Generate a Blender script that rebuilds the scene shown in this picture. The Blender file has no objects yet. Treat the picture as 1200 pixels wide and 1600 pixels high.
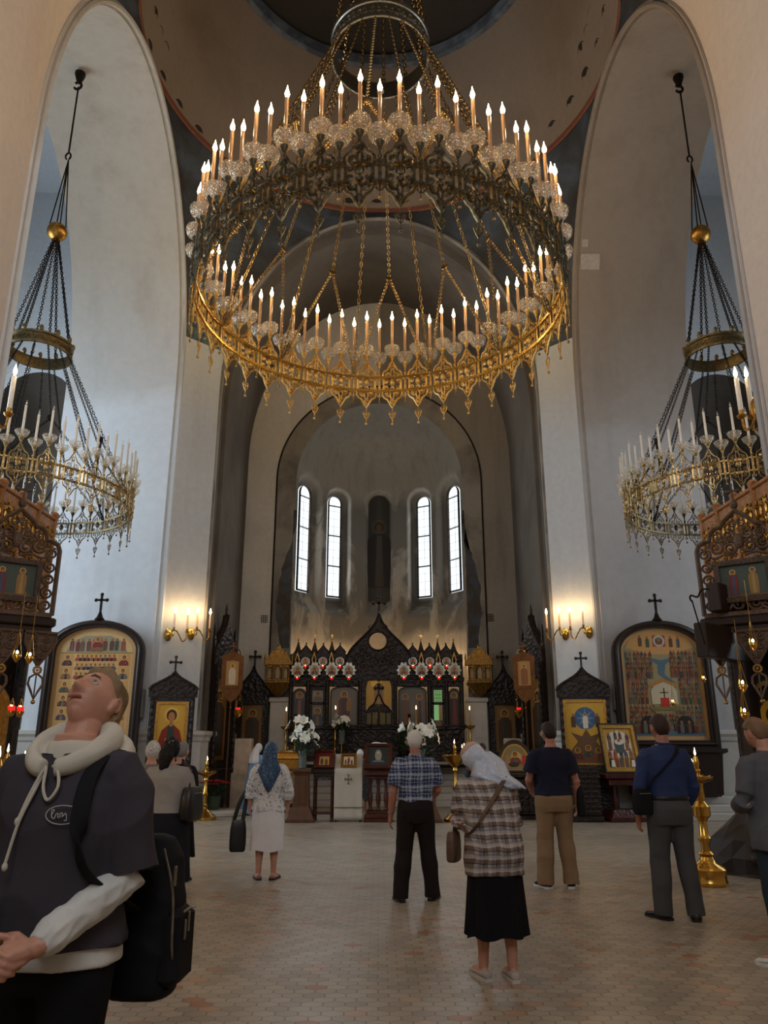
import bpy, math, random
import numpy as np
from mathutils import Matrix, Vector, Euler

random.seed(7)
RNG = np.random.default_rng(7)
PI = math.pi
SC = bpy.context.scene
COL = SC.collection

# ------------------------------------------------------------------ camera
FPX = 1200.0
PITCH = math.radians(17.05)
YAW = math.radians(-0.38)
CAMZ = 1.5
cam_d = bpy.data.cameras.new('camera')
cam_d.sensor_fit = 'VERTICAL'
cam_d.sensor_height = 36.0
cam_d.lens = 36.0 * FPX / 1600.0
cam_d.clip_end = 200
cam = bpy.data.objects.new('camera', cam_d)
cam.location = (0, 0, CAMZ)
cam.rotation_euler = (PI / 2 + PITCH, 0, YAW)
COL.objects.link(cam)
SC.camera = cam
CR = Euler((PI / 2 + PITCH, 0, YAW)).to_matrix()


def ray(u, v):
    return CR @ Vector(((u - 600) / FPX, (800 - v) / FPX, -1.0))


def at(u, v, Y):
    """point of the place seen at photo pixel (u, v), at distance Y along the nave"""
    d = ray(u, v)
    return Vector((0, 0, CAMZ)) + d * (Y / d.y)


def atx(u, v, X):
    d = ray(u, v)
    return Vector((0, 0, CAMZ)) + d * (X / d.x)


def ground(u, v, z=0.0):
    d = ray(u, v)
    return Vector((0, 0, CAMZ)) + d * ((z - CAMZ) / d.z)


# ------------------------------------------------------------------ materials
def lin(c):
    out = []
    for x in c[:3]:
        x = x / 255.0
        out.append(x / 12.92 if x <= 0.04045 else ((x + 0.055) / 1.055) ** 2.4)
    return (*out, 1.0)


class NT:
    def __init__(self, name):
        self.m = bpy.data.materials.new(name)
        self.m.use_nodes = True
        self.t = self.m.node_tree
        self.b = self.t.nodes['Principled BSDF']
        self.out = self.t.nodes['Material Output']

    def n(self, kind, **kw):
        nd = self.t.nodes.new(kind)
        for k, v in kw.items():
            setattr(nd, k, v)
        return nd

    def l(self, a, b):
        self.t.links.new(a, b)

    def setb(self, **kw):
        for k, v in kw.items():
            self.b.inputs[k.replace('_', ' ')].default_value = v

    def pos(self, scale=1.0, obj=False):
        if obj:
            tc = self.n('ShaderNodeTexCoord')
            src = tc.outputs['Object']
        else:
            g = self.n('ShaderNodeNewGeometry')
            src = g.outputs['Position']
        return src

    def noise(self, scale, detail=4, rough=0.55, vec=None, obj=False, stretch=None, dist=0.0):
        vec = vec or self.pos(obj=obj)
        if stretch:
            mp = self.n('ShaderNodeMapping')
            mp.inputs['Scale'].default_value = stretch
            self.l(vec, mp.inputs['Vector'])
            vec = mp.outputs['Vector']
        nz = self.n('ShaderNodeTexNoise')
        nz.inputs['Scale'].default_value = scale
        nz.inputs['Detail'].default_value = detail
        nz.inputs['Roughness'].default_value = rough
        nz.inputs['Distortion'].default_value = dist
        self.l(vec, nz.inputs['Vector'])
        return nz.outputs['Fac']

    def ramp(self, fac, stops):
        r = self.n('ShaderNodeValToRGB')
        el = r.color_ramp.elements
        while len(el) < len(stops):
            el.new(0.5)
        for e, (p, c) in zip(el, stops):
            e.position = p
            e.color = c if len(c) == 4 else (*c, 1)
        self.l(fac, r.inputs['Fac'])
        return r.outputs['Color']

    def mix(self, fac, a, b, mode='MIX'):
        m = self.n('ShaderNodeMix', data_type='RGBA', blend_type=mode)
        for sock, v in ((m.inputs[0], fac), (m.inputs[6], a), (m.inputs[7], b)):
            if hasattr(v, 'is_linked') or hasattr(v, 'links'):
                self.l(v, sock)
            else:
                sock.default_value = v
        return m.outputs[2]

    def math(self, op, a, b=None, c=None):
        m = self.n('ShaderNodeMath', operation=op)
        for i, v in enumerate((a, b, c)):
            if v is None:
                continue
            if hasattr(v, 'links'):
                self.l(v, m.inputs[i])
            else:
                m.inputs[i].default_value = v
        return m.outputs[0]

    def bump(self, h, strength=0.3, dist=0.02):
        b = self.n('ShaderNodeBump')
        b.inputs['Strength'].default_value = strength
        b.inputs['Distance'].default_value = dist
        self.l(h, b.inputs['Height'])
        self.l(b.outputs['Normal'], self.b.inputs['Normal'])


def simple(name, rgb, rough=0.5, metal=0.0, var=0.12, scale=12, bump=0.0, obj=True, spec=0.5, bscale=None, stretch=None, coat=0.0):
    t = NT(name)
    c = lin(rgb)
    f = t.noise(scale, obj=obj, stretch=stretch)
    a = tuple(x * (1 - var) for x in c[:3]) + (1,)
    b = tuple(min(1, x * (1 + var)) for x in c[:3]) + (1,)
    t.l(t.ramp(f, [(0.3, a), (0.7, b)]), t.b.inputs['Base Color'])
    t.setb(Roughness=rough, Metallic=metal)
    t.b.inputs['Specular IOR Level'].default_value = spec
    if coat:
        t.b.inputs['Coat Weight'].default_value = coat
    if bump:
        t.bump(t.noise(bscale or scale * 3, obj=obj, stretch=stretch), bump, 0.01)
    return t.m


def emit(name, rgb, strength):
    t = NT(name)
    e = t.n('ShaderNodeEmission')
    e.inputs['Color'].default_value = rgb if len(rgb) == 4 else (*rgb, 1)
    e.inputs['Strength'].default_value = strength
    t.l(e.outputs[0], t.out.inputs['Surface'])
    return t.m


def vcol(name, rough=0.45, metal=0.0, spec=0.4, grain=0.12, scale=60):
    """painted surface: colours from the mesh's own paint, lightly mottled"""
    t = NT(name)
    a = t.n('ShaderNodeVertexColor', layer_name='paint')
    f = t.noise(scale, obj=True)
    r = t.ramp(f, [(0.3, (1 - grain,) * 3), (0.7, (1 + grain,) * 3)])
    t.l(t.mix(1.0, a.outputs['Color'], r, 'MULTIPLY'), t.b.inputs['Base Color'])
    t.setb(Roughness=rough, Metallic=metal)
    t.b.inputs['Specular IOR Level'].default_value = spec
    return t.m


# ------------------------------------------------------------------ mesh building
class MB:
    def __init__(self):
        self.v = []
        self.f = []
        self.mi = []
        self.c = []
        self.nv = 0
        self.M = None
        self.mat = 0
        self.paint = None

    def add(self, verts, faces):
        verts = np.asarray(verts, float).reshape(-1, 3)
        if self.M is not None:
            m = np.array(self.M)
            verts = verts @ m[:3, :3].T + m[:3, 3]
        o = self.nv
        self.v.append(verts)
        self.nv += len(verts)
        for f in faces:
            self.f.append([i + o for i in f])
        self.mi += [self.mat] * len(faces)
        self.c += [self.paint] * len(faces)
        return self

    def merge(self, other, M=None):
        for arr in other.v:
            pass
        vv = np.concatenate(other.v) if other.v else np.zeros((0, 3))
        if M is not None:
            m = np.array(M)
            vv = vv @ m[:3, :3].T + m[:3, 3]
        o = self.nv
        self.v.append(vv)
        self.nv += len(vv)
        self.f += [[i + o for i in f] for f in other.f]
        self.mi += other.mi
        self.c += other.c
        return self

    def box(self, x0, x1, y0, y1, z0, z1):
        v = [(x, y, z) for z in (z0, z1) for y in (y0, y1) for x in (x0, x1)]
        return self.add(v, [(0, 2, 3, 1), (4, 5, 7, 6), (0, 1, 5, 4), (2, 6, 7, 3), (0, 4, 6, 2), (1, 3, 7, 5)])

    def cbox(self, cx, cy, cz, sx, sy, sz):
        return self.box(cx - sx / 2, cx + sx / 2, cy - sy / 2, cy + sy / 2, cz - sz / 2, cz + sz / 2)

    def bbox(self, x0, x1, y0, y1, z0, z1, b=0.01):
        """box with chamfered edges along its vertical and horizontal rims"""
        b = min(b, (x1 - x0) * .45, (y1 - y0) * .45, (z1 - z0) * .45)
        rings = []
        for z, i in ((z0, b), (z0 + b, 0), (z1 - b, 0), (z1, b)):
            xa, xb, ya, yb = x0 + i, x1 - i, y0 + i, y1 - i
            k = b if i == 0 else b * .6
            rings.append([(xa + k, ya, z), (xb - k, ya, z), (xb, ya + k, z), (xb, yb - k, z), (xb - k, yb, z), (xa + k, yb, z), (xa, yb - k, z), (xa, ya + k, z)])
        return self.rings(rings, closed=True, caps=True)

    def rings(self, rings, closed=True, caps=True):
        n = len(rings[0])
        v = [p for r in rings for p in r]
        f = []
        for i in range(len(rings) - 1):
            for j in range(n if closed else n - 1):
                k = (j + 1) % n
                f.append((i * n + j, i * n + k, (i + 1) * n + k, (i + 1) * n + j))
        if caps:
            f.append(tuple(range(n - 1, -1, -1)))
            o = (len(rings) - 1) * n
            f.append(tuple(o + j for j in range(n)))
        return self.add(v, f)

    def lathe(self, prof, seg=16, at=(0, 0, 0), caps=True, a0=0, facet=None):
        rings = []
        for i, (r, z) in enumerate(prof):
            ring = []
            for j in range(seg):
                a = a0 + 2 * PI * j / seg
                rr = r * (facet(i, j) if facet else 1)
                ring.append((at[0] + rr * math.cos(a), at[1] + rr * math.sin(a), at[2] + z))
            rings.append(ring)
        return self.rings(rings, True, caps)

    def tube(self, path, r, sides=6, closed=False, caps=True, flat=1.0, up=None):
        P = np.asarray(path, float)
        n = len(P)
        rr = np.broadcast_to(np.asarray(r, float), (n,))
        if closed:
            T = np.roll(P, -1, 0) - np.roll(P, 1, 0)
        else:
            T = np.gradient(P, axis=0)
        T /= np.maximum(np.linalg.norm(T, axis=1, keepdims=True), 1e-9)
        ref = np.array(up if up is not None else (0, 0, 1.0))
        if up is None and abs(T[:, 2]).mean() > 0.8:
            ref = np.array((1.0, 0, 0))
        if up is None and abs(T[:, 1]).max() < 1e-6 and abs(P[:, 1] - P[0, 1]).max() < 1e-6:
            ref = np.array((0, 1.0, 0))
        A = np.cross(T, ref)
        A /= np.maximum(np.linalg.norm(A, axis=1, keepdims=True), 1e-9)
        B = np.cross(A, T)
        rings = []
        for i in range(n):
            ring = []
            for j in range(sides):
                a = 2 * PI * (j + .5) / sides
                ring.append(P[i] + rr[i] * (math.cos(a) * A[i] + flat * math.sin(a) * B[i]))
            rings.append(ring)
        if closed:
            rings.append(rings[0])
        return self.rings(rings, True, caps and not closed)

    def prism(self, outline, y0, y1, plane='xz', hole=None):
        """flat outline (x, z) pushed from y0 to y1"""
        n = len(outline)
        v = [(x, y0, z) for x, z in outline] + [(x, y1, z) for x, z in outline]
        f = [(j, (j + 1) % n, n + (j + 1) % n, n + j) for j in range(n)]
        f += [tuple(range(n - 1, -1, -1)), tuple(range(n, 2 * n))]
        return self.add(v, f)

    def frame(self, outer, inner, y0, y1):
        """ring between two outlines with equal counts, in the xz plane"""
        n = len(outer)
        v = [(x, y0, z) for x, z in outer] + [(x, y0, z) for x, z in inner] + [(x, y1, z) for x, z in outer] + [(x, y1, z) for x, z in inner]
        f = []
        for j in range(n):
            k = (j + 1) % n
            f += [(j, k, n + k, n + j), (2 * n + j, 3 * n + j, 3 * n + k, 2 * n + k), (j, 2 * n + j, 2 * n + k, k), (n + j, n + k, 3 * n + k, 3 * n + j)]
        return self.add(v, f)

    def poly(self, pts):
        return self.add(pts, [tuple(range(len(pts)))])

    def ell(self, c, r, seg=16, ring=10, R=None):
        rings = []
        for i in range(ring + 1):
            t = PI * i / ring
            s = max(math.sin(t), 1e-3)
            rings.append([(r[0] * s * math.cos(2 * PI * j / seg), r[1] * s * math.sin(2 * PI * j / seg), -r[2] * math.cos(t)) for j in range(seg)])
        a = np.array(rings).reshape(-1, 3)
        if R is not None:
            a = a @ np.array(R)[:3, :3].T
        a = a + np.array(c)
        rr = a.reshape(ring + 1, seg, 3)
        return self.rings([list(map(tuple, x)) for x in rr], True, True)

    def mesh(self, name, mats, smooth=True):
        me = bpy.data.meshes.new(name)
        vv = np.concatenate(self.v)
        me.from_pydata(vv.tolist(), [], self.f)
        if not isinstance(mats, (list, tuple)):
            mats = [mats]
        for m in mats:
            me.materials.append(m)
        if len(mats) > 1:
            me.polygons.foreach_set('material_index', self.mi)
        if any(c is not None for c in self.c):
            at_ = me.color_attributes.new('paint', 'FLOAT_COLOR', 'CORNER')
            buf = []
            for f, c in zip(self.f, self.c):
                c = c or (0.5, 0.5, 0.5, 1)
                buf += list(c) * len(f)
            at_.data.foreach_set('color', buf)
        if smooth:
            me.polygons.foreach_set('use_smooth', [True] * len(self.f))
            try:
                me.set_sharp_from_angle(angle=math.radians(38 if smooth is True else smooth))
            except Exception:
                pass
        me.update()
        return me

    def obj(self, name, mats, parent=None, smooth=True):
        o = bpy.data.objects.new(name, self.mesh(name, mats, smooth))
        COL.objects.link(o)
        if parent is not None:
            o.parent = parent
        return o


def tag(o, label=None, cat=None, group=None, kind=None):
    if label:
        o['label'] = label
    if cat:
        o['category'] = cat
    if group:
        o['group'] = group
    if kind:
        o['kind'] = kind
    return o


def thing(name, label, cat, loc=(0, 0, 0), rz=0.0, group=None, rot=None, scale=1.0):
    o = bpy.data.objects.new(name, None)
    o.empty_display_size = 0.1
    COL.objects.link(o)
    o.location = loc
    o.rotation_euler = rot or (0, 0, rz)
    o.scale = (scale,) * 3
    return tag(o, label, cat, group)


def dup(o, parent=None, label=None, loc=None, rz=None):
    c = o.copy()
    COL.objects.link(c)
    c.parent = parent
    for ch in list(o.children):
        dup(ch, c)
    if label:
        c['label'] = label
    if loc is not None:
        c.location = loc
    if rz is not None:
        c.rotation_euler = (0, 0, rz)
    return c


def inst(o, parent, M):
    """a copy of one part with its sub-parts, placed under parent"""
    c = o.copy()
    COL.objects.link(c)
    c.parent = parent
    c.matrix_local = M
    for ch in list(o.children):
        dup(ch, c)
    return c


def struct(o):
    return tag(o, kind='structure')


def rotz(a):
    return Matrix.Rotation(a, 4, 'Z')


def T(x, y, z):
    return Matrix.Translation((x, y, z))


def smooth01(x):
    x = np.clip(x, 0, 1)
    return x * x * (3 - 2 * x)


def spiral(cx, cz, r0, turns, a0, n=16, inward=0.15, y=0.0, hand=1):
    out = []
    for i in range(n):
        t = i / (n - 1)
        r = r0 * (1 - t * (1 - inward))
        a = a0 + hand * turns * 2 * PI * t
        out.append((cx + r * math.cos(a), y, cz + r * math.sin(a)))
    return out


def bez(pts, n=10):
    """smooth polyline through the given points (Catmull-Rom)"""
    P = [np.array(p, float) for p in pts]
    P = [2 * P[0] - P[1]] + P + [2 * P[-1] - P[-2]]
    out = []
    for i in range(1, len(P) - 2):
        for k in range(n):
            t = k / n
            p0, p1, p2, p3 = P[i - 1:i + 3]
            out.append(.5 * (2 * p1 + (p2 - p0) * t + (2 * p0 - 5 * p1 + 4 * p2 - p3) * t * t + (3 * p1 - p0 - 3 * p2 + p3) * t ** 3))
    out.append(P[-2])
    return out


def point_light(name, loc, power, color, radius=0.05, parent=None):
    d = bpy.data.lights.new(name, 'POINT')
    d.energy = power
    d.color = color
    d.shadow_soft_size = radius
    o = bpy.data.objects.new(name, d)
    o.location = loc
    COL.objects.link(o)
    if parent:
        o.parent = parent
    return o


def area_light(name, loc, rot, sx, sy, power, color):
    d = bpy.data.lights.new(name, 'AREA')
    d.shape = 'RECTANGLE'
    d.size, d.size_y = sx, sy
    d.energy = power
    d.color = color
    o = bpy.data.objects.new(name, d)
    o.location = loc
    o.rotation_euler = rot
    COL.objects.link(o)
    return o
# ------------------------------------------------------------------ shared materials
MAT = {}


def plaster(name, rgb, stain=(150, 140, 128), amount=0.35, scale=0.5, streak=0.0, rough=0.85, lo=0.5, hi=0.8):
    t = NT(name)
    c = lin(rgb)
    f = t.noise(scale, 6, 0.6, dist=0.4)
    f2 = t.noise(7, 4, 0.6)
    base = t.ramp(f2, [(0.3, tuple(x * .94 for x in c[:3])), (0.7, tuple(min(1, x * 1.04) for x in c[:3]))])
    s = t.ramp(f, [(lo, (0, 0, 0)), (hi, (amount,) * 3)])
    col = t.mix(s, base, lin(stain))
    if streak:
        f3 = t.noise(1.6, 5, 0.6, stretch=(1, 1, 0.12))
        s3 = t.ramp(f3, [(0.52, (0, 0, 0)), (0.72, (streak,) * 3)])
        col = t.mix(s3, col, lin(tuple(x * .8 for x in stain)))
    t.l(col, t.b.inputs['Base Color'])
    t.setb(Roughness=rough)
    t.b.inputs['Specular IOR Level'].default_value = 0.2
    t.bump(t.noise(14, 5, 0.6), 0.12, 0.02)
    return t.m


def apse_plaster(name, top, lowc, stain):
    t = NT(name)
    f = t.noise(0.9, 6, 0.62, stretch=(1, 1, 0.45), dist=0.8)
    s = t.ramp(f, [(0.4, (0, 0, 0)), (0.5, (.8,) * 3)])
    f3 = t.noise(3.2, 5, 0.6, stretch=(1, 1, 0.1))
    s3 = t.ramp(f3, [(0.5, (0, 0, 0)), (0.7, (.6,) * 3)])
    g = t.n('ShaderNodeNewGeometry')
    sp = t.n('ShaderNodeSeparateXYZ')
    t.l(g.outputs['Position'], sp.inputs[0])
    # the old paint has come off in the window zone only
    zz = t.math('ADD', sp.outputs['Z'], t.math('MULTIPLY', t.noise(0.8, 4), 1.6))
    zone = t.ramp(t.math('DIVIDE', zz, 16.0), [(0.36, (0, 0, 0)), (0.385, (1, 1, 1)), (0.66, (1, 1, 1)), (0.72, (0, 0, 0))])
    base = t.ramp(t.noise(6, 5), [(0.3, tuple(x * .92 for x in lin(top)[:3])), (0.7, lin(top))])
    col = t.mix(t.math('MULTIPLY', s, zone), base, lin(stain))
    col = t.mix(t.math('MULTIPLY', s3, 0.55), col, lin(lowc))
    t.l(col, t.b.inputs['Base Color'])
    t.setb(Roughness=0.9)
    t.b.inputs['Specular IOR Level'].default_value = 0.15
    t.bump(t.noise(12, 5, 0.6), 0.15, 0.02)
    return t.m


def hex_floor():
    t = NT('hexagonal_floor_tiles')
    g = t.n('ShaderNodeNewGeometry')
    mp = t.n('ShaderNodeMapping')
    S = 1 / 0.135
    mp.inputs['Scale'].default_value = (S, S * 1.35, 0)
    mp.inputs['Location'].default_value = (1000, 1000 * 1.7320508, 0)
    t.l(g.outputs['Position'], mp.inputs['Vector'])
    p = mp.outputs['Vector']
    r = (1.0, 1.7320508, 1.0)
    h = (0.5, 0.8660254, 0.0)

    def vm(op, a, b=None):
        m = t.n('ShaderNodeVectorMath', operation=op)
        for i, v in enumerate((a, b)):
            if v is None:
                continue
            if hasattr(v, 'links'):
                t.l(v, m.inputs[i])
            else:
                m.inputs[i].default_value = v
        return m
    a = vm('SUBTRACT', vm('MODULO', p, r).outputs[0], h).outputs[0]
    b = vm('SUBTRACT', vm('MODULO', vm('SUBTRACT', p, h).outputs[0], r).outputs[0], h).outputs[0]
    la = vm('DOT_PRODUCT', a, a).outputs['Value']
    lb = vm('DOT_PRODUCT', b, b).outputs['Value']
    lt = t.math('LESS_THAN', la, lb)
    mx = t.n('ShaderNodeMix', data_type='VECTOR')
    t.l(lt, mx.inputs[0])
    t.l(b, mx.inputs[4])
    t.l(a, mx.inputs[5])
    gv = mx.outputs[1]
    ab = vm('ABSOLUTE', gv).outputs[0]
    d1 = vm('DOT_PRODUCT', ab, (0.5, 0.8660254, 0)).outputs['Value']
    sx = t.n('ShaderNodeSeparateXYZ')
    t.l(ab, sx.inputs[0])
    hd = t.math('MAXIMUM', d1, sx.outputs['X'])
    grout = t.ramp(hd, [(0.455, (0, 0, 0)), (0.485, (1, 1, 1))])
    idv = vm('SUBTRACT', p, gv).outputs[0]
    idr = vm('FLOOR', vm('MULTIPLY', idv, (4, 4, 0)).outputs[0]).outputs[0]
    wn = t.n('ShaderNodeTexWhiteNoise', noise_dimensions='2D')
    t.l(idr, wn.inputs['Vector'])
    tile = t.ramp(wn.outputs['Value'], [(0.0, lin((150, 138, 122))), (0.45, lin((163, 152, 136))), (0.9, lin((172, 160, 142))), (0.955, lin((178, 150, 126))), (1.0, lin((160, 112, 86)))])
    wear = t.ramp(t.noise(0.35, 5), [(0.35, (0.86, 0.86, 0.86)), (0.7, (1.06, 1.05, 1.03))])
    col = t.mix(1.0, tile, wear, 'MULTIPLY')
    col = t.mix(t.math('MULTIPLY', grout, 0.75), col, lin((92, 80, 70)))
    t.l(col, t.b.inputs['Base Color'])
    rr = t.ramp(t.noise(1.2, 5), [(0.3, (.3,) * 3), (0.7, (.46,) * 3)])
    t.l(rr, t.b.inputs['Roughness'])
    t.b.inputs['Specular IOR Level'].default_value = 0.42
    inv = t.math('SUBTRACT', 1.0, grout)
    t.bump(t.math('ADD', inv, t.math('MULTIPLY', t.noise(3.0, 3), .6)), 0.16, 0.006)
    return t.m


def metal(name, rgb, rough=0.35, dark=0.5, scale=9, met=1.0):
    t = NT(name)
    c = lin(rgb)
    f = t.noise(scale, 6, 0.65, obj=True)
    t.l(t.ramp(f, [(0.35, tuple(x * dark for x in c[:3])), (0.65, c)]), t.b.inputs['Base Color'])
    t.l(t.ramp(f, [(0.3, (rough * 1.3,) * 3), (0.7, (rough * .8,) * 3)]), t.b.inputs['Roughness'])
    t.setb(Metallic=met)
    return t.m


def wood(name, rgb, rough=0.4, carve=0.0, scale=6, cscale=16):
    t = NT(name)
    c = lin(rgb)
    f = t.noise(scale, 6, 0.6, obj=True, stretch=(1, 1, 0.15), dist=0.6)
    t.l(t.ramp(f, [(0.3, tuple(x * .65 for x in c[:3])), (0.7, tuple(x * 1.2 for x in c[:3]))]), t.b.inputs['Base Color'])
    t.setb(Roughness=rough)
    t.b.inputs['Specular IOR Level'].default_value = 0.35
    if carve:
        v = t.n('ShaderNodeTexVoronoi', feature='SMOOTH_F1')
        v.inputs['Scale'].default_value = cscale
        t.l(t.pos(obj=True), v.inputs['Vector'])
        t.bump(v.outputs['Distance'], carve, 0.03)
    return t.m


def arm_plaster(name, low, up, zb):
    """newer white below a wavy joint, older coat above it, duller upwards"""
    t = NT(name)
    g = t.n('ShaderNodeNewGeometry')
    sp = t.n('ShaderNodeSeparateXYZ')
    t.l(g.outputs['Position'], sp.inputs[0])
    zz = t.math('ADD', sp.outputs['Z'], t.math('MULTIPLY', t.noise(.5, 3), 1.2))
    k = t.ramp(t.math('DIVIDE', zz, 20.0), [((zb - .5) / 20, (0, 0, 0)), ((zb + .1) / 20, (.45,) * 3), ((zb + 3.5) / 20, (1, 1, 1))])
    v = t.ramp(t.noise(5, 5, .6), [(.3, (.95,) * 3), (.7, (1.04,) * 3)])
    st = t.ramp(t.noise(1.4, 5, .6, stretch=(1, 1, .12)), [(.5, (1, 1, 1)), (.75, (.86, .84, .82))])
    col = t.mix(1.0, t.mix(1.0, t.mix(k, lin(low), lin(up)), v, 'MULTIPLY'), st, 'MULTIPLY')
    t.l(col, t.b.inputs['Base Color'])
    t.setb(Roughness=.9)
    t.b.inputs['Specular IOR Level'].default_value = .15
    t.bump(t.noise(14, 5, .6), .12, .02)
    return t.m


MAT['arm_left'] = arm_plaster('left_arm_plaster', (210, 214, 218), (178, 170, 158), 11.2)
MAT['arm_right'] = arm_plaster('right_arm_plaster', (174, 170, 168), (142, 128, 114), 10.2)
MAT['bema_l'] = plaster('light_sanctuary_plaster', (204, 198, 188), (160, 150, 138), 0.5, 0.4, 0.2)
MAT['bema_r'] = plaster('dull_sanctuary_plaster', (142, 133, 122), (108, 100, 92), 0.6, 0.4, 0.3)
MAT['white'] = plaster('white_wall_plaster', (200, 203, 206), (196, 190, 180), 0.4, 0.45, 0.18)
MAT['white_r'] = plaster('weathered_wall_plaster', (214, 208, 198), (168, 156, 142), 0.5, 0.3, 0.25)
MAT['cream'] = plaster('cream_wall_plaster', (214, 198, 184), (206, 190, 168), 0.5, 0.5, 0.2)
MAT['grey'] = plaster('grey_bare_plaster', (150, 143, 132), (104, 97, 90), 0.8, 0.7, 0.3, lo=.42, hi=.62)
MAT['bema'] = plaster('sanctuary_wall_plaster', (190, 185, 176), (128, 120, 110), 0.7, 0.35, 0.3, lo=.45, hi=.7)
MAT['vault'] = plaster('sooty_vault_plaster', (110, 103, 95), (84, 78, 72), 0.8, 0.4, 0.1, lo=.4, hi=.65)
MAT['apse'] = apse_plaster('peeling_apse_plaster', (140, 133, 122), (98, 88, 76), (80, 77, 72))
MAT['tamb'] = plaster('brown_vault_plaster', (150, 131, 112), (110, 92, 76), 0.6, 0.35, 0.1)
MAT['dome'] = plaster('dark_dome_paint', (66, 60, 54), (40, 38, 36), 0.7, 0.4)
MAT['rim'] = plaster('blue_grey_rim_paint', (120, 128, 136), (70, 74, 80), 0.8, 1.6, lo=.4, hi=.6)
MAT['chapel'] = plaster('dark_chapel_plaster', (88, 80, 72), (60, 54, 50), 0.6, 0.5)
MAT['marble'] = simple('white_marble', (188, 183, 175), 0.35, var=0.1, scale=3, obj=False)
MAT['floor'] = hex_floor()
MAT['iron'] = metal('dark_iron', (52, 46, 40), 0.5, 0.6)
MAT['bronze'] = metal('aged_bronze', (196, 156, 90), 0.36, 0.45, 14)
MAT['brass'] = metal('polished_brass', (214, 168, 82), 0.22, 0.75)
MAT['gilt'] = metal('old_gilding', (196, 146, 70), 0.35, 0.5, 20)
MAT['silver'] = metal('tarnished_silver', (176, 172, 158), 0.35, 0.55, 22)
MAT['dwood'] = wood('black_carved_wood', (38, 28, 22), 0.42, 0.5)
MAT['dwood_s'] = wood('dark_stained_wood', (44, 31, 23), 0.38)
MAT['mwood'] = wood('brown_wood', (92, 60, 38), 0.4)
MAT['rwood'] = wood('mahogany_wood', (74, 34, 24), 0.35, 0.3, cscale=22)
MAT['cwood'] = wood('brown_carved_wood', (98, 78, 62), 0.5, 0.35, cscale=30)
MAT['gwood'] = wood('golden_carved_wood', (170, 112, 58), 0.42, 0.5, cscale=26)
MAT['paint'] = vcol('icon_paint', 0.4)
MAT['paint_gold'] = vcol('icon_gold_ground', 0.32, 0.35)

MAT['flame'] = emit('flame_light', (1.0, 0.72, 0.36), 34)
MAT['flame_s'] = emit('wax_candle_flame', (1.0, 0.62, 0.26), 22)
MAT['flame_r'] = emit('red_votive_glow', (1.0, 0.06, 0.04), 3.0)

# pendentive fresco: dark slate with brownish painted ground low down
def fresco(name):
    t = NT(name)
    f = t.noise(0.55, 6, 0.6, dist=1.2)
    f2 = t.noise(2.4, 6, 0.65, dist=1.0)
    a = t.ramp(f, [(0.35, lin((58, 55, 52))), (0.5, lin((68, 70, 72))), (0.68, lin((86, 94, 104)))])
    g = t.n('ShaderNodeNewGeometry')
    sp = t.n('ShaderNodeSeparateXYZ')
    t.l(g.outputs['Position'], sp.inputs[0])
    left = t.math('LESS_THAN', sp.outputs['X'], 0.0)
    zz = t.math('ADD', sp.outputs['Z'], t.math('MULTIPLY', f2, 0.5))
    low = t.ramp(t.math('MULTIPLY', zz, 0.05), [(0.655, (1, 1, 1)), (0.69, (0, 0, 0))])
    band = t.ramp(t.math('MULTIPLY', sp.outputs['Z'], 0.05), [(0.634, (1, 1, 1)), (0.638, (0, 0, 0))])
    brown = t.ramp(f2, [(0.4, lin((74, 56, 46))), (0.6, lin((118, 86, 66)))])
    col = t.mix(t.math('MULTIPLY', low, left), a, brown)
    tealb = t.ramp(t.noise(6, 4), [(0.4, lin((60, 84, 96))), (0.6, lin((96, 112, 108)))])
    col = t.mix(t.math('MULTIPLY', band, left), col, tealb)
    t.l(col, t.b.inputs['Base Color'])
    t.setb(Roughness=0.75)
    t.b.inputs['Specular IOR Level'].default_value = 0.2
    t.bump(t.noise(10, 4), 0.1, 0.02)
    return t.m


MAT['fresco'] = fresco('faded_fresco')
MAT['redline'] = simple('red_ochre_paint', (128, 74, 50), 0.8, obj=False)

# ------------------------------------------------------------------ plan of the place
YC = 14.2       # middle of the crossing
A = 5.3         # its half width
B = 4.38        # half width of the arches
ZS, RISE = 10.8, 5.9
ZP = 12.2       # foot of the frescoed pendentives
ZR, RR = 17.1, 5.45


def arch_z(t, b=B, zs=ZS, rise=RISE):
    q = max(0.0, 1 - (t / b) ** 2)
    return zs + rise * math.sqrt(q)


def arch_profile(b=B, zs=ZS, rise=RISE, n=40, z0=0.0):
    """(offset, z) from one foot over the crown to the other"""
    pts = [(b, z0)] + [(b, z0 + (zs - z0) * k / 6) for k in range(1, 6)]
    pts += [(b * math.cos(PI * k / n), zs + rise * math.sin(PI * k / n)) for k in range(n + 1)]
    pts += [(-b, z0 + (zs - z0) * k / 6) for k in range(5, -1, -1)]
    return pts


m = MB()
m.box(-16, 16, -6, 31, -0.3, 0)
struct(m.obj('floor', MAT['floor'], smooth=False))


def plan_point(phi):
    """where a line from the middle of the crossing meets its plan, and the foot height of the wall above it"""
    c, s = math.cos(phi), math.sin(phi)
    rot = round(phi / (PI / 2)) % 4
    d = A / max(abs(c), abs(s))
    x, y = d * c, d * s
    if min(abs(x), abs(y)) > B:
        # cut corner
        k = (A + B) / (abs(c) + abs(s))
        return k * c, k * s, 0.0
    off = y if abs(x) > abs(y) else x
    return x, y, arch_z(off)


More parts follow.
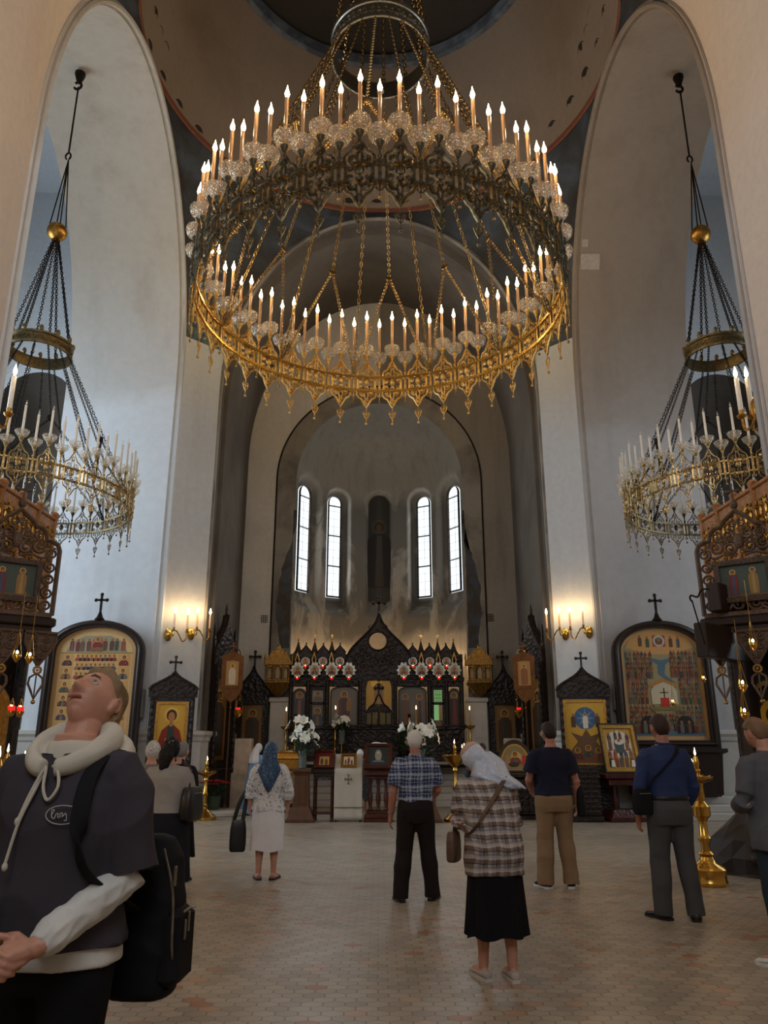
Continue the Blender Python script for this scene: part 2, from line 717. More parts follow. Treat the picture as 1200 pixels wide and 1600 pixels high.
fine = sorted(set([(math.atan2(B, A) * q + k * PI / 2 + PI) % (2 * PI) - PI for k in range(4) for q in (1, -1)] + list(np.linspace(-PI, PI, 257))))
white, fres, west = MB(), MB(), MB()
for p0, p1 in zip(fine[:-1], fine[1:]):
    pm = (p0 + p1) / 2
    q0, q1 = plan_point(p0 + 1e-6 if pm > p0 else p0), plan_point(p1 - 1e-6)
    corner = plan_point(pm)[2] == 0.0
    if corner and (q0[1] + q1[1]) / 2 < 0:
        continue
    wst = (q0[1] + q1[1]) / 2 < -2.0
    cols = []
    for ph, q in ((p0, q0), (p1, q1)):
        zl = 0.0 if corner else q[2]
        zf = max(zl, 14.6 if wst and not corner else ZP)
        P = (q[0], q[1] + YC)
        up = (RR * math.cos(ph), YC + RR * math.sin(ph))
        cols.append((P, zl, zf, up))
    (P0, a0, f0, u0), (P1, a1, f1, u1) = cols
    zs_ = [0, 1.5, 3, 5, 7, 9, 11] if corner else [0]
    for k in range(7 if corner else 1):
        if wst and q0[1] < -A * .97:
            continue
        t0, t1 = (k / 7, (k + 1) / 7) if corner else (0, 1)
        (west if wst else white).add([(*P0, a0 + (f0 - a0) * t0), (*P1, a1 + (f1 - a1) * t0), (*P1, a1 + (f1 - a1) * t1), (*P0, a0 + (f0 - a0) * t1)], [(0, 1, 2, 3)])
    N = 8
    for k in range(N):
        row = []
        for t in (k / N, (k + 1) / N):
            e = 1 - (1 - t) ** 1.6
            for P, f, u in ((P0, f0, u0), (P1, f1, u1)):
                row.append((P[0] + (u[0] - P[0]) * (1 - math.cos(t * PI / 2)) * .6 + (u[0] - P[0]) * t * .4, P[1] + (u[1] - P[1]) * (1 - math.cos(t * PI / 2)) * .6 + (u[1] - P[1]) * t * .4, f + (ZR - f) * t))
        fres.add([row[0], row[1], row[3], row[2]], [(0, 1, 2, 3)])
struct(white.obj('wall_crossing', MAT['white'], smooth=False))
struct(west.obj('wall_west_spandrel', MAT['cream'], smooth=False))
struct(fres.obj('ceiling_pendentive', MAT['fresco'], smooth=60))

# brown zone between pendentives and drum
ZD, RD = 21.4, 4.2


def tamb_r(t):
    return RR + (RD - RR) * (t ** 1.5)


m = MB()
m.rings([[(tamb_r(k / 14) * math.cos(2 * PI * j / 96), YC + tamb_r(k / 14) * math.sin(2 * PI * j / 96), ZR + (ZD - ZR) * k / 14) for j in range(96)] for k in range(15)], True, False)
tamb = struct(m.obj('ceiling_tambour', MAT['tamb']))
m = MB()
m.rings([[((RR - i) * math.cos(2 * PI * j / 96), YC + (RR - i) * math.sin(2 * PI * j / 96), z) for j in range(96)] for i, z in ((0.0, ZR - .1), (.035, ZR - .07), (.035, ZR + .06), (0.0, ZR + .09))], True, False)
struct(m.obj('trim_1', MAT['redline']))
m = MB()
m.rings([[(r * math.cos(2 * PI * j / 96), YC + r * math.sin(2 * PI * j / 96), z) for j in range(96)] for r, z in ((RD + .02, ZD - .12), (RD - .12, ZD - .1), (RD - .14, ZD + .25), (RD, ZD + .3), (RD, ZD + .45))], True, False)
struct(m.obj('trim_2', MAT['rim']))
m = MB()
prof = [(RD, ZD + .4), (RD, ZD + 4)] + [(RD * math.cos(a), ZD + 4 + RD * math.sin(a)) for a in np.linspace(0.1, PI / 2 - .02, 14)]
m.rings([[(r * math.cos(2 * PI * j / 64), YC + r * math.sin(2 * PI * j / 64), z) for j in range(64)] for r, z in prof], True, True)
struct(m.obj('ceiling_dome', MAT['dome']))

# mouths of the sounding jars in the brown zone
jar = MB()
jar.lathe([(0.15, -0.06), (0.155, 0.03), (0.13, 0.06), (0.115, 0.045), (0.1, 0.05), (0.002, 0.06)], 18)
jar_me = jar.mesh('jar_mouth', simple('dark_jar_mouth', (44, 37, 31), .9))
for (u, v) in [(215, 22), (239, 23), (265, 27), (247, 52), (230, 75), (256, 77), (251, 124), (277, 168), (308, 208), (901, 28), (926, 22), (948, 20), (920, 50), (911, 77), (937, 72), (917, 118), (894, 162), (865, 200), (545, 320), (588, 322), (630, 320)]:
    d = ray(u, v)
    best = None
    for s in np.linspace(12, 34, 900):
        p = Vector((0, 0, CAMZ)) + d * s
        if ZR < p.z < ZD:
            r = math.hypot(p.x, p.y - YC)
            if abs(r - tamb_r((p.z - ZR) / (ZD - ZR))) < .05:
                best = p
    if best is None:
        continue
    ang = math.atan2(best.y - YC, best.x)
    o = bpy.data.objects.new('vent_hole', jar_me)
    
    COL.objects.link(o)
    nrm = Vector((-math.cos(ang), -math.sin(ang), -0.35)).normalized()
    o.matrix_world = T(*(best - nrm * .02)) @ nrm.to_track_quat('Z', 'Y').to_matrix().to_4x4() @ Matrix.Diagonal((1.35, 1.35, 1, 1))
    struct(o)

# ------------------------------------------------------------------ side arms
XE = 8.3        # outer end of the arms
prof1 = arch_profile(B)
prof2 = arch_profile(B - .04, ZS, RISE - .04)
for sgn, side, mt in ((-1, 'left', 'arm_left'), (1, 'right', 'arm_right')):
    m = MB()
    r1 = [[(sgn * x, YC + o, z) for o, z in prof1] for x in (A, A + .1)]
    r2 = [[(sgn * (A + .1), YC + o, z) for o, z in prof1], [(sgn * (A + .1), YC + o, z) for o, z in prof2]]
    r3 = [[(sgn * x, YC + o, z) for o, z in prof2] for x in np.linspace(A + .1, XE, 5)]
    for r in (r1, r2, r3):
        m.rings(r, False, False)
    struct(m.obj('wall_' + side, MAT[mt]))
    # arris moulding round the opening
    m = MB()
    path = [(sgn * (A - .01), YC + o * 1.012, z) for o, z in prof1]
    m.tube(path, .055, 6, up=(1, 0, 0))
    m.tube([(sgn * (A - .0), YC + o * 1.045, z) for o, z in arch_profile(B, ZS, RISE + .02)], .03, 6, up=(1, 0, 0))
    struct(m.obj('trim_3' if sgn < 0 else 'trim_4', MAT[mt]))
    # outer bay with its tall dark chapel niche
    m = MB()
    XO = 13.5
    n0, nw, nz = 9.75, 1.12, 10.7
    Y1 = 20.0
    arc = [(n0 + nw * math.cos(a), nz + nw * math.sin(a)) for a in np.linspace(0, PI, 17)]
    # wall round the niche, as strips
    for (xa, xb) in ((XE - .6, n0 - nw), (n0 + nw, XO)):
        m.add([(sgn * xa, Y1, 0), (sgn * xb, Y1, 0), (sgn * xb, Y1, 18), (sgn * xa, Y1, 18)], [(0, 1, 2, 3)])
    for (xa, za), (xb, zb) in zip(arc[:-1], arc[1:]):
        m.add([(sgn * xa, Y1, za), (sgn * xb, Y1, zb), (sgn * xb, Y1, 18), (sgn * xa, Y1, 18)], [(0, 1, 2, 3)])
    m.add([(sgn * XE, YC + B - .04, 0), (sgn * XE, Y1, 0), (sgn * XE, Y1, 18), (sgn * XE, YC + B - .04, 18)], [(0, 1, 2, 3)])
    for a, b_ in zip(prof2[:-1], prof2[1:]):
        m.add([(sgn * XE, YC + a[0], a[1]), (sgn * XE, YC + b_[0], b_[1]), (sgn * XE, YC + b_[0], 18), (sgn * XE, YC + a[0], 18)], [(0, 1, 2, 3)])
    m.add([(sgn * XE, YC - B + .04, 0), (sgn * XE, 7, 0), (sgn * XE, 7, 18), (sgn * XE, YC - B + .04, 18)], [(0, 1, 2, 3)])
    m.add([(sgn * XE, 7, 0), (sgn * XO, 7, 0), (sgn * XO, 7, 18), (sgn * XE, 7, 18)], [(0, 1, 2, 3)])
    # outer wall with a window opening
    wy0, wy1, wz0, wz1 = YC - 3.4, YC + 3.4, 3.4, 10.6
    for (ya, yb, za, zb) in ((7, wy0, 0, 18), (wy1, Y1, 0, 18), (wy0, wy1, 0, wz0), (wy0, wy1, wz1, 18)):
        m.add([(sgn * XO, ya, za), (sgn * XO, yb, za), (sgn * XO, yb, zb), (sgn * XO, ya, zb)], [(0, 1, 2, 3)])
    struct(m.obj('wall_%s_bay' % side, MAT['white'], smooth=False))
    m = MB()
    m.add([(sgn * XE, 7, 18), (sgn * XO, 7, 18), (sgn * XO, Y1, 18), (sgn * XE, Y1, 18)], [(0, 1, 2, 3)])
    struct(m.obj('ceiling_%s_bay' % side, MAT['white'], smooth=False))
    m = MB()
    m.tube([(sgn * (n0 + (nw + .35) * math.cos(a)), Y1 - .01, nz + (nw + .35) * math.sin(a)) for a in np.linspace(0, PI, 21)], .04, 6, up=(0, 1, 0))
    struct(m.obj('trim_5' if sgn < 0 else 'trim_6', MAT['white']))
    # the niche
    m = MB()
    cols = np.linspace(0, PI, 17)
    rows = [[(sgn * (n0 + nw * math.cos(a)), Y1 + 1.3 * math.sin(a), z) for a in cols] for z in (0, 4, 8, nz)]
    for e in np.linspace(0.15, PI / 2, 8):
        rows.append([(sgn * (n0 + nw * math.cos(a) * math.cos(e)), Y1 + 1.3 * math.sin(a) * math.cos(e), nz + nw * math.sin(e)) for a in cols])
    m.rings(rows, False, False)
    struct(m.obj('wall_%s_niche' % side, MAT['chapel']))
    # window in the outer wall
    w = MB()
    for k in range(5):
        y = wy0 + (wy1 - wy0) * k / 4
        w.cbox(sgn * (XO - .03), y, (wz0 + wz1) / 2, .1, .09, wz1 - wz0 + .09)
    for k in range(6):
        z = wz0 + (wz1 - wz0) * k / 5
        w.cbox(sgn * (XO - .03), (wy0 + wy1) / 2, z, .08, wy1 - wy0, .07)
    wo = struct(w.obj('window_%d' % (6 if sgn < 0 else 7), MAT['iron'], smooth=False))
    g = MB()
    g.cbox(sgn * (XO + .06), (wy0 + wy1) / 2, (wz0 + wz1) / 2, .02, wy1 - wy0, wz1 - wz0)
    struct(g.obj('pane', emit('side_window_daylight', (.75, .88, 1.0), 2.0), wo))

# ------------------------------------------------------------------ west arm, behind and beside the camera
m = MB()
WX, WY0, WY1 = A, -4.0, YC - B
for sgn in (-1, 1):
    m.add([(sgn * WX, WY0, 0), (sgn * WX, WY1, 0), (sgn * WX, WY1, 12.2), (sgn * WX, WY0, 12.2)], [(0, 1, 2, 3)])
    m.add([(sgn * WX, WY0, 12.2), (sgn * WX, WY1, 12.2), (sgn * WX, WY1, 18), (sgn * WX, WY0, 18)], [(0, 1, 2, 3)])
    m.add([(sgn * 2.0, YC - A, 18), (sgn * A, YC - A, 18), (sgn * A, YC - 1, 18), (sgn * (A + .2), YC - 1, 18)], [(0, 1, 2)])
struct(m.obj('wall_west_arm', MAT['cream'], smooth=False))
m = MB()
m.add([(-WX, WY0, 18), (WX, WY0, 18), (WX, YC - A, 18), (-WX, YC - A, 18)], [(0, 1, 2, 3)])
m.add([(-WX, YC - A, ZR), (WX, YC - A, ZR), (WX, YC - A, 18), (-WX, YC - A, 18)], [(0, 1, 2, 3)])
struct(m.obj('ceiling_west_arm', MAT['white_r'], smooth=False))
m = MB()
ww = (-2.2, 2.2, 6.0, 12.0)
for (xa, xb, za, zb) in ((-WX, ww[0], 0, 18), (ww[1], WX, 0, 18), (ww[0], ww[1], 0, ww[2]), (ww[0], ww[1], ww[3], 18)):
    m.add([(xa, WY0, za), (xb, WY0, za), (xb, WY0, zb), (xa, WY0, zb)], [(0, 1, 2, 3)])
struct(m.obj('wall_west', MAT['cream'], smooth=False))
w = MB()
for k in range(5):
    w.cbox(ww[0] + 4.4 * k / 4, WY0 + .03, 9, .09, .1, 6)
for k in range(6):
    w.cbox(0, WY0 + .03, 6 + 6 * k / 5, 4.4, .08, .07)
wo = struct(w.obj('window_8', MAT['iron'], smooth=False))
g = MB()
g.cbox(0, WY0 - .06, 9, 4.4, .02, 6)
struct(g.obj('pane', emit('west_window_daylight', (.82, .9, 1.0), 1.6), wo))
d = MB()
for sx in (-1, 1):
    d.bbox(min(sx * .04, sx * 1.2), max(sx * .04, sx * 1.2), WY0 + .01, WY0 + .09, 0, 3.2, .015)
    for z0 in (.25, 1.2, 2.2):
        d.bbox(min(sx * .2, sx * 1.05), max(sx * .2, sx * 1.05), WY0 + .08, WY0 + .12, z0, z0 + .75, .015)
struct(d.obj('door_1', MAT['mwood']))

# ------------------------------------------------------------------ sanctuary arm
YA = 23.6
bz, brise = 10.5, 5.9
m = MB()
pe = arch_profile(B)
m.rings([[(o, y, z) for o, z in pe] for y in (YC + A, YC + A + .35)], False, False)
pb = arch_profile(B - .1, bz, brise)
m.rings([[(o, YC + A + .35, z) for o, z in pe], [(o, YC + A + .35, z) for o, z in pb]], False, False)
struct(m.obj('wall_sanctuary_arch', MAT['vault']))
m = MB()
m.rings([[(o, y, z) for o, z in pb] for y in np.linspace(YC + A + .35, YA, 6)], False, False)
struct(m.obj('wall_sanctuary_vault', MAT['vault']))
m = MB()
m.tube([(o * 1.012, YC + A - .01, z) for o, z in pe], .055, 6, up=(0, 1, 0))
m.tube([(o * 1.05, YC + A, z) for o, z in arch_profile(B, ZS, RISE + .02)], .03, 6, up=(0, 1, 0))
struct(m.obj('trim_7', MAT['grey']))

# apse front
ra, za = 2.69, 9.86
m = MB()
inner = arch_profile(ra, za, ra, 32)
outer = arch_profile(B, bz, brise, 32)
m.rings([[(o, YA, z) for o, z in inner], [(o * 1.0, YA, z) for o, z in arch_profile(3.32, za, 3.32, 32)]], False, False)
struct(m.obj('wall_apse_arch', MAT['grey']))
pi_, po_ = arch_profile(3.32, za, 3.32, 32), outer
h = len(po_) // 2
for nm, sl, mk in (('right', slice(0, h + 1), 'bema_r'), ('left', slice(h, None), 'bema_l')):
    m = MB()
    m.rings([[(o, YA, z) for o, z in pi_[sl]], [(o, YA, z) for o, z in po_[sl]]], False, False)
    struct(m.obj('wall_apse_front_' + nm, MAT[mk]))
m = MB()
m.tube([(o, YA - .005, z) for o, z in arch_profile(3.32, za, 3.32, 40)], .03, 6, up=(0, 1, 0))
struct(m.obj('trim_8', MAT['iron']))
RA = 3.0
YAC = 24.05
m = MB()
m.rings([[(o, YA, z) for o, z in inner], [(o * RA / ra, YAC, z + (.5 if z > za else 0)) for o, z in inner]], False, False)
struct(m.obj('wall_apse_reveal', MAT['grey']))

WIN = [math.radians(a) for a in (-55, -29, 0, 29, 55)]
WZ0, WZ1 = 6.6, 10.1


def niche_depth(phi, z):
    best = 0.0
    for w in WIN:
        s = abs(phi - w) * RA
        if s > 0.8:
            continue
        mid = abs(w) < .01
        ro, ri = (0.52, 0.4) if mid else ((0.5, 0.3) if abs(w) < .8 else (.74, .34))
        if z > WZ1:
            d = math.hypot(s, z - WZ1)
        else:
            d = s
        k = (ro - d) / (ro - ri)
        if z < WZ0:
            k = min(k, 1 - (WZ0 - z) / .75)
        k = min(1, max(0, k))
        best = max(best, (0.22 if mid else (0.5 if abs(w) < .8 else .3)) * (k * k * (3 - 2 * k)))
    return best


m = MB()
NP, zrow = 200, list(np.linspace(0, 5.4, 8)) + list(np.linspace(5.5, 10.7, 90))
rows = []
ZSD = 10.7
for z in zrow:
    row = []
    for k in range(NP + 1):
        ph = -PI / 2 + PI * k / NP
        r = RA + niche_depth(ph, z)
        row.append((r * math.sin(ph), YAC + r * math.cos(ph), z))
    rows.append(row)
for e in np.linspace(0.03, PI / 2 - .01, 24):
    row = []
    for k in range(NP + 1):
        ph = -PI / 2 + PI * k / NP
        z = ZSD + RA * math.sin(e)
        r = RA * math.cos(e) + niche_depth(ph, z) * (1 if e < .4 else 0)
        row.append((r * math.sin(ph), YAC + r * math.cos(ph), z))
    rows.append(row)
m.rings(rows, False, False)
struct(m.obj('wall_apse', MAT['apse'], smooth=80))

# apse windows
pane_m = emit('apse_window_daylight', (.88, .96, 1.0), 1.25)
MAT['pane'] = pane_m
for i, w in enumerate((WIN[0], WIN[1], WIN[3], WIN[4])):
    rp = RA + (.36 if abs(w) < .8 else .2)
    M = T(rp * math.sin(w), YAC + rp * math.cos(w), 0) @ rotz(-w)
    fr = MB()
    hw = .27 if abs(w) < .8 else .31
    out = [(hw, WZ0), (hw, WZ1)] + [(hw * math.cos(a), WZ1 + hw * math.sin(a)) for a in np.linspace(.2, PI - .2, 9)] + [(-hw, WZ1), (-hw, WZ0)]
    inn = [(x * .86, WZ0 + .05 + (z - WZ0) * .988) for x, z in out]
    fr.frame(out, inn, -.03, .03)
    for k in range(1, 4):
        fr.cbox(0, 0, WZ0 + (WZ1 + .0 - WZ0) * k / 3.1, 2 * hw, .04, .035)
    fr.cbox(.0, .055, (WZ0 + WZ1) / 2, .006, .006, WZ1 - WZ0)
    for k in range(1, 12):
        fr.cbox(0, .055, WZ0 + (WZ1 - WZ0) * k / 12, 2 * hw, .006, .006)
    wo = struct(fr.obj('window_%d' % (i + 1), MAT['iron'], smooth=False))
    wo.matrix_world = M
    g = MB()
    g.prism(out, .07, .08)
    struct(g.obj('pane', pane_m, wo, smooth=False))

# dado of white marble along the piers
def sweep_plan(poly, prof):
    P = [np.array(p, float) for p in poly]
    m = MB()
    N = []
    for i in range(len(P)):
        ns = []
        if i > 0:
            d = P[i] - P[i - 1]
            ns.append(np.array((d[1], -d[0])) / np.linalg.norm(d))
        if i < len(P) - 1:
            d = P[i + 1] - P[i]
            ns.append(np.array((d[1], -d[0])) / np.linalg.norm(d))
        nn = sum(ns)
        nn = nn / np.linalg.norm(nn)
        N.append(nn / max(.3, nn @ ns[0]))
    m.rings([[(*(p + n * o), z) for o, z in prof] for p, n in zip(P, N)], False, False)
    return m


dado = [(0.12, 0), (0.12, .3), (.07, .36), (.06, 1.62), (.09, 1.66), (.1, 1.74), (.14, 1.8), (.14, 1.88), (0, 1.9)]
for sgn, side in ((-1, 'left'), (1, 'right')):
    poly = [(XE, YC + B - .04), (A + .05, YC + B - .04), (B, YC + A), (B, YC + A + .35), (B - .1, YC + A + .35), (B - .1, YA)]
    poly = [(sgn * x, y) for x, y in poly]
    if sgn > 0:
        mm = sweep_plan(poly[::-1], dado)
    else:
        mm = sweep_plan(poly, dado)
    struct(mm.obj('baseboard_' + side, MAT['marble'], smooth=False))
    st = MB()
    for k in range(3):
        x0, x1 = sorted((sgn * 5.75, sgn * (8.28)))
        st.bbox(x0, x1, 17.5 + .33 * k, YC + B - .14, .15 * k, .15 * (k + 1), .012)
    struct(st.obj('trim_%d' % (9 if sgn < 0 else 10), MAT['marble']))

# white marble steps to the sanctuary and its platform
m = MB()
PZ = 1.12
for k in range(7):
    m.bbox(-B + .12, B - .12, 21.55 + .26 * k, 24.6, PZ * k / 7, PZ * (k + 1) / 7, .012)
struct(m.obj('floor_sanctuary', MAT['marble']))
m = MB()
m.lathe([(RA, PZ - .05), (RA, PZ)], 40, at=(0, YAC, 0))
struct(m.obj('floor_apse', MAT['marble']))
# marble posts under the apse arch
for sgn in (-1, 1):
    m = MB()
    x0, x1 = sorted((sgn * 2.62, sgn * 3.2))
    m.bbox(x0, x1, YA - .28, YA + .1, PZ, 2.78, .01)
    m.bbox(x0 - .05, x1 + .05, YA - .33, YA + .1, PZ, PZ + .2, .01)
    m.bbox(x0 - .04, x1 + .04, YA - .32, YA + .1, 2.78, 2.92, .02)
    for z in (1.75, 2.25):
        m.bbox(x0 - .005, x1 + .005, YA - .285, YA, z, z + .012, .002)
    for q in (1, 2):
        x = x0 + (x1 - x0) * q / 3
        m.bbox(x, x + .012, YA - .285, YA, PZ, 2.78, .002)
    struct(m.obj('trim_%d' % (11 if sgn < 0 else 12), MAT['marble']))
# ------------------------------------------------------------------ chandeliers
def crystal(name):
    t = NT(name)
    gl = t.n('ShaderNodeBsdfGlossy')
    gl.inputs['Roughness'].default_value = 0.08
    gl.inputs['Color'].default_value = (1, .92, .8, 1)
    tl = t.n('ShaderNodeBsdfTranslucent')
    tl.inputs['Color'].default_value = (1.0, .9, .74, 1)
    tr = t.n('ShaderNodeBsdfTransparent')
    tr.inputs['Color'].default_value = (.97, .95, .92, 1)
    lw = t.n('ShaderNodeLayerWeight')
    lw.inputs['Blend'].default_value = 0.45
    m1 = t.n('ShaderNodeMixShader')
    m1.inputs[0].default_value = 0.45
    t.l(tl.outputs[0], m1.inputs[1])
    t.l(gl.outputs[0], m1.inputs[2])
    m2 = t.n('ShaderNodeMixShader')
    vo = t.n('ShaderNodeTexVoronoi', feature='F1')
    vo.inputs['Scale'].default_value = 24
    vo.inputs['Randomness'].default_value = .35
    t.l(t.pos(obj=True), vo.inputs['Vector'])
    cut = t.ramp(vo.outputs['Distance'], [(.22, (1.0,) * 3), (.5, (.3,) * 3)])
    fac = t.mix(1.0, t.ramp(lw.outputs['Facing'], [(0.0, (.62,) * 3), (1.0, (1.0,) * 3)]), cut, 'MULTIPLY')
    t.l(fac, m2.inputs[0])
    bm = t.n('ShaderNodeBump')
    bm.inputs['Strength'].default_value = .8
    bm.inputs['Distance'].default_value = .02
    t.l(vo.outputs['Distance'], bm.inputs['Height'])
    t.l(bm.outputs['Normal'], gl.inputs['Normal'])
    t.l(tr.outputs[0], m2.inputs[1])
    t.l(m1.outputs[0], m2.inputs[2])
    t.l(m2.outputs[0], t.out.inputs['Surface'])
    return t.m


MAT['crystal'] = crystal('cut_crystal')


def wax(name, rgb, em=0.0):
    t = NT(name)
    t.l(t.ramp(t.noise(9, obj=True), [(0.3, tuple(x * .9 for x in lin(rgb)[:3])), (0.7, lin(rgb))]), t.b.inputs['Base Color'])
    t.setb(Roughness=0.22)
    t.b.inputs['Coat Weight'].default_value = 0.4
    return t.m


MAT['tube_candle'] = wax('warm_glossy_candle_tube', (205, 160, 118))
MAT['white_candle'] = wax('white_candle_tube', (236, 232, 222))
MAT['wax'] = wax('beeswax', (196, 140, 66))

# one openwork panel, 1.33 m tall, seen from outside along -y
def shaded_outside(name):  # dim outer face and candlelit inner face are put into the colour
    t = NT(name)
    tc = t.n('ShaderNodeTexCoord')
    sp = t.n('ShaderNodeSeparateXYZ')
    t.l(tc.outputs['Normal'], sp.inputs[0])
    f = t.noise(14, 6, .65, obj=True)
    gold = t.ramp(f, [(.35, lin((190, 142, 70))), (.65, lin((244, 206, 128)))])
    pat = t.ramp(f, [(.35, lin((58, 54, 44))), (.65, lin((116, 110, 92)))])
    t.l(t.mix(t.ramp(t.math('ADD', sp.outputs['Y'], .5), [(.42, (0, 0, 0)), (.66, (1, 1, 1))]), pat, gold), t.b.inputs['Base Color'])
    t.setb(Roughness=.47, Metallic=1.0)
    return t.m


def shaded_inside(name):  # colour by normal: outer face bright as lit, inner face dark as shade
    t = NT(name)
    tc = t.n('ShaderNodeTexCoord')
    sp = t.n('ShaderNodeSeparateXYZ')
    t.l(tc.outputs['Normal'], sp.inputs[0])
    f = t.noise(14, 6, .65, obj=True)
    gold = t.ramp(f, [(.35, lin((132, 108, 66))), (.65, lin((204, 176, 122)))])
    pat = t.ramp(f, [(.35, lin((52, 48, 40))), (.65, lin((104, 98, 84)))])
    t.l(t.mix(t.ramp(t.math('ADD', sp.outputs['Y'], .5), [(.5, (0, 0, 0)), (.8, (1, 1, 1))]), gold, pat), t.b.inputs['Base Color'])
    t.setb(Roughness=.34, Metallic=1.0)
    return t.m


MAT['gband'] = shaded_inside('gilt_lit_outside_shaded_inside')
MAT['dbronze'] = metal('brown_bronze', (146, 128, 92), .42, .5, 16)
MAT['chainm'] = metal('pale_brass_chain', (190, 158, 104), .32, .6)
MAT['band'] = shaded_outside('brass_shaded_outside_lit_inside')
half = [(0, .665), (.045, .585), (.085, .5), (.13, .42), (.205, .375), (.25, .3), (.25, .2), (.225, .1), (.225, -.1), (.25, -.2), (.25, -.3), (.205, -.375), (.13, -.42), (.085, -.5), (.045, -.585), (0, -.665)]


def panel_mesh(fat=1.0):
    m = MB()
    loop = [(x, 0, z) for x, z in half] + [(-x, 0, z) for x, z in half[-2:0:-1]]
    m.tube(loop, .021 * fat, 6, closed=True, up=(0, 1, 0))
    inn = [(x * .8, 0, z * .86) for x, z in half]
    r = .0135 * fat * (1.3 if fat > 1.2 else 1.0)
    for s in (1, -1):
        for (cx, cz, r0, a0, h) in ((.1, .27, .085, -PI / 2, 1), (.155, .1, .068, PI / 2, -1), (.155, -.1, .068, -PI / 2, 1), (.1, -.27, .085, PI / 2, -1)):
            pts = spiral(cx, cz, r0, 1.55, a0, 18, .22, hand=h)
            m.tube([(s * p[0], p[1], p[2]) for p in pts], r, 5, up=(0, 1, 0))
        m.tube([(s * x, 0, z) for x, z in ((.02, .2), (.05, .3), (.03, .4), (0, .47))], r, 5, up=(0, 1, 0))
        m.tube([(s * x, 0, z) for x, z in ((.0, .42), (.045, .45), (.035, .5), (0, .56))], r, 5, up=(0, 1, 0))
        m.tube([(s * x, 0, z) for x, z in ((.02, -.2), (.05, -.3), (.03, -.4), (0, -.47))], r, 5, up=(0, 1, 0))
        m.tube([(s * x, 0, z) for x, z in ((.0, -.42), (.045, -.45), (.035, -.5), (0, -.56))], r, 5, up=(0, 1, 0))
    m.tube([(.045 * math.cos(a), 0, -.11 + .04 * math.sin(a)) for a in np.linspace(0, 2 * PI, 13)[:-1]], r, 5, closed=True, up=(0, 1, 0))
    return m


def boss_mesh():
    m = MB()
    rings = []
    for i in range(9):
        t = PI * i / 8
        rr = max(.004, .075 * math.sin(t))
        rings.append([(rr * (1 + .12 * math.cos(8 * 2 * PI * j / 24)) * math.cos(2 * PI * j / 24), .75 * rr * (1 + .12 * math.cos(8 * 2 * PI * j / 24)) * math.sin(2 * PI * j / 24), .06 - .11 * math.cos(t)) for j in range(24)])
    m.rings(rings)
    return m


def heart_mesh():
    m = MB()
    for k in range(3):
        m.tube([(0.012 * math.cos(a), 0, -.69 - .03 * k + .018 * math.sin(a)) for a in np.linspace(0, 2 * PI, 9)[:-1]], .006, 4, closed=True, up=(0, 1, 0))
    h = [(0, -.81), (.03, -.775), (.07, -.775), (.085, -.82), (.06, -.89), (.02, -.96), (0, -1.0)]
    m.tube([(x, 0, z) for x, z in h] + [(-x, 0, z) for x, z in h[-2:0:-1]], .014, 5, closed=True, up=(0, 1, 0))
    for s in (1, -1):
        m.tube(spiral(s * .04, -.84, .035, 1.1, PI / 2, 10, .3, hand=-s), .009, 4, up=(0, 1, 0))
    m.tube([(0, 0, -.81), (0, 0, -1.07)], .011, 5)
    m.ell((0, 0, -1.11), (.035, .035, .035), 10, 6)
    return m


def bracket_mesh():
    m = MB()
    m.bbox(-.03, .03, -.05, .03, -.24, .24, .006)
    for z in (-.19, .19):
        m.bbox(-.115, .115, -.06, .02, z - .025, z + .025, .006)
        m.ell((0, -.062, z), (.02, .012, .02), 8, 5)
    for x in (-.105, .105):
        m.bbox(x - .013, x + .013, -.03, .01, -.22, .22, .004)
    m.tube([(0, 0, .22), (0, 0, .46)], .022, 8)
    m.lathe([(.024, .28), (.04, .3), (.04, .33), (.024, .35)], 10)
    # little lily drop below
    m.tube([(0, 0, -.24), (0, 0, -.36)], .018, 6)
    for s in (1, -1):
        m.tube(bez([(0, 0, -.33), (s * .035, 0, -.35), (s * .05, 0, -.31), (s * .04, 0, -.29)], 5), .012, 5, up=(0, 1, 0))
    m.tube([(0, 0, -.36), (0, 0, -.46)], .008, 5)
    return m


def ball_mesh():
    m = MB()
    m.ell((0, 0, -.485), (.032, .032, .032), 10, 6)
    return m


def cup_mesh():
    m = MB()
    m.lathe([(.02, 0), (.035, .015), (.03, .04), (.055, .1), (.075, .15), (.08, .17), (.06, .175)], 14)
    return m


def bowl_mesh(openb):
    m = MB()
    seg = 26
    if openb:
        prof = [(.05, .16), (.1, .18), (.155, .24), (.19, .31), (.2, .36), (.188, .37), (.14, .29), (.05, .19)]
    else:
        prof = [(.06, .16), (.115, .185), (.16, .235), (.19, .3), (.2, .36), (.192, .41), (.178, .415), (.17, .36), (.1, .23)]
    m.lathe(prof, seg, facet=lambda i, j: 1 + (.04 if (i + j) % 2 else -.04))
    return m


def candle_mesh(h=1.0):
    m = MB()
    m.lathe([(.036, .2), (.036, .2 + h), (.028, .215 + h), (.01, .225 + h)], 12)
    return m


def flame_mesh(h=1.0):
    m = MB()
    m.lathe([(.004, .225 + h), (.034, .25 + h), (.046, .295 + h), (.036, .345 + h), (.016, .41 + h), (.002, .49 + h)], 10)
    return m


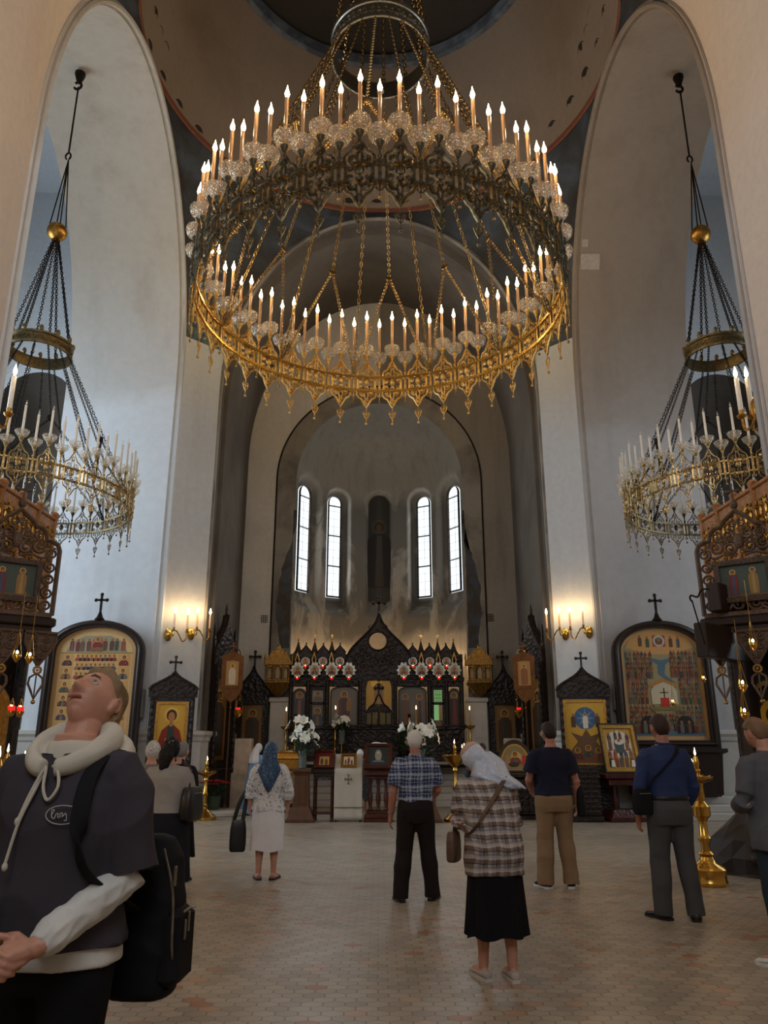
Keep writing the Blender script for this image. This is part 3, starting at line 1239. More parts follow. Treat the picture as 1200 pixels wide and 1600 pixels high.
CH = {}
CH['panel'] = panel_mesh(1.45).mesh('filigree_panel', MAT['band'])
CH['boss'] = boss_mesh().mesh('boss', MAT['band'])
CH['heart'] = heart_mesh().mesh('heart_pendant', MAT['band'])
CH['bracket'] = bracket_mesh().mesh('link_bracket', MAT['band'])
CH['ball'] = ball_mesh().mesh('ball_drop', MAT['bronze'])
CH['cup'] = cup_mesh().mesh('candle_cup', MAT['band'])
CH['bowl'] = bowl_mesh(False).mesh('glass_bowl', MAT['crystal'], smooth=False)
CH['dish'] = bowl_mesh(True).mesh('glass_dish', MAT['crystal'], smooth=False)
CH['candle'] = candle_mesh().mesh('candle', MAT['tube_candle'])
CH['flame'] = flame_mesh().mesh('flame', MAT['flame'])
CH['gpanel'] = panel_mesh(.95).mesh('filigree_panel_gilt', MAT['gband'])
CH['gboss'] = boss_mesh().mesh('boss_gilt', MAT['gband'])
CH['gheart'] = heart_mesh().mesh('heart_pendant_gilt', MAT['gband'])
CH['gbracket'] = bracket_mesh().mesh('link_bracket_gilt', MAT['gband'])
CH['gball'] = ball_mesh().mesh('ball_drop_gilt', MAT['gband'])
CH['gcup'] = cup_mesh().mesh('candle_cup_gilt', MAT['gband'])
CH['wcandle'] = candle_mesh(.95).mesh('white_candle', MAT['white_candle'])


def tip_mesh(h):
    m = MB()
    m.lathe([(.008, .225 + h), (.022, .245 + h), (.026, .275 + h), (.016, .32 + h), (.002, .38 + h)], 8)
    return m


CH['bulb'] = tip_mesh(.95).mesh('bulb_tip', MAT['crystal'])


def ob(name, me, parent=None, M=None):
    o = bpy.data.objects.new(name, me)
    COL.objects.link(o)
    o.parent = parent
    if M is not None:
        o.matrix_local = M
    return o


def chain_mesh(L, link=.1, r=.011, wid=.028, mat=None, name='chain'):
    """chain hanging along -z from the origin"""
    m = MB()
    n = max(2, int(round(L / (link * .78))))
    step = L / n
    for i in range(n):
        z = -step * (i + .5)
        h = step * .66
        pts = []
        for a in np.linspace(0, 2 * PI, 9)[:-1]:
            c, s = math.cos(a), math.sin(a)
            pts.append((wid * c, 0, z + h * s) if i % 2 else (0, wid * c, z + h * s))
        m.tube(pts, r, 4, closed=True, up=(0, 1, 0) if i % 2 else (1, 0, 0))
    return m.mesh(name, mat)


def span(o_name, me, L, p, q, parent):
    """hang a chain mesh of length L between local points p and q"""
    p, q = Vector(p), Vector(q)
    d = q - p
    M = T(*p) @ (-d).to_track_quat('Z', 'Y').to_matrix().to_4x4() @ Matrix.Diagonal((1, 1, d.length / L, 1))
    return ob(o_name, me, parent, M)


def crown_ring(R, h, mats):
    m = MB()
    n = 64
    prof = [(R - .03, 0), (R + .015, 0), (R + .02, h * .1), (R, h * .12), (R, h * .8), (R + .025, h * .84), (R + .03, h), (R - .01, h), (R - .03, h * .9)]
    m.rings([[(r * math.cos(2 * PI * j / n), r * math.sin(2 * PI * j / n), z) for j in range(n)] for r, z in prof + [prof[0]]], True, False)
    # raised leaf scroll round the band
    for k in range(24):
        a = 2 * PI * k / 24
        M = rotz(a) @ T(R + .005, 0, h * .46) @ rotz(PI / 2)
        m.M = M
        for s in (1, -1):
            m.tube(spiral(s * R * .06, 0, h * .2, 1.2, PI / 2 * s, 9, .3, hand=s), h * .035, 4, up=(0, 1, 0))
        m.M = None
    for k in range(12):
        a = 2 * PI * k / 12
        m.ell((R * math.cos(a), R * math.sin(a), h + .06), (.045, .045, .075), 8, 6)
    return m


def chandelier(name, label, cat, loc, R, n, sc, lit, ringR, ringdz, ringh, nch, topdz, topR, rot0=0.0):
    root = thing(name, label, cat, loc)
    root.rotation_euler = (0, 0, rot0)
    pre = '' if lit else 'g'
    S = Matrix.Diagonal((sc, sc, sc, 1))
    m = MB()
    for z in (-.19, .19):
        pr = [(R / sc - .05, z - .03), (R / sc - .015, z - .03), (R / sc - .015, z + .03), (R / sc - .05, z + .03), (R / sc - .05, z - .03)]
        m.rings([[(sc * r * math.cos(2 * PI * j / 108), sc * r * math.sin(2 * PI * j / 108), sc * zz) for j in range(108)] for r, zz in pr], True, False)
    m.obj('hoop', MAT['brass'] if lit else MAT['dbronze'], root)
    for k in range(2 * n):
        a = 2 * PI * k / (2 * n)
        M = rotz(a) @ T(R, 0, 0) @ rotz(PI / 2) @ S
        if k % 2 == 0:
            p = ob('filigree_panel', CH[pre + 'panel'], root, M)
            ob('boss', CH[pre + 'boss'], p)
            ob('heart_pendant', CH[pre + 'heart'], p)
            cz = .66
        else:
            p = ob('link_bracket', CH[pre + 'bracket'], root, M)
            ob('ball_drop', CH[pre + 'ball'], p)
            cz = .44
        Mc = M @ T(0, 0, cz)
        if lit:
            b = ob('glass_bowl', CH['bowl'], root, Mc)
        else:
            b = ob('glass_bowl', CH['dish'], root, Mc)
        ob('candle_cup', CH[pre + 'cup'], b)
        c = ob('candle', CH['candle' if lit else 'wcandle'], root, Mc)
        if lit:
            ob('flame', CH['flame'], c)
        else:
            ob('bulb', CH['bulb'], c)
    # crown ring and the chains
    cr = crown_ring(ringR, ringh, None)
    o = cr.obj('crown_ring', MAT['silver'] if lit else MAT['dbronze'], root)
    o.location = (0, 0, ringdz)
    cm = MAT['chainm'] if lit else MAT['iron']
    L = math.hypot(R - ringR, ringdz)
    me = chain_mesh(L, .15 * sc, .012 * sc if lit else .013 * sc, .032 * sc, cm)
    disc = MB()
    disc.lathe([(.005, -.03), (.09, -.02), (.11, 0), (.09, .02), (.04, .03), (.005, .04)], 14)
    disc_me = disc.mesh('chain_boss', cm)
    for k in range(nch):
        a = 2 * PI * (k + .5) / nch
        a2 = 2 * PI * (k + 1) / nch
        f = .38
        low = lambda aa: (R * .985 * math.cos(aa), R * .985 * math.sin(aa), .2 * sc)
        high = lambda aa: (ringR * math.cos(aa), ringR * math.sin(aa), ringdz)
        rj = R + (ringR - R) * f
        j = (rj * math.cos(a2), rj * math.sin(a2), ringdz * f)
        span('chain', me, L, high(a), low(a), root)
        span('chain', me, L, high(a2), j, root)
        span('chain', me, L, j, low(a), root)
        span('chain', me, L, j, low(a + 2 * PI / nch), root)
        d = ob('chain_boss', disc_me, root)
        nrm = Vector((math.cos(a2), math.sin(a2), -.2))
        d.matrix_local = T(*j) @ nrm.to_track_quat('Z', 'Y').to_matrix().to_4x4() @ Matrix.Diagonal((sc if sc < .9 else .9,) * 3 + (1,))
    me2 = chain_mesh(topdz - ringdz, .14 * sc, .016 * sc, .04 * sc, cm)
    for k in range(nch // 2 * 2 if lit else 8):
        nn = nch if lit else 8
        a = 2 * PI * k / nn
        span('chain', me2, topdz - ringdz, (topR * math.cos(a), topR * math.sin(a), topdz), (ringR * .98 * math.cos(a), ringR * .98 * math.sin(a), ringdz + ringh), root)
    return root


ZB = 10.48
big = chandelier('ring_chandelier', 'huge bronze ring chandelier with lit candles and crystal bowls under the dome', 'chandelier',
                 (0, YC, ZB), 3.84, 36, 1.0, True, 1.14, 17.02 - ZB, .5, 12, 24.4 - ZB, .25, rot0=math.radians(-95))
hk = MB()
hk.lathe([(.3, 0), (.34, .05), (.34, .2), (.2, .3), (.06, .36), (.06, 4.2)], 20)
h = hk.obj('ceiling_hub', MAT['iron'], big)
h.location = (0, 0, 24.4 - ZB - .1)
cl = MB()
cl.lathe([(.002, .012), (.075, .012), (.085, .005), (.085, -.02), (.002, -.02)], 18)
lb = cl.obj('white_disc', simple('white_enamel', (226, 226, 226), .4), big)
lb.matrix_local = rotz(math.radians(4)) @ T(1.02 * -1, 0, 17.02 - ZB + .1) @ Matrix.Rotation(-PI / 2, 4, 'Y')
lb['label'] = 'small white round disc hanging inside the crown ring'
for k in range(18):
    a = 2 * PI * (k + .5) / 18
    point_light('candle_light', (3.84 * math.cos(a), 3.84 * math.sin(a), 1.9), 18, (1.0, .74, .46), .06, big)

for sgn, side in ((-1, 'left'), (1, 'right')):
    c = chandelier('ring_chandelier', 'gilt ring chandelier with unlit white candles in the %s side arm' % side, 'chandelier',
                   (sgn * 7.0, YC, 6.1), 2.12, 30, .6, False, .62, 9.2 - 6.1, .26, 8, 12.0 - 6.1, .05, rot0=math.radians(6 * sgn))
    m = MB()
    m.ell((0, 0, 12.2 - 6.1), (.21, .21, .21), 24, 14)
    m.lathe([(.03, 11.9 - 6.1), (.07, 11.93 - 6.1), (.05, 12.0 - 6.1)], 12)
    m.obj('ball', MAT['gilt'], c)
    m = MB()
    for k in range(4):
        a = PI / 4 + k * PI / 2
        m.tube([(.17 * math.cos(a), .17 * math.sin(a), 12.3 - 6.1), (.02, 0, 14.1 - 6.1)], .014, 5)
    m.tube([(.0 + .06 * math.cos(t), 0, 14.2 - 6.1 + .09 * math.sin(t)) for t in np.linspace(-1.2, 4.2, 14)], .02, 6, up=(0, 1, 0))
    m.tube([(0, 0, 14.28 - 6.1), (0, 0, 16.15 - 6.1)], .02, 6)
    m.tube([(.09 * math.cos(t) - .02, 0, 16.2 - 6.1 + .1 * math.sin(t)) for t in np.linspace(-2.6, 2.4, 12)], .03, 6, up=(0, 1, 0))
    m.lathe([(.05, 16.28 - 6.1), (.12, 16.5 - 6.1), (.12, 16.56 - 6.1)], 12)
    m.obj('hanging_rod', MAT['iron'], c)
# ------------------------------------------------------------------ painted icons
GOLD = lin((200, 154, 74))
SKIN = lin((150, 98, 62))


def C(*rgb):
    return lin(rgb)


def disc(m, x, z, r, y, col, n=14, rz=None):
    m.paint = col
    m.poly([(x + r * math.cos(2 * PI * k / n), y, z + (rz or r) * math.sin(2 * PI * k / n)) for k in range(n)])


def shape(m, pts, y, col):
    m.paint = col
    m.poly([(x, y, z) for x, z in pts])


def bust(m, x, z, s, robe, inner=None, y=-.002, halo=GOLD, veil=None):
    """half-length saint, s = height"""
    disc(m, x, z + .7 * s, .25 * s, y, halo)
    shape(m, [(x - .42 * s, z), (x + .42 * s, z), (x + .4 * s, z + .28 * s), (x + .22 * s, z + .47 * s), (x - .22 * s, z + .47 * s), (x - .4 * s, z + .28 * s)], y - .0008, robe)
    if inner:
        shape(m, [(x - .12 * s, z), (x + .12 * s, z), (x + .07 * s, z + .46 * s), (x - .07 * s, z + .46 * s)], y - .0014, inner)
    disc(m, x, z + .7 * s, .16 * s, y - .0018, veil or C(60, 40, 28), rz=.19 * s)
    disc(m, x, z + .66 * s, .105 * s, y - .0026, SKIN, rz=.14 * s)
    disc(m, x + .16 * s, z + .22 * s, .05 * s, y - .0026, SKIN)


def full(m, x, z, s, robe, inner=None, y=-.002, halo=GOLD):
    """standing saint, s = height"""
    disc(m, x, z + .87 * s, .115 * s, y, halo)
    shape(m, [(x - .15 * s, z), (x + .15 * s, z), (x + .17 * s, z + .4 * s), (x + .16 * s, z + .68 * s), (x + .07 * s, z + .78 * s), (x - .07 * s, z + .78 * s), (x - .16 * s, z + .68 * s), (x - .17 * s, z + .4 * s)], y - .0008, robe)
    if inner:
        shape(m, [(x - .06 * s, z + .02 * s), (x + .07 * s, z + .02 * s), (x + .04 * s, z + .74 * s), (x - .03 * s, z + .74 * s)], y - .0014, inner)
    disc(m, x, z + .87 * s, .065 * s, y - .0016, C(60, 42, 30), rz=.075 * s)
    disc(m, x, z + .855 * s, .045 * s, y - .0022, SKIN, rz=.058 * s)


ROBES = [C(120, 40, 30), C(60, 66, 84), C(92, 58, 40), C(70, 84, 66), C(140, 92, 60), C(52, 44, 40), C(150, 62, 44), C(104, 96, 84)]


def crowd(m, x0, x1, z0, rows, s, seed, y=-.003, dz=None):
    r = random.Random(seed)
    for q in range(rows):
        n = max(1, int((x1 - x0) / (.42 * s)))
        for k in range(n):
            x = x0 + (x1 - x0) * (k + .5) / n + r.uniform(-.06, .06) * s
            z = z0 + (rows - 1 - q) * (dz or .45 * s) + r.uniform(-.05, .05) * s
            full(m, x, z, s, r.choice(ROBES), r.choice(ROBES), y=y - .002 * q, halo=C(178, 132, 70))


def rect(x0, x1, z0, z1):
    return [(x0, z0), (x1, z0), (x1, z1), (x0, z1)]


def arched(w, z0, zs, rise, n=14):
    return [(-w, z0), (w, z0)] + [(w * math.cos(PI * k / n), zs + rise * math.sin(PI * k / n)) for k in range(n + 1)]


def scale2(pts, k, c):
    return [(c[0] + (x - c[0]) * k, c[1] + (z - c[1]) * k) for x, z in pts]


def ogee(w, z0, zs, zt, n=8):
    """keel-arched outline: half width w, foot z0, shoulder zs, point zt"""
    h = zt - zs
    right = [(w, z0), (w, zs)]
    for k in range(1, n + 1):
        t = k / n
        x = w * (1 - smooth01(t) * .78 - .22 * t)
        z = zs + h * (.55 * math.sin(t * PI / 2) ** .9 + .45 * t ** 3)
        right.append((x, z))
    right[-1] = (0.0, zt)
    return right + [(-x, z) for x, z in right[-2::-1]]


def cross(m, x, z, h, y0=-.02, y1=.02, w=None, budded=True):
    """upright cross whose foot is at (x, z)"""
    t = w or h * .06
    m.box(x - t, x + t, y0, y1, z, z + h)
    m.box(x - h * .32, x + h * .32, y0, y1, z + h * .58, z + h * .58 + 2 * t)
    if budded:
        for bx, bz in ((x - h * .34, z + h * .58 + t), (x + h * .34, z + h * .58 + t), (x, z + h)):
            m.ell((bx, (y0 + y1) / 2, bz), (t * 1.8, (y1 - y0) * .6, t * 1.8), 10, 6)


def frame_panel(outer, inner, depth, mat, parent, name='frame', y=0):
    m = MB()
    m.frame(outer, inner, y - depth, y)
    mid = [((a[0] * .5 + b[0] * .5), (a[1] * .5 + b[1] * .5)) for a, b in zip(outer, inner)]
    loop = [(x, y - depth, z) for x, z in mid]
    m.tube(loop, .18 * math.dist(outer[0], inner[0]), 6, closed=True, up=(0, 1, 0))
    return m.obj(name, mat, parent)


# ------------------------------------------------------------------ large arched icons on the side walls
def big_icon(sgn):
    lab = 'large arched icon of many small saint busts in black frame, behind the upturned man' if sgn < 0 else \
        'large arched icon crowded with figures around a blue river, black frame, right wall'
    r = thing('wall_icon', lab, 'icon', (sgn * 6.62, 18.26, .46))
    W, zs, rise = 1.14, 3.2, .72
    out = arched(W, 1.02, zs, rise, 20)
    inn = arched(W - .19, 1.2, zs, rise - .16, 20)
    frame_panel(out, inn, .14, MAT['dwood_s'], r)
    m = MB()
    m.prism(out, -.02, .0)
    m.obj('back_board', MAT['dwood_s'], r)
    # base cabinet
    m = MB()
    m.rings([[(-x, -y, z), (x, -y, z), (x, 0, z), (-x, 0, z)] for x, y, z in ((.95, .25, 0), (1.0, .3, .06), (1.0, .3, .1), (1.06, .34, .9), (1.16, .4, .94), (1.16, .4, 1.02))])
    m.obj('cabinet', MAT['dwood_s'], r, smooth=False)
    m = MB()
    m.lathe([(.1, 0), (.12, .04), (.07, .1), (.05, .16), (.03, .22), (.02, .3)], 12, at=(0, -.07, zs + rise - .02))
    cross(m, 0, zs + rise + .24, .38, -.09, -.05, .025)
    m.obj('cross', MAT['iron'], r)
    p = MB()
    shape(p, arched(W - .19, 1.2, zs, rise - .16, 20), -.024, C(196, 150, 96))
    rr = random.Random(3)
    if sgn < 0:
        shape(p, arched(W - .3, 1.3, zs, rise - .27, 20), -.026, C(206, 168, 112))
        # group under the arch
        shape(p, [(-.72, zs - .02), (.72, zs - .02), (.6, zs + .22), (.3, zs + .36), (-.3, zs + .36), (-.6, zs + .22)], -.028, C(150, 140, 110))
        crowd(p, -.66, .66, zs + .0, 1, .3, 5, -.03)
        disc(p, 0, zs + .22, .12, -.036, C(176, 96, 60))
        bust(p, 0, zs + .1, .24, C(120, 34, 30), y=-.037)
        shape(p, rect(-.16, .16, zs + .0, zs + .09), -.038, C(130, 84, 50))
        shape(p, rect(-.84, .84, zs - .045, zs - .03), -.029, C(60, 80, 52))
        for k in range(6):
            z = 1.32 + k * .307
            for x in (-.66, .66):
                shape(p, rect(x - .15, x + .15, z, z + .29), -.028, C(196, 144, 80))
                bust(p, x, z + .01, .27, ROBES[(k + (x > 0) * 3) % 8], ROBES[(k * 3 + 1) % 8], -.03, halo=C(212, 166, 84))
        for q in range(9):
            z = 1.34 + q * .203
            shape(p, rect(-.47, .47, z, z + .185), -.028, C(192, 142, 82))
            n = 9 if q > 5 else 7
            for k in range(n):
                x = -.42 + .84 * k / (n - 1)
                bust(p, x, z + .01, .165, rr.choice(ROBES), None, -.03, halo=C(212, 166, 84))
    else:
        shape(p, arched(W - .27, 1.28, zs, rise - .26, 20), -.026, C(150, 138, 98))
        shape(p, [(-.8, zs + .1), (-.3, zs - .06), (.3, zs - .06), (.8, zs + .1), (.7, zs + .28), (.4, zs + .42), (0, zs + .47), (-.4, zs + .42), (-.7, zs + .28)], -.028, C(196, 146, 84))
        shape(p, rect(-.15, .15, zs + .12, zs + .38), -.03, C(170, 52, 40))
        disc(p, 0, zs + .25, .14, -.031, C(176, 176, 160))
        disc(p, 0, zs + .25, .09, -.032, C(60, 84, 74))
        bust(p, 0, zs + .17, .17, C(150, 60, 40), y=-.033)
        crowd(p, -.52, -.2, zs + .11, 1, .27, 8, -.03)
        crowd(p, .2, .52, zs + .11, 1, .27, 9, -.03)
        shape(p, [(-.36, zs - .12), (0, zs - .2), (.34, zs - .12), (.1, zs - .3), (.06, zs - .52), (.3, zs - .72), (.1, zs - .68), (-.1, zs - .5), (-.08, zs - .3)], -.029, C(84, 104, 116))
        shape(p, [(-.85, 1.3), (.85, 1.3), (.85, 1.38), (.3, 1.44), (-.2, 1.42), (-.85, 1.36)], -.029, C(84, 104, 116))
        for (x0, x1, z0, rows, sd) in ((-.84, -.2, zs - .62, 5, 1), (.2, .84, zs - .6, 5, 2), (-.84, -.36, zs - 1.2, 6, 3), (.36, .84, zs - 1.2, 6, 4), (-.84, -.22, zs - 1.84, 5, 5), (.2, .84, zs - 1.84, 5, 6), (-.3, .3, zs - 1.8, 3, 7)):
            crowd(p, x0, x1, z0, rows, .2, sd, -.031, .11)
        shape(p, [(-.3, zs - 1.2), (.3, zs - 1.2), (.3, zs - .9), (.2, zs - .76), (0, zs - .7), (-.2, zs - .76), (-.3, zs - .9)], -.04, C(190, 178, 150))
        shape(p, [(-.36, zs - .78), (0, zs - .62), (.36, zs - .78), (.3, zs - .82), (0, zs - .7), (-.3, zs - .82)], -.042, C(176, 120, 52))
        shape(p, rect(-.012, .012, zs - 1.2, zs - .84), -.043, C(50, 36, 30))
        shape(p, rect(-.1, .1, zs - .95, zs - .93), -.043, C(50, 36, 30))
        shape(p, rect(-.1, .1, zs - 1.26, zs - 1.06), -.044, C(168, 36, 28))
        shape(p, [(-.4, zs - 1.26), (.4, zs - 1.26), (.3, zs - 1.34), (-.3, zs - 1.34)], -.043, C(120, 112, 66))
        for x in (-.42, .42):
            shape(p, [(x - .2, zs - 1.85)] + [(x + .2 * math.cos(a), zs - 1.66 + .2 * math.sin(a)) for a in np.linspace(PI, 0, 9)] + [(x + .2, zs - 1.85)], -.041, C(40, 34, 30))
            crowd(p, x - .17, x + .17, zs - 1.85, 1, .28, 11, -.043)
    p.obj('painting', MAT['paint'], r, smooth=False)
    return r


big_icon(-1)
big_icon(1)

# ------------------------------------------------------------------ keel-arched icon cases on the cut corners
def corner_case(sgn):
    lab = 'black carved icon case with cross, holding icon of a saint in red cloak' if sgn < 0 else \
        'black carved icon case with cross, holding icon of a figure in blue halo'
    k = 1.0 if sgn < 0 else 1.12
    r = thing('icon_case', lab, 'icon case', (sgn * 4.8, 18.45, 0), rz=sgn * -math.radians(14))
    m = MB()
    W = .55 * k
    out = ogee(W, 2.62, 2.78, 3.22 + (.1 if sgn > 0 else 0))
    m.prism(out, -.16, .0)
    m.tube([(x * 1.0, -.16, z) for x, z in out[1:-1]], .035, 6, up=(0, 1, 0))
    m.obj('gable', wood('carved_gable_wood', (40, 30, 25), .42, .9, cscale=14), r)
    m = MB()
    zc = 3.2 + (.1 if sgn > 0 else 0)
    cross(m, 0, zc, .34, -.11, -.06, .022)
    m.obj('cross', MAT['dwood'], r)
    m = MB()
    wi, z0, z1 = (.34 * k, 1.25, 2.5) if sgn < 0 else (.42 * k, 1.12, 2.55)
    m.frame(rect(-W + .05, W - .05, .9, 2.7), rect(-wi - .03, wi + .03, z0, z1 + .03), -.15, 0)
    for s in (-1, 1):
        m.tube([(s * (W - .1), -.16, z) for z in np.linspace(.95, 2.62, 20)], [.03 + .012 * (i % 2) for i in range(20)], 8)
    m.obj('frame', MAT['dwood'], r, smooth=False)
    m = MB()
    m.bbox(-W + .02, W - .02, -.3, .02, .0, .9, .02)
    for q in range(3):
        m.bbox(-W + .1, W - .1, -.32, -.28, .1 + q * .26, .3 + q * .26, .02)
    m.bbox(-W - .03, W + .03, -.36, .02, .88, .94, .015)
    m.obj('cabinet', wood('carved_cabinet_wood', (36, 27, 22), .42, .7, cscale=20), r)
    m = MB()
    fw = .045
    m.frame(rect(-wi - .02, wi + .02, z0, z1 + .02), rect(-wi + fw, wi - fw, z0 + fw, z1 - fw), -.1, -.05)
    m.obj('gilt_frame', MAT['gilt'], r, smooth=False)
    p = MB()
    shape(p, rect(-wi, wi, z0, z1), -.06, C(206, 160, 60))
    h = z1 - z0
    if sgn < 0:
        # half-length young saint in a red cloak holding a small box
        cx = .0
        disc(p, cx, z0 + .78 * h, .17, -.063, C(222, 178, 84), 24)
        shape(p, [(-.27, z0 + .05), (.27, z0 + .05), (.27, z0 + .3 * h), (.2, z0 + .5 * h), (.06, z0 + .6 * h), (-.06, z0 + .6 * h), (-.2, z0 + .5 * h), (-.27, z0 + .3 * h)], -.066, C(132, 46, 30))
        shape(p, [(-.1, z0 + .05), (.1, z0 + .05), (.07, z0 + .58 * h), (-.07, z0 + .58 * h)], -.068, C(50, 62, 56))
        disc(p, cx, z0 + .77 * h, .115, -.07, C(64, 40, 24), 20, .13)
        disc(p, cx, z0 + .745 * h, .075, -.073, C(176, 116, 72), 20, .105)
        shape(p, rect(-.035, .035, z0 + .57 * h, z0 + .68 * h), -.072, C(168, 110, 70))
        disc(p, .03, z0 + .33 * h, .05, -.074, C(168, 110, 70))
        shape(p, rect(-.12, .02, z0 + .28 * h, z0 + .36 * h), -.076, C(190, 140, 60))
    else:
        # bright figure in a blue ring, two beside, rocks and fallen figures under
        disc(p, 0, z0 + .72 * h, .25, -.063, C(70, 98, 132), 28)
        for a in range(8):
            t = 2 * PI * a / 8
            shape(p, [(.05 * math.cos(t - .5), z0 + .72 * h + .05 * math.sin(t - .5)), (.23 * math.cos(t), z0 + .72 * h + .23 * math.sin(t)), (.05 * math.cos(t + .5), z0 + .72 * h + .05 * math.sin(t + .5))], -.0645, C(120, 146, 170))
        full(p, 0, z0 + .56 * h, .36, C(220, 210, 186), y=-.067)
        for x in (-.27, .27):
            full(p, x, z0 + .58 * h, .32, C(92, 66, 44), C(70, 74, 60), y=-.067)
        shape(p, [(-.38, z0 + .04), (.38, z0 + .04), (.38, z0 + .2 * h), (.2, z0 + .36 * h), (.34, z0 + .5 * h), (.1, z0 + .44 * h), (.0, z0 + .55 * h), (-.1, z0 + .44 * h), (-.34, z0 + .5 * h), (-.2, z0 + .36 * h), (-.38, z0 + .2 * h)], -.065, C(112, 82, 56))
        for i, x in enumerate((-.22, .02, .24)):
            bust(p, x, z0 + .12 + .05 * (i == 1), .28, ROBES[(i * 3) % 8], ROBES[i + 1], y=-.068)
    p.obj('painting', MAT['paint_gold'], r, smooth=False)
    return r


corner_case(-1)
corner_case(1)

# ------------------------------------------------------------------ wall sconces
def sconce_on_corner(u, v, sgn, label):
    d = ray(u, v)
    n = Vector((-sgn * .7071, -.7071, 0))
    P0 = Vector((sgn * A, YC + B, 0))
    O = Vector((0, 0, CAMZ))
    t = (P0 - O).dot(n) / d.dot(n)
    p = O + d * t
    r = thing('wall_sconce', label, 'wall lamp', p, group='brass sconces on the corner piers')
    r.rotation_euler = (0, 0, math.atan2(n.y, n.x) + PI / 2)
    r.scale = (1, 1.5, 1)
    build_sconce(r, -sgn)
    return r


def build_sconce(r, hand):
    m = MB()
    rings = []
    for z, rx in ((0, 1), (.02, 1), (.035, .8), (.05, .45), (.06, .1)):
        rings.append([(rx * .1 * math.cos(2 * PI * j / 16), -z, rx * .15 * math.sin(2 * PI * j / 16)) for j in range(16)])
    m.rings(rings)
    m.ell((0, -.06, 0), (.05, .04, .07), 12, 8)
    m.obj('wall_plate', MAT['brass'], r)
    m = MB()
    pts = bez([(0, -.06, .02), (hand * .1, -.12, .1), (hand * .17, -.16, -.02), (hand * .26, -.17, -.16), (hand * .35, -.17, -.08), (hand * .36, -.17, .06)], 6)
    m.tube(pts, .014, 6, up=(0, 1, 0))
    m.tube(bez([(0, -.06, .0), (0, -.15, -.05), (0, -.18, .04), (0, -.18, .1)], 5), .014, 6, up=(1, 0, 0))
    for x in (0, hand * .36):
        m.lathe([(.014, .05), (.035, .07), (.05, .09), (.02, .1), (.028, .14), (.03, .15)], 10, at=(x, -.175, 0))
    m.obj('arm', MAT['brass'], r)
    for x in (0, hand * .36):
        m = MB()
        m.lathe([(.02, .14), (.02, .5), (.01, .51)], 8, at=(x, -.175, 0))
        c = m.obj('candle', MAT['tube_candle'], r)
        m = MB()
        m.lathe([(.004, .51), (.02, .53), (.026, .56), (.018, .6), (.002, .66)], 8, at=(x, -.175, 0))
        m.obj('flame', MAT['flame'], c)
        point_light('sconce_light', (x, -.2, .57), 9, (1.0, .66, .33), .04, r)


for (u, v, sgn, lb) in ((262, 992, -1, 'two-candle brass sconce on left corner pier, the one nearer the side wall'),
                        (298, 991, -1, 'two-candle brass sconce on left corner pier, the one nearer the sanctuary'),
                        (921, 988, 1, 'two-candle brass sconce on right corner pier, the one nearer the side wall'),
                        (884, 991, 1, 'two-candle brass sconce on right corner pier, the one nearer the sanctuary')):
    sconce_on_corner(u, v, sgn, lb)

for sgn, lab in ((-1, 'lit candle sconce on the near left pier beside the left chandelier'), (1, 'two lit candles in sconce on near right pier beside the right chandelier')):
    r = thing('wall_sconce', lab, 'wall lamp', (-5.42 if sgn < 0 else 5.33, 10.35, 6.05))
    r.rotation_euler = (0, 0, PI)
    m = MB()
    for q in range(2 if sgn > 0 else 1):
        m.tube(bez([(0, .5, .0), (-.12 * q, .25, -.15), (-.12 * q, .05, -.12), (-.16 * q, 0, .08)], 6), .02, 6, up=(1, 0, 0))
        m.lathe([(.02, .06), (.06, .09), (.07, .12), (.03, .14), (.04, .2)], 12, at=(-.16 * q, 0, 0))
    m.ell((0, .5, 0), (.12, .05, .2), 14, 8)
    m.obj('arm', MAT['gilt'], r)
    for q in range(2 if sgn > 0 else 1):
        x = .16 * q * sgn * -1
        m = MB()
        m.lathe([(.035, .2), (.035, .72), (.012, .74)], 10, at=(x, 0, 0))
        c = m.obj('candle', MAT['white_candle'], r)
        m = MB()
        m.lathe([(.004, .74), (.026, .77), (.03, .8), (.02, .85), (.002, .92)], 8, at=(x, 0, 0))
        m.obj('flame', MAT['flame'], c)
    point_light('sconce_light', (.08 * sgn, 0, .95), 30, (1.0, .70, .40), .05, r)

# unseen lamps added above and beside the camera to warm the near piers
for sgn in (-1, 1):
    r = thing('wall_sconce', 'unseen added two-candle brass sconce high on the %s wall of the west arm' % ('left' if sgn < 0 else 'right'), 'wall lamp', (sgn * 5.29, 6.3, 8.4))
    r.rotation_euler = (0, 0, sgn * -PI / 2)
    r.scale = (1.6, 2.4, 1.6)
    build_sconce(r, 1)
    for c in [c for c in r.children if c.type == 'LIGHT']:
        c.data.energy = 50 if sgn < 0 else 34
        c.data.shadow_soft_size = .08

# ------------------------------------------------------------------ iconostasis
YI = 23.25
ICO = thing('iconostasis', 'black carved wooden icon screen with keel-arched centre and row of small gables', 'icon screen', (0, YI, PZ))
ICO.scale = (1.05, 1, 1)
carved = wood('screen_carved_wood', (34, 25, 20), .4, 1.0, cscale=11)
zz = lambda z: z - PZ
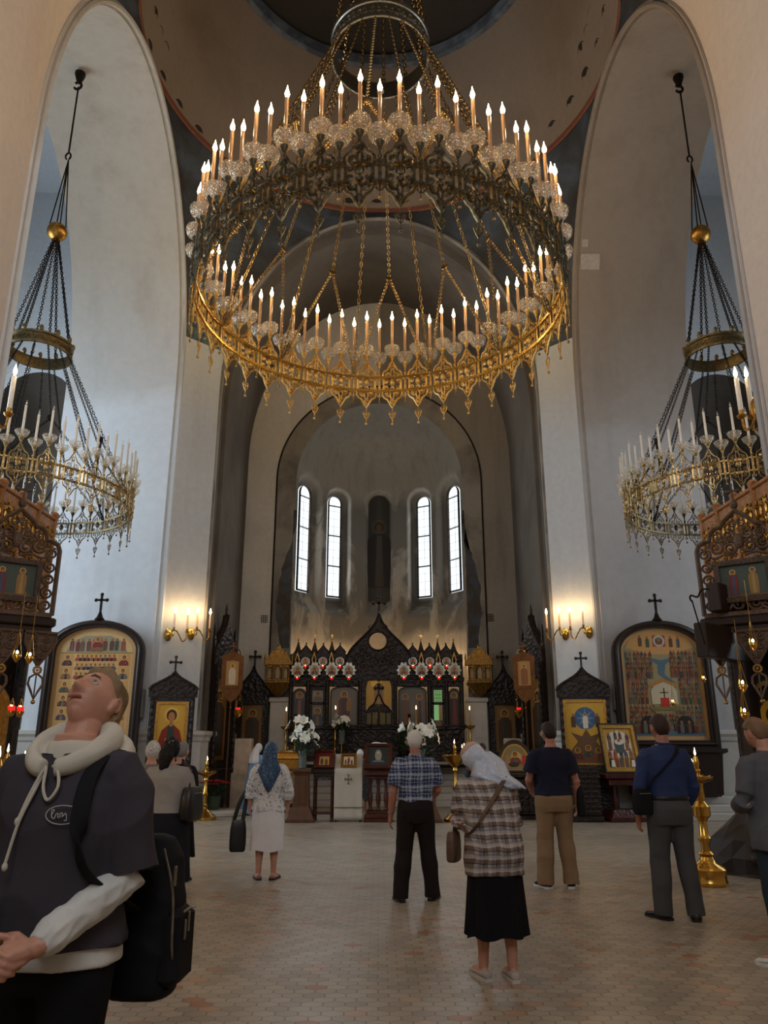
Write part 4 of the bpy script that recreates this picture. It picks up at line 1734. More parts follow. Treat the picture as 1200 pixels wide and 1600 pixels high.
# body: posts, rails and plinth
m = MB()
m.bbox(-2.52, 2.38, -.04, .06, 0, .9, .01)
m.bbox(-2.55, 2.41, -.12, .08, 0, .1, .015)
m.bbox(-2.55, 2.41, -.1, .08, .88, .98, .015)
m.obj('plinth', carved, ICO)
m = MB()
for i in range(-5, 6):
    x = i * .43
    if abs(x) < .5:
        continue
    for s in (0, 1):
        m.tube([(x + .13 * math.cos(a), -.07, .3 + .32 * s + .13 * math.sin(a)) for a in np.linspace(0, 2 * PI, 13)[:-1]], .018, 5, closed=True, up=(0, 1, 0))
        m.ell((x, -.06, .3 + .32 * s), (.05, .03, .05), 8, 5)
m.obj('plinth_lattice', MAT['dwood_s'], ICO)
posts = [-2.46, -1.98, -1.44, -.52, .46, 1.42, 1.9, 2.32]
for x in posts:
    m = MB()
    w = .06
    m.bbox(x - w, x + w, -.1, .06, .95, 2.35, .01)
    m.tube([(x, -.13, z) for z in np.linspace(1.0, 2.3, 22)], [.04 + .014 * (i % 2) for i in range(22)], 8)
    m.bbox(x - w - .02, x + w + .02, -.17, .06, .95, 1.03, .012)
    m.bbox(x - w - .02, x + w + .02, -.17, .06, 2.24, 2.34, .012)
    m.obj('post', MAT['dwood'], ICO)
m = MB()
for xa, xb in ((-2.52, -.46), (.42, 2.38)):
    m.bbox(xa, xb, -.12, .06, 2.1, 2.36, .02)
    m.bbox(xa, xb, -.06, .06, 2.36, 3.05, .01)
    m.bbox(xa, xb, -.14, .06, 2.84, 2.94, .02)
    m.bbox(xa - .03, xb + .03, -.15, .06, 2.3, 2.37, .02)
m.obj('upper_panel', carved, ICO)
# gables and spires along the top
spx = [-2.3, -1.83, -1.34, 1.2, 1.68, 2.13]
for x in spx:
    m = MB()
    m.rings([[(x + r * math.cos(PI / 4 + PI / 2 * j), .0 + r * math.sin(PI / 4 + PI / 2 * j), z) for j in range(4)] for r, z in ((.2, 2.94), (.19, 3.05), (.12, 3.15), (.06, 3.3), (.03, 3.4), (.012, 3.46))])
    g = m.obj('spire', MAT['dwood'], ICO, smooth=False)
    m = MB()
    m.lathe([(.012, 3.42), (.03, 3.46), (.022, 3.5), (.008, 3.53)], 8, at=(x, 0, 0))
    cross(m, x, 3.52, .13, -.008, .008, .008, False)
    m.obj('finial', MAT['brass'], g)
    m = MB()
    m.frame([(x, 2.68), (x + .07, 2.86), (x, 3.1), (x - .07, 2.86)], [(x, 2.73), (x + .045, 2.86), (x, 3.03), (x - .045, 2.86)], -.19, -.15)
    m.obj('lozenge', MAT['bronze'], g, smooth=False)
mdx = [-2.07, -1.58, -1.1, .96, 1.44, 1.91]
for x in mdx:
    m = MB()
    o = ogee(.16, 2.9, 3.08, 3.34)
    m.prism([(x + a, b) for a, b in o], -.12, .04)
    m.tube([(x + a, -.12, b) for a, b in o[1:-1]], .018, 5, up=(0, 1, 0))
    m.ell((x, -.03, 3.36), (.025, .025, .04), 8, 6)
    m.obj('small_gable', MAT['dwood'], ICO)
    m = MB()
    m.frame([(x + .125 * math.cos(2 * PI * k / 20), 2.82 + .125 * math.sin(2 * PI * k / 20)) for k in range(20)], [(x + .1 * math.cos(2 * PI * k / 20), 2.82 + .1 * math.sin(2 * PI * k / 20)) for k in range(20)], -.19, -.14)
    fm = m.obj('medallion', MAT['silver'], ICO)
    p = MB()
    disc(p, x, 2.82, .105, -.165, C(176, 158, 140), 20)
    bust(p, x, 2.74, .17, ROBES[int(abs(x) * 10) % 8], y=-.168, halo=C(190, 150, 90))
    p.obj('painting', MAT['paint'], fm, smooth=False)
smx = [-2.28, -1.8, -1.32, -.84, .7, 1.2, 1.68, 2.12]
for i, x in enumerate(smx):
    pts = []
    for k in range(40):
        a = 2 * PI * k / 40
        lob = .165 + .022 * math.cos(10 * a)
        pts.append((x + lob * math.cos(a) * 1.12, 2.56 + lob * 1.15 * math.sin(a) + (.0 if math.sin(a) < .85 else .03)))
    m = MB()
    m.prism(pts, -.24, -.1)
    fm = m.obj('scalloped_icon', MAT['silver'], ICO, smooth=False)
    p = MB()
    shape(p, [(x - .12, 2.42), (x + .12, 2.42), (x + .12, 2.6), (x, 2.72), (x - .12, 2.6)], -.244, C(170, 150, 128))
    bust(p, x, 2.43, .22, ROBES[i % 8], ROBES[(i + 3) % 8], y=-.247, halo=C(196, 158, 96))
    p.obj('painting', MAT['paint'], fm, smooth=False)

# icons of the main tier
def tier_icon(x0, x1, z0, z1, kind, ground, seed):
    w = (x1 - x0) / 2
    cx = (x0 + x1) / 2
    ol = [(cx + a, b) for a, b in arched(w, z0, z1 - .16, .16, 10)]
    il = [(cx + a, b) for a, b in arched(w - .035, z0 + .035, z1 - .17, .135, 10)]
    m = MB()
    m.frame(ol, il, -.07, .0)
    fm = m.obj('icon', MAT['dwood_s'], ICO, smooth=False)
    p = MB()
    shape(p, il, -.02, ground)
    if kind == 'mother':
        full(p, cx, z0 + .04, .98, C(96, 48, 42), C(60, 60, 70), y=-.023, halo=C(180, 146, 90))
        full(p, cx + .13, z0 + .42, .4, C(150, 110, 60), y=-.03, halo=C(180, 146, 90))
    elif kind == 'two':
        full(p, cx - .2, z0 + .04, .9, C(92, 86, 80), C(120, 70, 50), y=-.023, halo=C(160, 130, 86))
        full(p, cx + .2, z0 + .04, .9, C(110, 96, 78), C(70, 60, 60), y=-.023, halo=C(160, 130, 86))
    else:
        full(p, cx, z0 + .04, min(.95, z1 - z0 - .1), ROBES[seed], ROBES[(seed + 3) % 8], y=-.023, halo=C(170, 134, 80))
    p.obj('painting', MAT['paint'], fm, smooth=False)


tier_icon(-2.4, -2.04, .98, 2.05, 'one', C(84, 84, 84), 1)
tier_icon(-1.36, -.58, .98, 2.12, 'mother', C(120, 114, 102), 0)
tier_icon(.54, 1.34, .98, 2.12, 'two', C(104, 100, 92), 0)
tier_icon(1.96, 2.26, .98, 2.05, 'one', C(92, 86, 78), 5)
# deacon doors with an icon below a pierced grille
glow = emit('green_reflection_glow', lin((150, 200, 130)), 0.55)  # green glow put in for a reflection on the door glass
for x0, x1, lit in ((-1.92, -1.5, False), (1.48, 1.84, True)):
    m = MB()
    m.frame(rect(x0, x1, .05, 2.1), rect(x0 + .06, x1 - .06, .5, 2.0), -.06, .02)
    m.bbox(x0, x1, -.06, .0, 1.58, 1.66, .01)
    m.bbox(x0, x1, -.05, .0, .05, .5, .01)
    dr = m.obj('side_door', MAT['dwood'], ICO, smooth=False)
    if lit:
        g = MB()
        g.prism(rect(x0 + .06, x1 - .06, 1.66, 2.0), -.02, -.01)
        g.prism(rect(x0 + .06, x1 - .16, 1.14, 1.58), -.02, -.01)
        g.obj('reflection_pane', glow, dr, smooth=False)
        gr = MB()
        for k in range(4):
            for q in range(3):
                gr.tube([(x0 + .1 + .055 * k + .03 * math.cos(a), -.03, 1.72 + .1 * q + .05 * math.sin(a)) for a in np.linspace(0, 2 * PI, 9)[:-1]], .008, 4, closed=True, up=(0, 1, 0))
        gr.obj('pierced_grille', MAT['dwood'], dr)
        p = MB()
        shape(p, rect(x0 + .06, x1 - .06, .5, 1.14), -.02, C(88, 70, 58))
        full(p, (x0 + x1) / 2, .52, .6, C(120, 76, 54), y=-.023, halo=C(150, 120, 76))
        p.obj('painting', MAT['paint'], dr, smooth=False)
    else:
        p = MB()
        shape(p, rect(x0 + .06, x1 - .06, 1.66, 2.0), -.02, C(150, 142, 128))
        bust(p, (x0 + x1) / 2, 1.68, .3, C(110, 96, 80), y=-.023, halo=C(170, 150, 110))
        shape(p, rect(x0 + .06, x1 - .06, .5, 1.58), -.02, C(112, 104, 92))
        full(p, (x0 + x1) / 2, .55, .98, C(66, 76, 84), C(120, 100, 84), y=-.023, halo=C(160, 140, 100))
        p.obj('painting', MAT['paint'], dr, smooth=False)
# the central gable
m = MB()
oc = ogee(.9, 2.3, 2.9, 4.3, 14)
n = 28
hole = [(-.03 + .27 * math.cos(2 * PI * k / n), 3.42 + .27 * math.sin(2 * PI * k / n)) for k in range(n)]
# wall of the gable as quads between outline and round opening
oo = []
tot = oc + [oc[0]]
seglen = [math.dist(a, b) for a, b in zip(tot[:-1], tot[1:])]
for k in range(n):
    a = 2 * PI * k / n
    dx, dz = math.cos(a), math.sin(a)
    best = 9
    for (xa, za_), (xb, zb) in zip(tot[:-1], tot[1:]):
        ex, ez = xb - xa, zb - za_
        den = dx * ez - dz * ex
        if abs(den) < 1e-9:
            continue
        qx, qz = xa + .03, za_ - 3.42
        t = (qx * ez - qz * ex) / den
        s_ = (qx * dz - qz * dx) / den
        if t > .05 and -1e-6 <= s_ <= 1 + 1e-6:
            best = min(best, t)
    oo.append((-.03 + dx * best, 3.42 + dz * best))
oo[n // 4] = (-.0, 4.3)
m.frame([(x, z) for x, z in oo], hole, -.16, .02)
m.tube([(x, -.16, z) for x, z in oc[1:-1]], .04, 6, up=(0, 1, 0))
m.obj('centre_gable', carved, ICO, smooth=False)
m = MB()
m.tube([(x, -.17, z) for x, z in hole], .028, 6, closed=True, up=(0, 1, 0))
for (x, z, r) in ((.42, 3.2, .1), (.3, 2.98, .11), (.55, 2.95, .09), (.12, 2.82, .11), (.4, 2.72, .1), (.68, 2.75, .09), (.2, 3.85, .06)):
    for s in (-1, 1):
        m.tube([(s * x - .03 + r * math.cos(a), -.165, z + r * math.sin(a)) for a in np.linspace(0, 2 * PI, 15)[:-1]], .016, 5, closed=True, up=(0, 1, 0))
        m.ell((s * x - .03, -.16, z), (r * .35, .03, r * .35), 8, 5)
m.obj('gable_rings', MAT['dwood_s'], ICO)
m = MB()
cross(m, 0, 4.28, .46, -.1, -.04, .035)
m.obj('cross', MAT['dwood'], ICO)
# royal doors
m = MB()
arc_in = arched(.36, .95, 2.02, .5, 16)
arc_out = arched(.5, .95, 2.02, .66, 16)
m.frame(arc_out, arc_in, -.15, .05)
m.obj('door_arch', MAT['dwood'], ICO, smooth=False)
p = MB()
shape(p, arched(.36, 1.55, 2.02, .5, 16), -.0, C(170, 126, 44))
disc(p, -.08, 2.22, .15, -.003, C(206, 160, 60), 20)
full(p, 0, 1.6, .78, C(128, 96, 52), C(150, 110, 60), y=-.005, halo=C(216, 172, 76))
p.obj('lunette_icon', MAT['paint_gold'], ICO, smooth=False)
for s in (-1, 1):
    m = MB()
    zt = lambda x: 1.45 + .42 * (1 - abs(x) / .36)
    ol = [(s * .01, .1), (s * .36, .1), (s * .36, 1.35), (s * .26, 1.5), (s * .14, 1.6), (s * .06, 1.78), (s * .01, 1.9)]
    m.prism(ol, -.06, -.02) if False else None
    for x in (.02, .19, .345):
        m.bbox(min(s * (x - .02), s * (x + .02)), max(s * (x - .02), s * (x + .02)), -.08, -.03, .1, 1.4, .006)
    for z in (.1, .55, .98, 1.38):
        m.bbox(min(s * .01, s * .36), max(s * .01, s * .36), -.08, -.03, z, z + .05, .006)
    m.tube([(x, -.055, z) for x, z in ol[2:]], .025, 6, up=(0, 1, 0))
    m.prism(rect(min(s * .04, s * .33), max(s * .04, s * .33), .12, .55), -.05, -.04)
    m.prism([ol[2], ol[3], ol[4], (s * .01, 1.6), (s * .01, 1.38)], -.05, -.04)
    dr = m.obj('royal_door', MAT['dwood'], ICO, smooth=False)
    c = MB()
    for x in (.105, .265):
        c.prism(rect(min(s * (x - .055), s * (x + .055)), max(s * (x - .055), s * (x + .055)), 1.03, 1.38), -.035, -.03)
        c.prism(rect(min(s * (x - .055), s * (x + .055)), max(s * (x - .055), s * (x + .055)), .6, .98), -.035, -.03)
    c.obj('curtain', simple('olive_curtain', (120, 112, 76), .8), dr, smooth=False)
m = MB()
cross(m, 0, 1.86, .3, -.09, -.05, .028)
m.obj('door_cross', MAT['dwood'], ICO)

# unseen tube lamps assumed low behind the screen, for glow on the apse wall
for s, sd in ((-1, 'left'), (1, 'right')):
    al = [s * math.radians(a) for a in np.linspace(14, 66, 12)]
    m = MB()
    m.tube([(2.72 * math.sin(a), YAC + 2.72 * math.cos(a), 4.05) for a in al], .03, 8, up=(0, 0, 1))
    o = m.obj('assumed_strip_lamp', emit('assumed_warm_tube_%s' % sd, (1, .7, .38), 5), None)
    tag(o, 'unseen assumed curved warm tube lamp on the apse wall behind the %s half of icon screen' % sd, 'lamp')
    m = MB()
    for a in al[1::3]:
        m.M = T(0, YAC, 0) @ rotz(-a)
        m.bbox(-.02, .02, 2.7, 2.99, 4.0, 4.03, .004)
    m.M = None
    m.obj('lamp_bracket', MAT['iron'], o)  # holds the assumed, unseen lamp
    for a in al[1::3]:
        point_light('assumed_tube_light', (2.6 * math.sin(a), YAC + 2.6 * math.cos(a), 4.15), 17, (1, .66, .34), .08, o)

# red votive lamps before the screen
def votive(name, label, loc, h=.16, group=None, glass='red'):
    r = thing(name, label, 'votive lamp', loc, group=group)
    m = MB()
    m.lathe([(.008, -.06), (.03, -.045), (.045, -.01), (.05, .01), (.04, .012)], 12)
    for k in range(3):
        a = 2 * PI * k / 3
        m.tube([(.048 * math.cos(a), .048 * math.sin(a), .01), (0, 0, h)], .004, 4)
    m.obj('brass_holder', MAT['brass'], r)
    m = MB()
    m.lathe([(.02, .0), (.035, .015), (.045, .06), (.04, .065), (.03, .02)], 12)
    m.obj('red_glass', MAT['redglass'], r)
    m = MB()
    m.ell((0, 0, .06), (.014, .014, .022), 8, 6)
    m.obj('flame', MAT['flame_s'], r)
    return r


rg = NT('ruby_glass')
rg.setb(Roughness=.12)
rg.b.inputs['Base Color'].default_value = (.5, .01, .01, 1)
rg.b.inputs['Emission Color'].default_value = (1, .02, .02, 1)
rg.b.inputs['Emission Strength'].default_value = .8
MAT['redglass'] = rg.m
names = {0: 'leftmost', 1: 'second from left', 2: 'third from left', 3: 'fourth from left', 4: 'fifth from left', 5: 'sixth from left', 6: 'seventh from left', 7: 'rightmost'}
for i, x in enumerate(mdx):
    votive('votive_lamp', 'red votive lamp under the round medallions of icon screen, %s of six' % ('rightmost' if i == 5 else names[i]), (x * 1.05, YI - .24, PZ + 2.62), group='red lamps under the medallions')
for i, x in enumerate(smx):
    votive('votive_lamp', 'red votive lamp under the scalloped icons of icon screen, %s of eight' % names[i], (x * 1.05, YI - .3, PZ + 2.28), group='red lamps under the scalloped icons')

MAT['oldgilt'] = metal('tarnished_carved_gilding', (168, 128, 70), .45, .25, 26)
# gilt shrines above the marble posts
for sgn in (-1, 1):
    r = thing('gilt_shrine', 'gilded little temple shrine on the %s marble post beside the icon screen' % ('left' if sgn < 0 else 'right'), 'shrine', (sgn * 2.97, YA - .42, 2.93))
    m = MB()
    m.rings([[(-x, -y, z), (x, -y, z), (x, y * .6, z), (-x, y * .6, z)] for x, y, z in ((.05, .04, -.0), (.12, .1, .06), (.26, .2, .22), (.36, .24, .34), (.38, .26, .38))])
    m.obj('corbel', MAT['oldgilt'], r)
    m = MB()
    m.bbox(-.36, .36, -.24, .12, .38, .44, .01)
    m.bbox(-.33, .33, -.2, .12, .44, .92, .01)
    for x in (-.33, -.14, .14, .33):
        m.lathe([(.03, .44), (.022, .48), (.022, .86), (.032, .9)], 8, at=(x, -.24, 0))
    for x in (-.235, .0, .235):
        w = .07 if x else .1
        m.tube([(x + a, -.22, b) for a, b in arched(w, .5, .76, w, 8)], .014, 5, closed=True, up=(0, 1, 0))
    m.obj('body', MAT['oldgilt'], r)
    m = MB()
    m.prism([(-.4, .9), (.4, .9), (.0, 1.22)], -.27, -.2)
    m.rings([[(-x, -.24, z), (x, -.24, z), (x, .12, z), (-x, .12, z)] for x, z in ((.42, .9), (.36, 1.05), (.22, 1.25), (.1, 1.36), (.03, 1.42))])
    m.obj('roof', MAT['oldgilt'], r)
    m = MB()
    for x, h in ((-.4, .34), (-.2, .12), (.2, .12), (.4, .34), (0, .1)):
        b = .92 if abs(x) > .3 else (1.2 if x else 1.42)
        m.lathe([(.035, b), (.02, b + h * .5), (.035, b + h * .55), (.006, b + h)], 8, at=(x, -.1, 0))
    m.obj('pinnacle', MAT['bronze'], r)
    p = MB()
    for i, x in enumerate((-.235, 0, .235)):
        w = .06 if x else .09
        shape(p, [(x + a, b) for a, b in arched(w, .5, .76, w, 8)], -.206, C(70, 62, 52))
        full(p, x, .5, .3 if x else .36, C(150, 128, 92), y=-.209, halo=C(190, 150, 80))
    p.obj('painting', MAT['paint'], r, smooth=False)

# ------------------------------------------------------------------ tall cases against the sanctuary side walls
for sgn in (-1, 1):
    sd = 'left' if sgn < 0 else 'right'
    r = thing('tall_icon_case', 'tall black carved icon case with pointed spires on the %s sanctuary wall' % sd, 'icon case', (sgn * 4.18, 20.55, 0), rz=-sgn * math.radians(72))
    m = MB()
    m.bbox(-.62, .62, -.28, .0, 0, .95, .02)
    m.bbox(-.66, .66, -.32, .0, .92, 1.0, .02)
    m.obj('cabinet', MAT['dwood'], r)
    m = MB()
    m.frame(rect(-.6, .6, 1.0, 3.6), rect(-.38, .38, 1.2, 3.25), -.2, 0)
    for s in (-1, 1):
        m.tube([(s * .5, -.22, z) for z in np.linspace(1.05, 3.55, 30)], [.04 + .014 * (i % 2) for i in range(30)], 8)
    m.obj('frame', MAT['dwood'], r, smooth=False)
    m = MB()
    m.prism(ogee(.62, 3.55, 3.75, 4.9, 12), -.2, 0)
    m.lathe([(.02, 4.86), (.05, 4.92), (.03, 4.98), (.045, 5.02), (.01, 5.2)], 10, at=(0, -.1, 0))
    for s in (-1, 1):
        m.rings([[(s * .54 + q * math.cos(PI / 4 + PI / 2 * j), -.1 + q * math.sin(PI / 4 + PI / 2 * j), z) for j in range(4)] for q, z in ((.12, 3.6), (.12, 3.85), (.07, 4.1), (.03, 4.4), (.04, 4.45), (.008, 4.6))])
    m.obj('gable', carved, r)
    p = MB()
    shape(p, rect(-.38, .38, 1.2, 3.25), -.05, C(150, 110, 56))
    full(p, 0, 1.3, 1.7, C(92, 60, 44), C(70, 74, 64), y=-.053, halo=C(190, 146, 76))
    p.obj('painting', MAT['paint_gold'], r, smooth=False)

    r = thing('icon_case', 'black carved icon case topped by budded cross, between %s tall case and marble post' % sd, 'icon case', (sgn * 3.72, YA - .1, PZ))
    m = MB()
    m.prism(ogee(.5, 1.72, 1.9, 2.75, 12), -.2, 0)
    m.tube([(x, -.2, z) for x, z in ogee(.5, 1.72, 1.9, 2.75, 12)[1:-1]], .03, 6, up=(0, 1, 0))
    m.obj('gable', carved, r)
    m = MB()
    m.frame(rect(-.46, .46, 0, 1.75), rect(-.3, .3, .25, 1.6), -.18, 0)
    m.obj('frame', MAT['dwood'], r, smooth=False)
    m = MB()
    cross(m, 0, 2.72, .42, -.13, -.07, .028)
    m.obj('cross', MAT['dwood'], r)
    p = MB()
    shape(p, rect(-.3, .3, .25, 1.6), -.06, C(140, 108, 66))
    full(p, 0, .3, 1.2, C(92, 66, 48), C(66, 70, 64), y=-.063, halo=C(176, 138, 76))
    p.obj('painting', MAT['paint_gold'], r, smooth=False)

    # processional banner on a pole in its socket
    b = at(351 if sgn < 0 else 830, 1255, 19.6)
    r = thing('church_banner', 'bronze processional banner board with icon on tall pole, %s of sanctuary' % sd, 'banner', (b.x, 19.6, 0), rz=-sgn * math.radians(18))
    m = MB()
    m.lathe([(.16, 0), (.16, .05), (.06, .1), (.03, .2)], 14)
    m.lathe([(.02, .1), (.02, 3.9), (.035, 3.92), (.035, 3.96), (.015, 4.0)], 8)
    m.obj('pole', MAT['mwood'], r)
    m = MB()
    m.frame([(-.27, 2.9), (.27, 2.9), (.27, 3.7), (0, 3.82), (-.27, 3.7)], [(-.16, 2.98), (.16, 2.98), (.16, 3.58), (0, 3.6), (-.16, 3.58)], -.06, -.02)
    m.prism([(-.27, 2.9), (.27, 2.9), (.14, 2.68), (0, 2.55), (-.14, 2.68)], -.05, -.03)
    for s in (-1, 0, 1):
        m.tube([(s * .22, -.04, 2.82 - .2 * (s == 0)), (s * .22, -.04, 2.66 - .2 * (s == 0))], .01, 5)
        m.ell((s * .22, -.04, 2.63 - .2 * (s == 0)), (.028, .028, .04), 8, 6)
    cross(m, 0, 3.8, .22, -.045, -.03, .014)
    m.obj('board', metal('copper_bronze', (120, 82, 52), .4, .6), r, smooth=False)
    p = MB()
    shape(p, rect(-.17, .17, 2.97, 3.6), -.035, C(176, 132, 80))
    full(p, 0, 3.0, .52, C(200, 186, 160) if sgn < 0 else C(140, 90, 60), y=-.038, halo=C(212, 166, 84))
    p.obj('painting', MAT['paint_gold'], r, smooth=False)

    # hanging lamp on a bracket in front of the case
    q = at(372 if sgn < 0 else 811, 1112, 19.75)
    r = thing('hanging_lamp', 'brass hanging oil lamp with red glass before the %s tall icon case' % sd, 'hanging lamp', q)
    m = MB()
    m.lathe([(.01, -.16), (.04, -.13), (.1, -.05), (.12, 0), (.1, .02), (.11, .04)], 14)
    for k in range(3):
        a = 2 * PI * k / 3
        m.tube([(.11 * math.cos(a), .11 * math.sin(a), .03), (0, 0, .75)], .005, 4)
    m.tube([(0, 0, .75), (0, 0, 1.35)], .006, 4)
    m.tube(bez([(0, 0, 1.35), (sgn * .06, 0, 1.52), (sgn * .2, 0, 1.5), (sgn * .3, 0, 1.3)], 5), .015, 5, up=(0, 1, 0))
    m.obj('brass_bowl', MAT['brass'], r)
    m = MB()
    m.lathe([(.05, .02), (.06, .1), (.055, .1), (.045, .03)], 12)
    m.obj('red_glass', MAT['redglass'], r)
    # veined marble pedestal block
    m = MB()
    x0, x1 = sorted((sgn * 3.2, sgn * 3.62))
    m.bbox(x0, x1, 20.15, 20.55, 0, 1.72, .015)
    m.bbox(x0 - .04, x1 + .04, 20.11, 20.59, 0, .9, .015)
    tag(m.obj('marble_pedestal', simple('brown_veined_marble', (168, 152, 136), .3, var=.22, scale=5, obj=False)), 'pale veined marble pedestal standing before the %s tall icon case' % sd, 'pedestal')
# ------------------------------------------------------------------ candle light behind the round opening of the screen
r = thing('candelabrum', 'branched candelabrum with small flames seen through the round opening of icon screen', 'candelabrum', (0, 25.6, PZ))
m = MB()
m.lathe([(.22, 0), (.24, .05), (.08, .15), (.04, .3), (.06, 1.2), (.03, 1.3), (.03, 2.9), (.06, 3.0), (.02, 3.1)], 12)
for k in range(5):
    for s in (-1, 1):
        m.tube(bez([(0, 0, 2.5), (s * .05 * (k + 1), 0, 2.55), (s * .075 * (k + 1), 0, 2.9 + .02 * k), (s * .075 * (k + 1), 0, 3.08 + .05 * (k % 2))], 4), .012, 5, up=(0, 1, 0))
m.obj('stand', MAT['brass'], r)
for k in range(5):
    for s in (-1, 1):
        m = MB()
        m.lathe([(.012, 3.06), (.012, 3.18), (.02, 3.21), (.012, 3.26), (.002, 3.3)], 8, at=(s * .075 * (k + 1), 0, .05 * (k % 2)))
        m.obj('flame', MAT['flame_s'], r)

# ------------------------------------------------------------------ candle stands
def wax_candle(r, x, y, z, h, lit=True, rad=.008):
    m = MB()
    m.lathe([(rad, 0), (rad * .9, h), (.002, h + .01)], 8, at=(x, y, z))
    c = m.obj('wax_candle', MAT['wax'], r)
    if lit:
        m = MB()
        m.lathe([(.002, h + .01), (rad * 1.3, h + .03), (rad * .9, h + .055), (.001, h + .085)], 8, at=(x, y, z))
        m.obj('flame', MAT['flame_s'], c)


def floor_stand(label, loc, h, rt, rb, candles, bowl=.14, light=3.0, tall=None, mat='brass', drum=False):
    r = thing('candle_stand', label, 'candle stand', loc)
    m = MB()
    m.lathe([(rb, 0), (rb * 1.02, .02), (rb, .06), (rb * .9, .08), (rb * .55, .16), (.07, .22), (.055, .26), (.075, .3), (.05, .34)], 28)
    if drum:
        m = MB()
        m.lathe([(rb, 0), (rb * 1.03, .02), (rb, .05), (rb * .97, .06), (rb * .97, .15), (rb, .17), (rb * .9, .2), (rb * .5, .24), (.085, .27), (.07, .3), (.09, .33), (.06, .36)], 28)
    m.obj('base', MAT[mat], r)
    m = MB()
    b = h - bowl
    if drum:
        m.lathe([(.055, .34), (.05, .44), (.07, .47), (.075, .5), (.05, .53), (.045, .68), (.075, .72), (.1, .74), (.1, .84), (.075, .87), (.05, .9), (.06, .93), (.05, b)], 20)
    else:
            m.lathe([(.045, .32), (.04, b * .55), (.055, b * .57), (.07, b * .6), (.045, b * .64), (.035, b * .9), (.06, b * .93), (.05, b * .97), (.05, b)], 20)
    m.obj('stem', MAT[mat], r)
    m = MB()
    m.lathe([(.05, b - .02), (rt * .35, b + .02), (rt * .7, b + bowl * .5), (rt * .95, h - .02), (rt * 1.04, h), (rt * 1.04, h + .015), (rt * .94, h + .012), (rt * .3, h - .01)], 28)
    n = max(8, int(rt * 50))
    for k in range(n):
        a = 2 * PI * k / n
        m.lathe([(.012, h), (.012, h + .03), (.008, h + .03)], 6, at=(rt * .86 * math.cos(a), rt * .86 * math.sin(a), 0))
    m.obj('tray', MAT[mat], r)
    m = MB()
    m.lathe([(.05, h - .01), (.03, h + .04), (.045, h + .08), (.028, h + .1), (.04, h + .17), (.03, h + .2), (.02, h + .24)], 14)
    m.obj('centre_lamp', MAT[mat], r)
    rr = random.Random(int(loc[0] * 100))
    for i in range(candles):
        a = rr.uniform(0, 2 * PI)
        wax_candle(r, rt * .8 * math.cos(a), rt * .8 * math.sin(a), h + .01, rr.uniform(.1, .24))
    m = MB()
    m.lathe([(.002, .25), (.012, .27), (.008, .3), (.001, .34)], 8, at=(0, 0, h))
    m.obj('flame', MAT['flame_s'], r)
    if light:
        point_light('candle_light', (0, 0, h + .4), light, (1, .62, .3), .05, r)
    return r


g = ground(713, 1284)
floor_stand('tall polished brass candle stand with round bowl, centre, before the marble steps', g, 1.33, .27, .26, 2, .22)
g = ground(318, 1281)
floor_stand('brass candle stand on square foot beside the red poinsettia', g, .98, .22, .27, 0, .1, 1.5)
g = ground(1109, 1383)
floor_stand('brass candle stand with one lit candle in front of the carved rock block', g, 1.16, .17, .2, 1, .08, 4, drum=True)
floor_stand('gilt candle stand with wide candle tray at left frame edge, nearer one', (-3.05, 6.5, 0), 1.17, .3, .24, 4, .07, 9)
floor_stand('gilt candle stand with lamp behind the nearer one at left frame edge', (-3.95, 8.6, 0), 1.2, .3, .24, 2, .07, 4)


def tall_stick(label, loc, h, cone=None):
    r = thing('candlestick', label, 'candlestick', loc)
    m = MB()
    m.lathe([(.16, 0), (.17, .03), (.1, .08), (.04, .16), (.055, .22), (.028, .28), (.025, h * .55), (.04, h * .57), (.025, h * .6), (.025, h - .12), (.06, h - .1), (.13, h - .04), (.15, h), (.04, h - .01)], 18)
    m.obj('stem', MAT['brass'], r)
    m = MB()
    m.lathe([(.03, h), (.028, h + .12), (.016, h + .14), (.016, h + .42), (.004, h + .43)], 10)
    c = m.obj('candle', MAT['wax'] if not cone else MAT['brass'], r)
    m = MB()
    m.lathe([(.002, h + .43), (.014, h + .46), (.009, h + .5), (.001, h + .54)], 8)
    m.obj('flame', MAT['flame_s'], c)
    return r


for (u, h, Y, lb) in ((445, .95, 22.7, 'tall brass candlestick before the left end of icon screen'), (523, 1.0, 22.75, 'tall brass candlestick before the large icon left of the central doors'),
                      (651, 1.0, 22.75, 'tall brass candlestick before the large icon right of the central doors'), (736, .98, 22.7, 'tall brass candlestick before the right end of icon screen')):
    p = at(u, 1180, Y)
    tall_stick(lb, (p.x, Y, PZ), h)
for (u, lb) in ((460, 'slim gilt cone candle holder at the left end of icon screen'), (640, 'slim gilt cone candle holder right of the central doors')):
    p = at(u, 1180, 22.85)
    r = thing('cone_candle', lb, 'candle holder', (p.x, 22.85, PZ))
    m = MB()
    m.lathe([(.09, 0), (.1, .03), (.05, .06), (.03, .5), (.07, .55), (.055, .6), (.02, 1.15), (.008, 1.2)], 14)
    m.obj('holder', MAT['brass'], r)
    m = MB()
    m.ell((0, 0, 1.26), (.05, .05, .05), 12, 8)
    m.obj('dark_cup', MAT['iron'], r)

# ------------------------------------------------------------------ flowers
MAT['leaf'] = simple('lily_leaf', (44, 66, 38), .5, var=.3, scale=8)
MAT['petal'] = simple('white_petal', (236, 234, 220), .6, var=.05)
MAT['redpetal'] = simple('red_bract', (160, 22, 34), .55, var=.2)
gv = NT('vase_glass')
gv.setb(Roughness=.08)
gv.b.inputs['Base Color'].default_value = (.5, .6, .55, 1)
gv.b.inputs['Transmission Weight'].default_value = .75
MAT['vase'] = gv.m


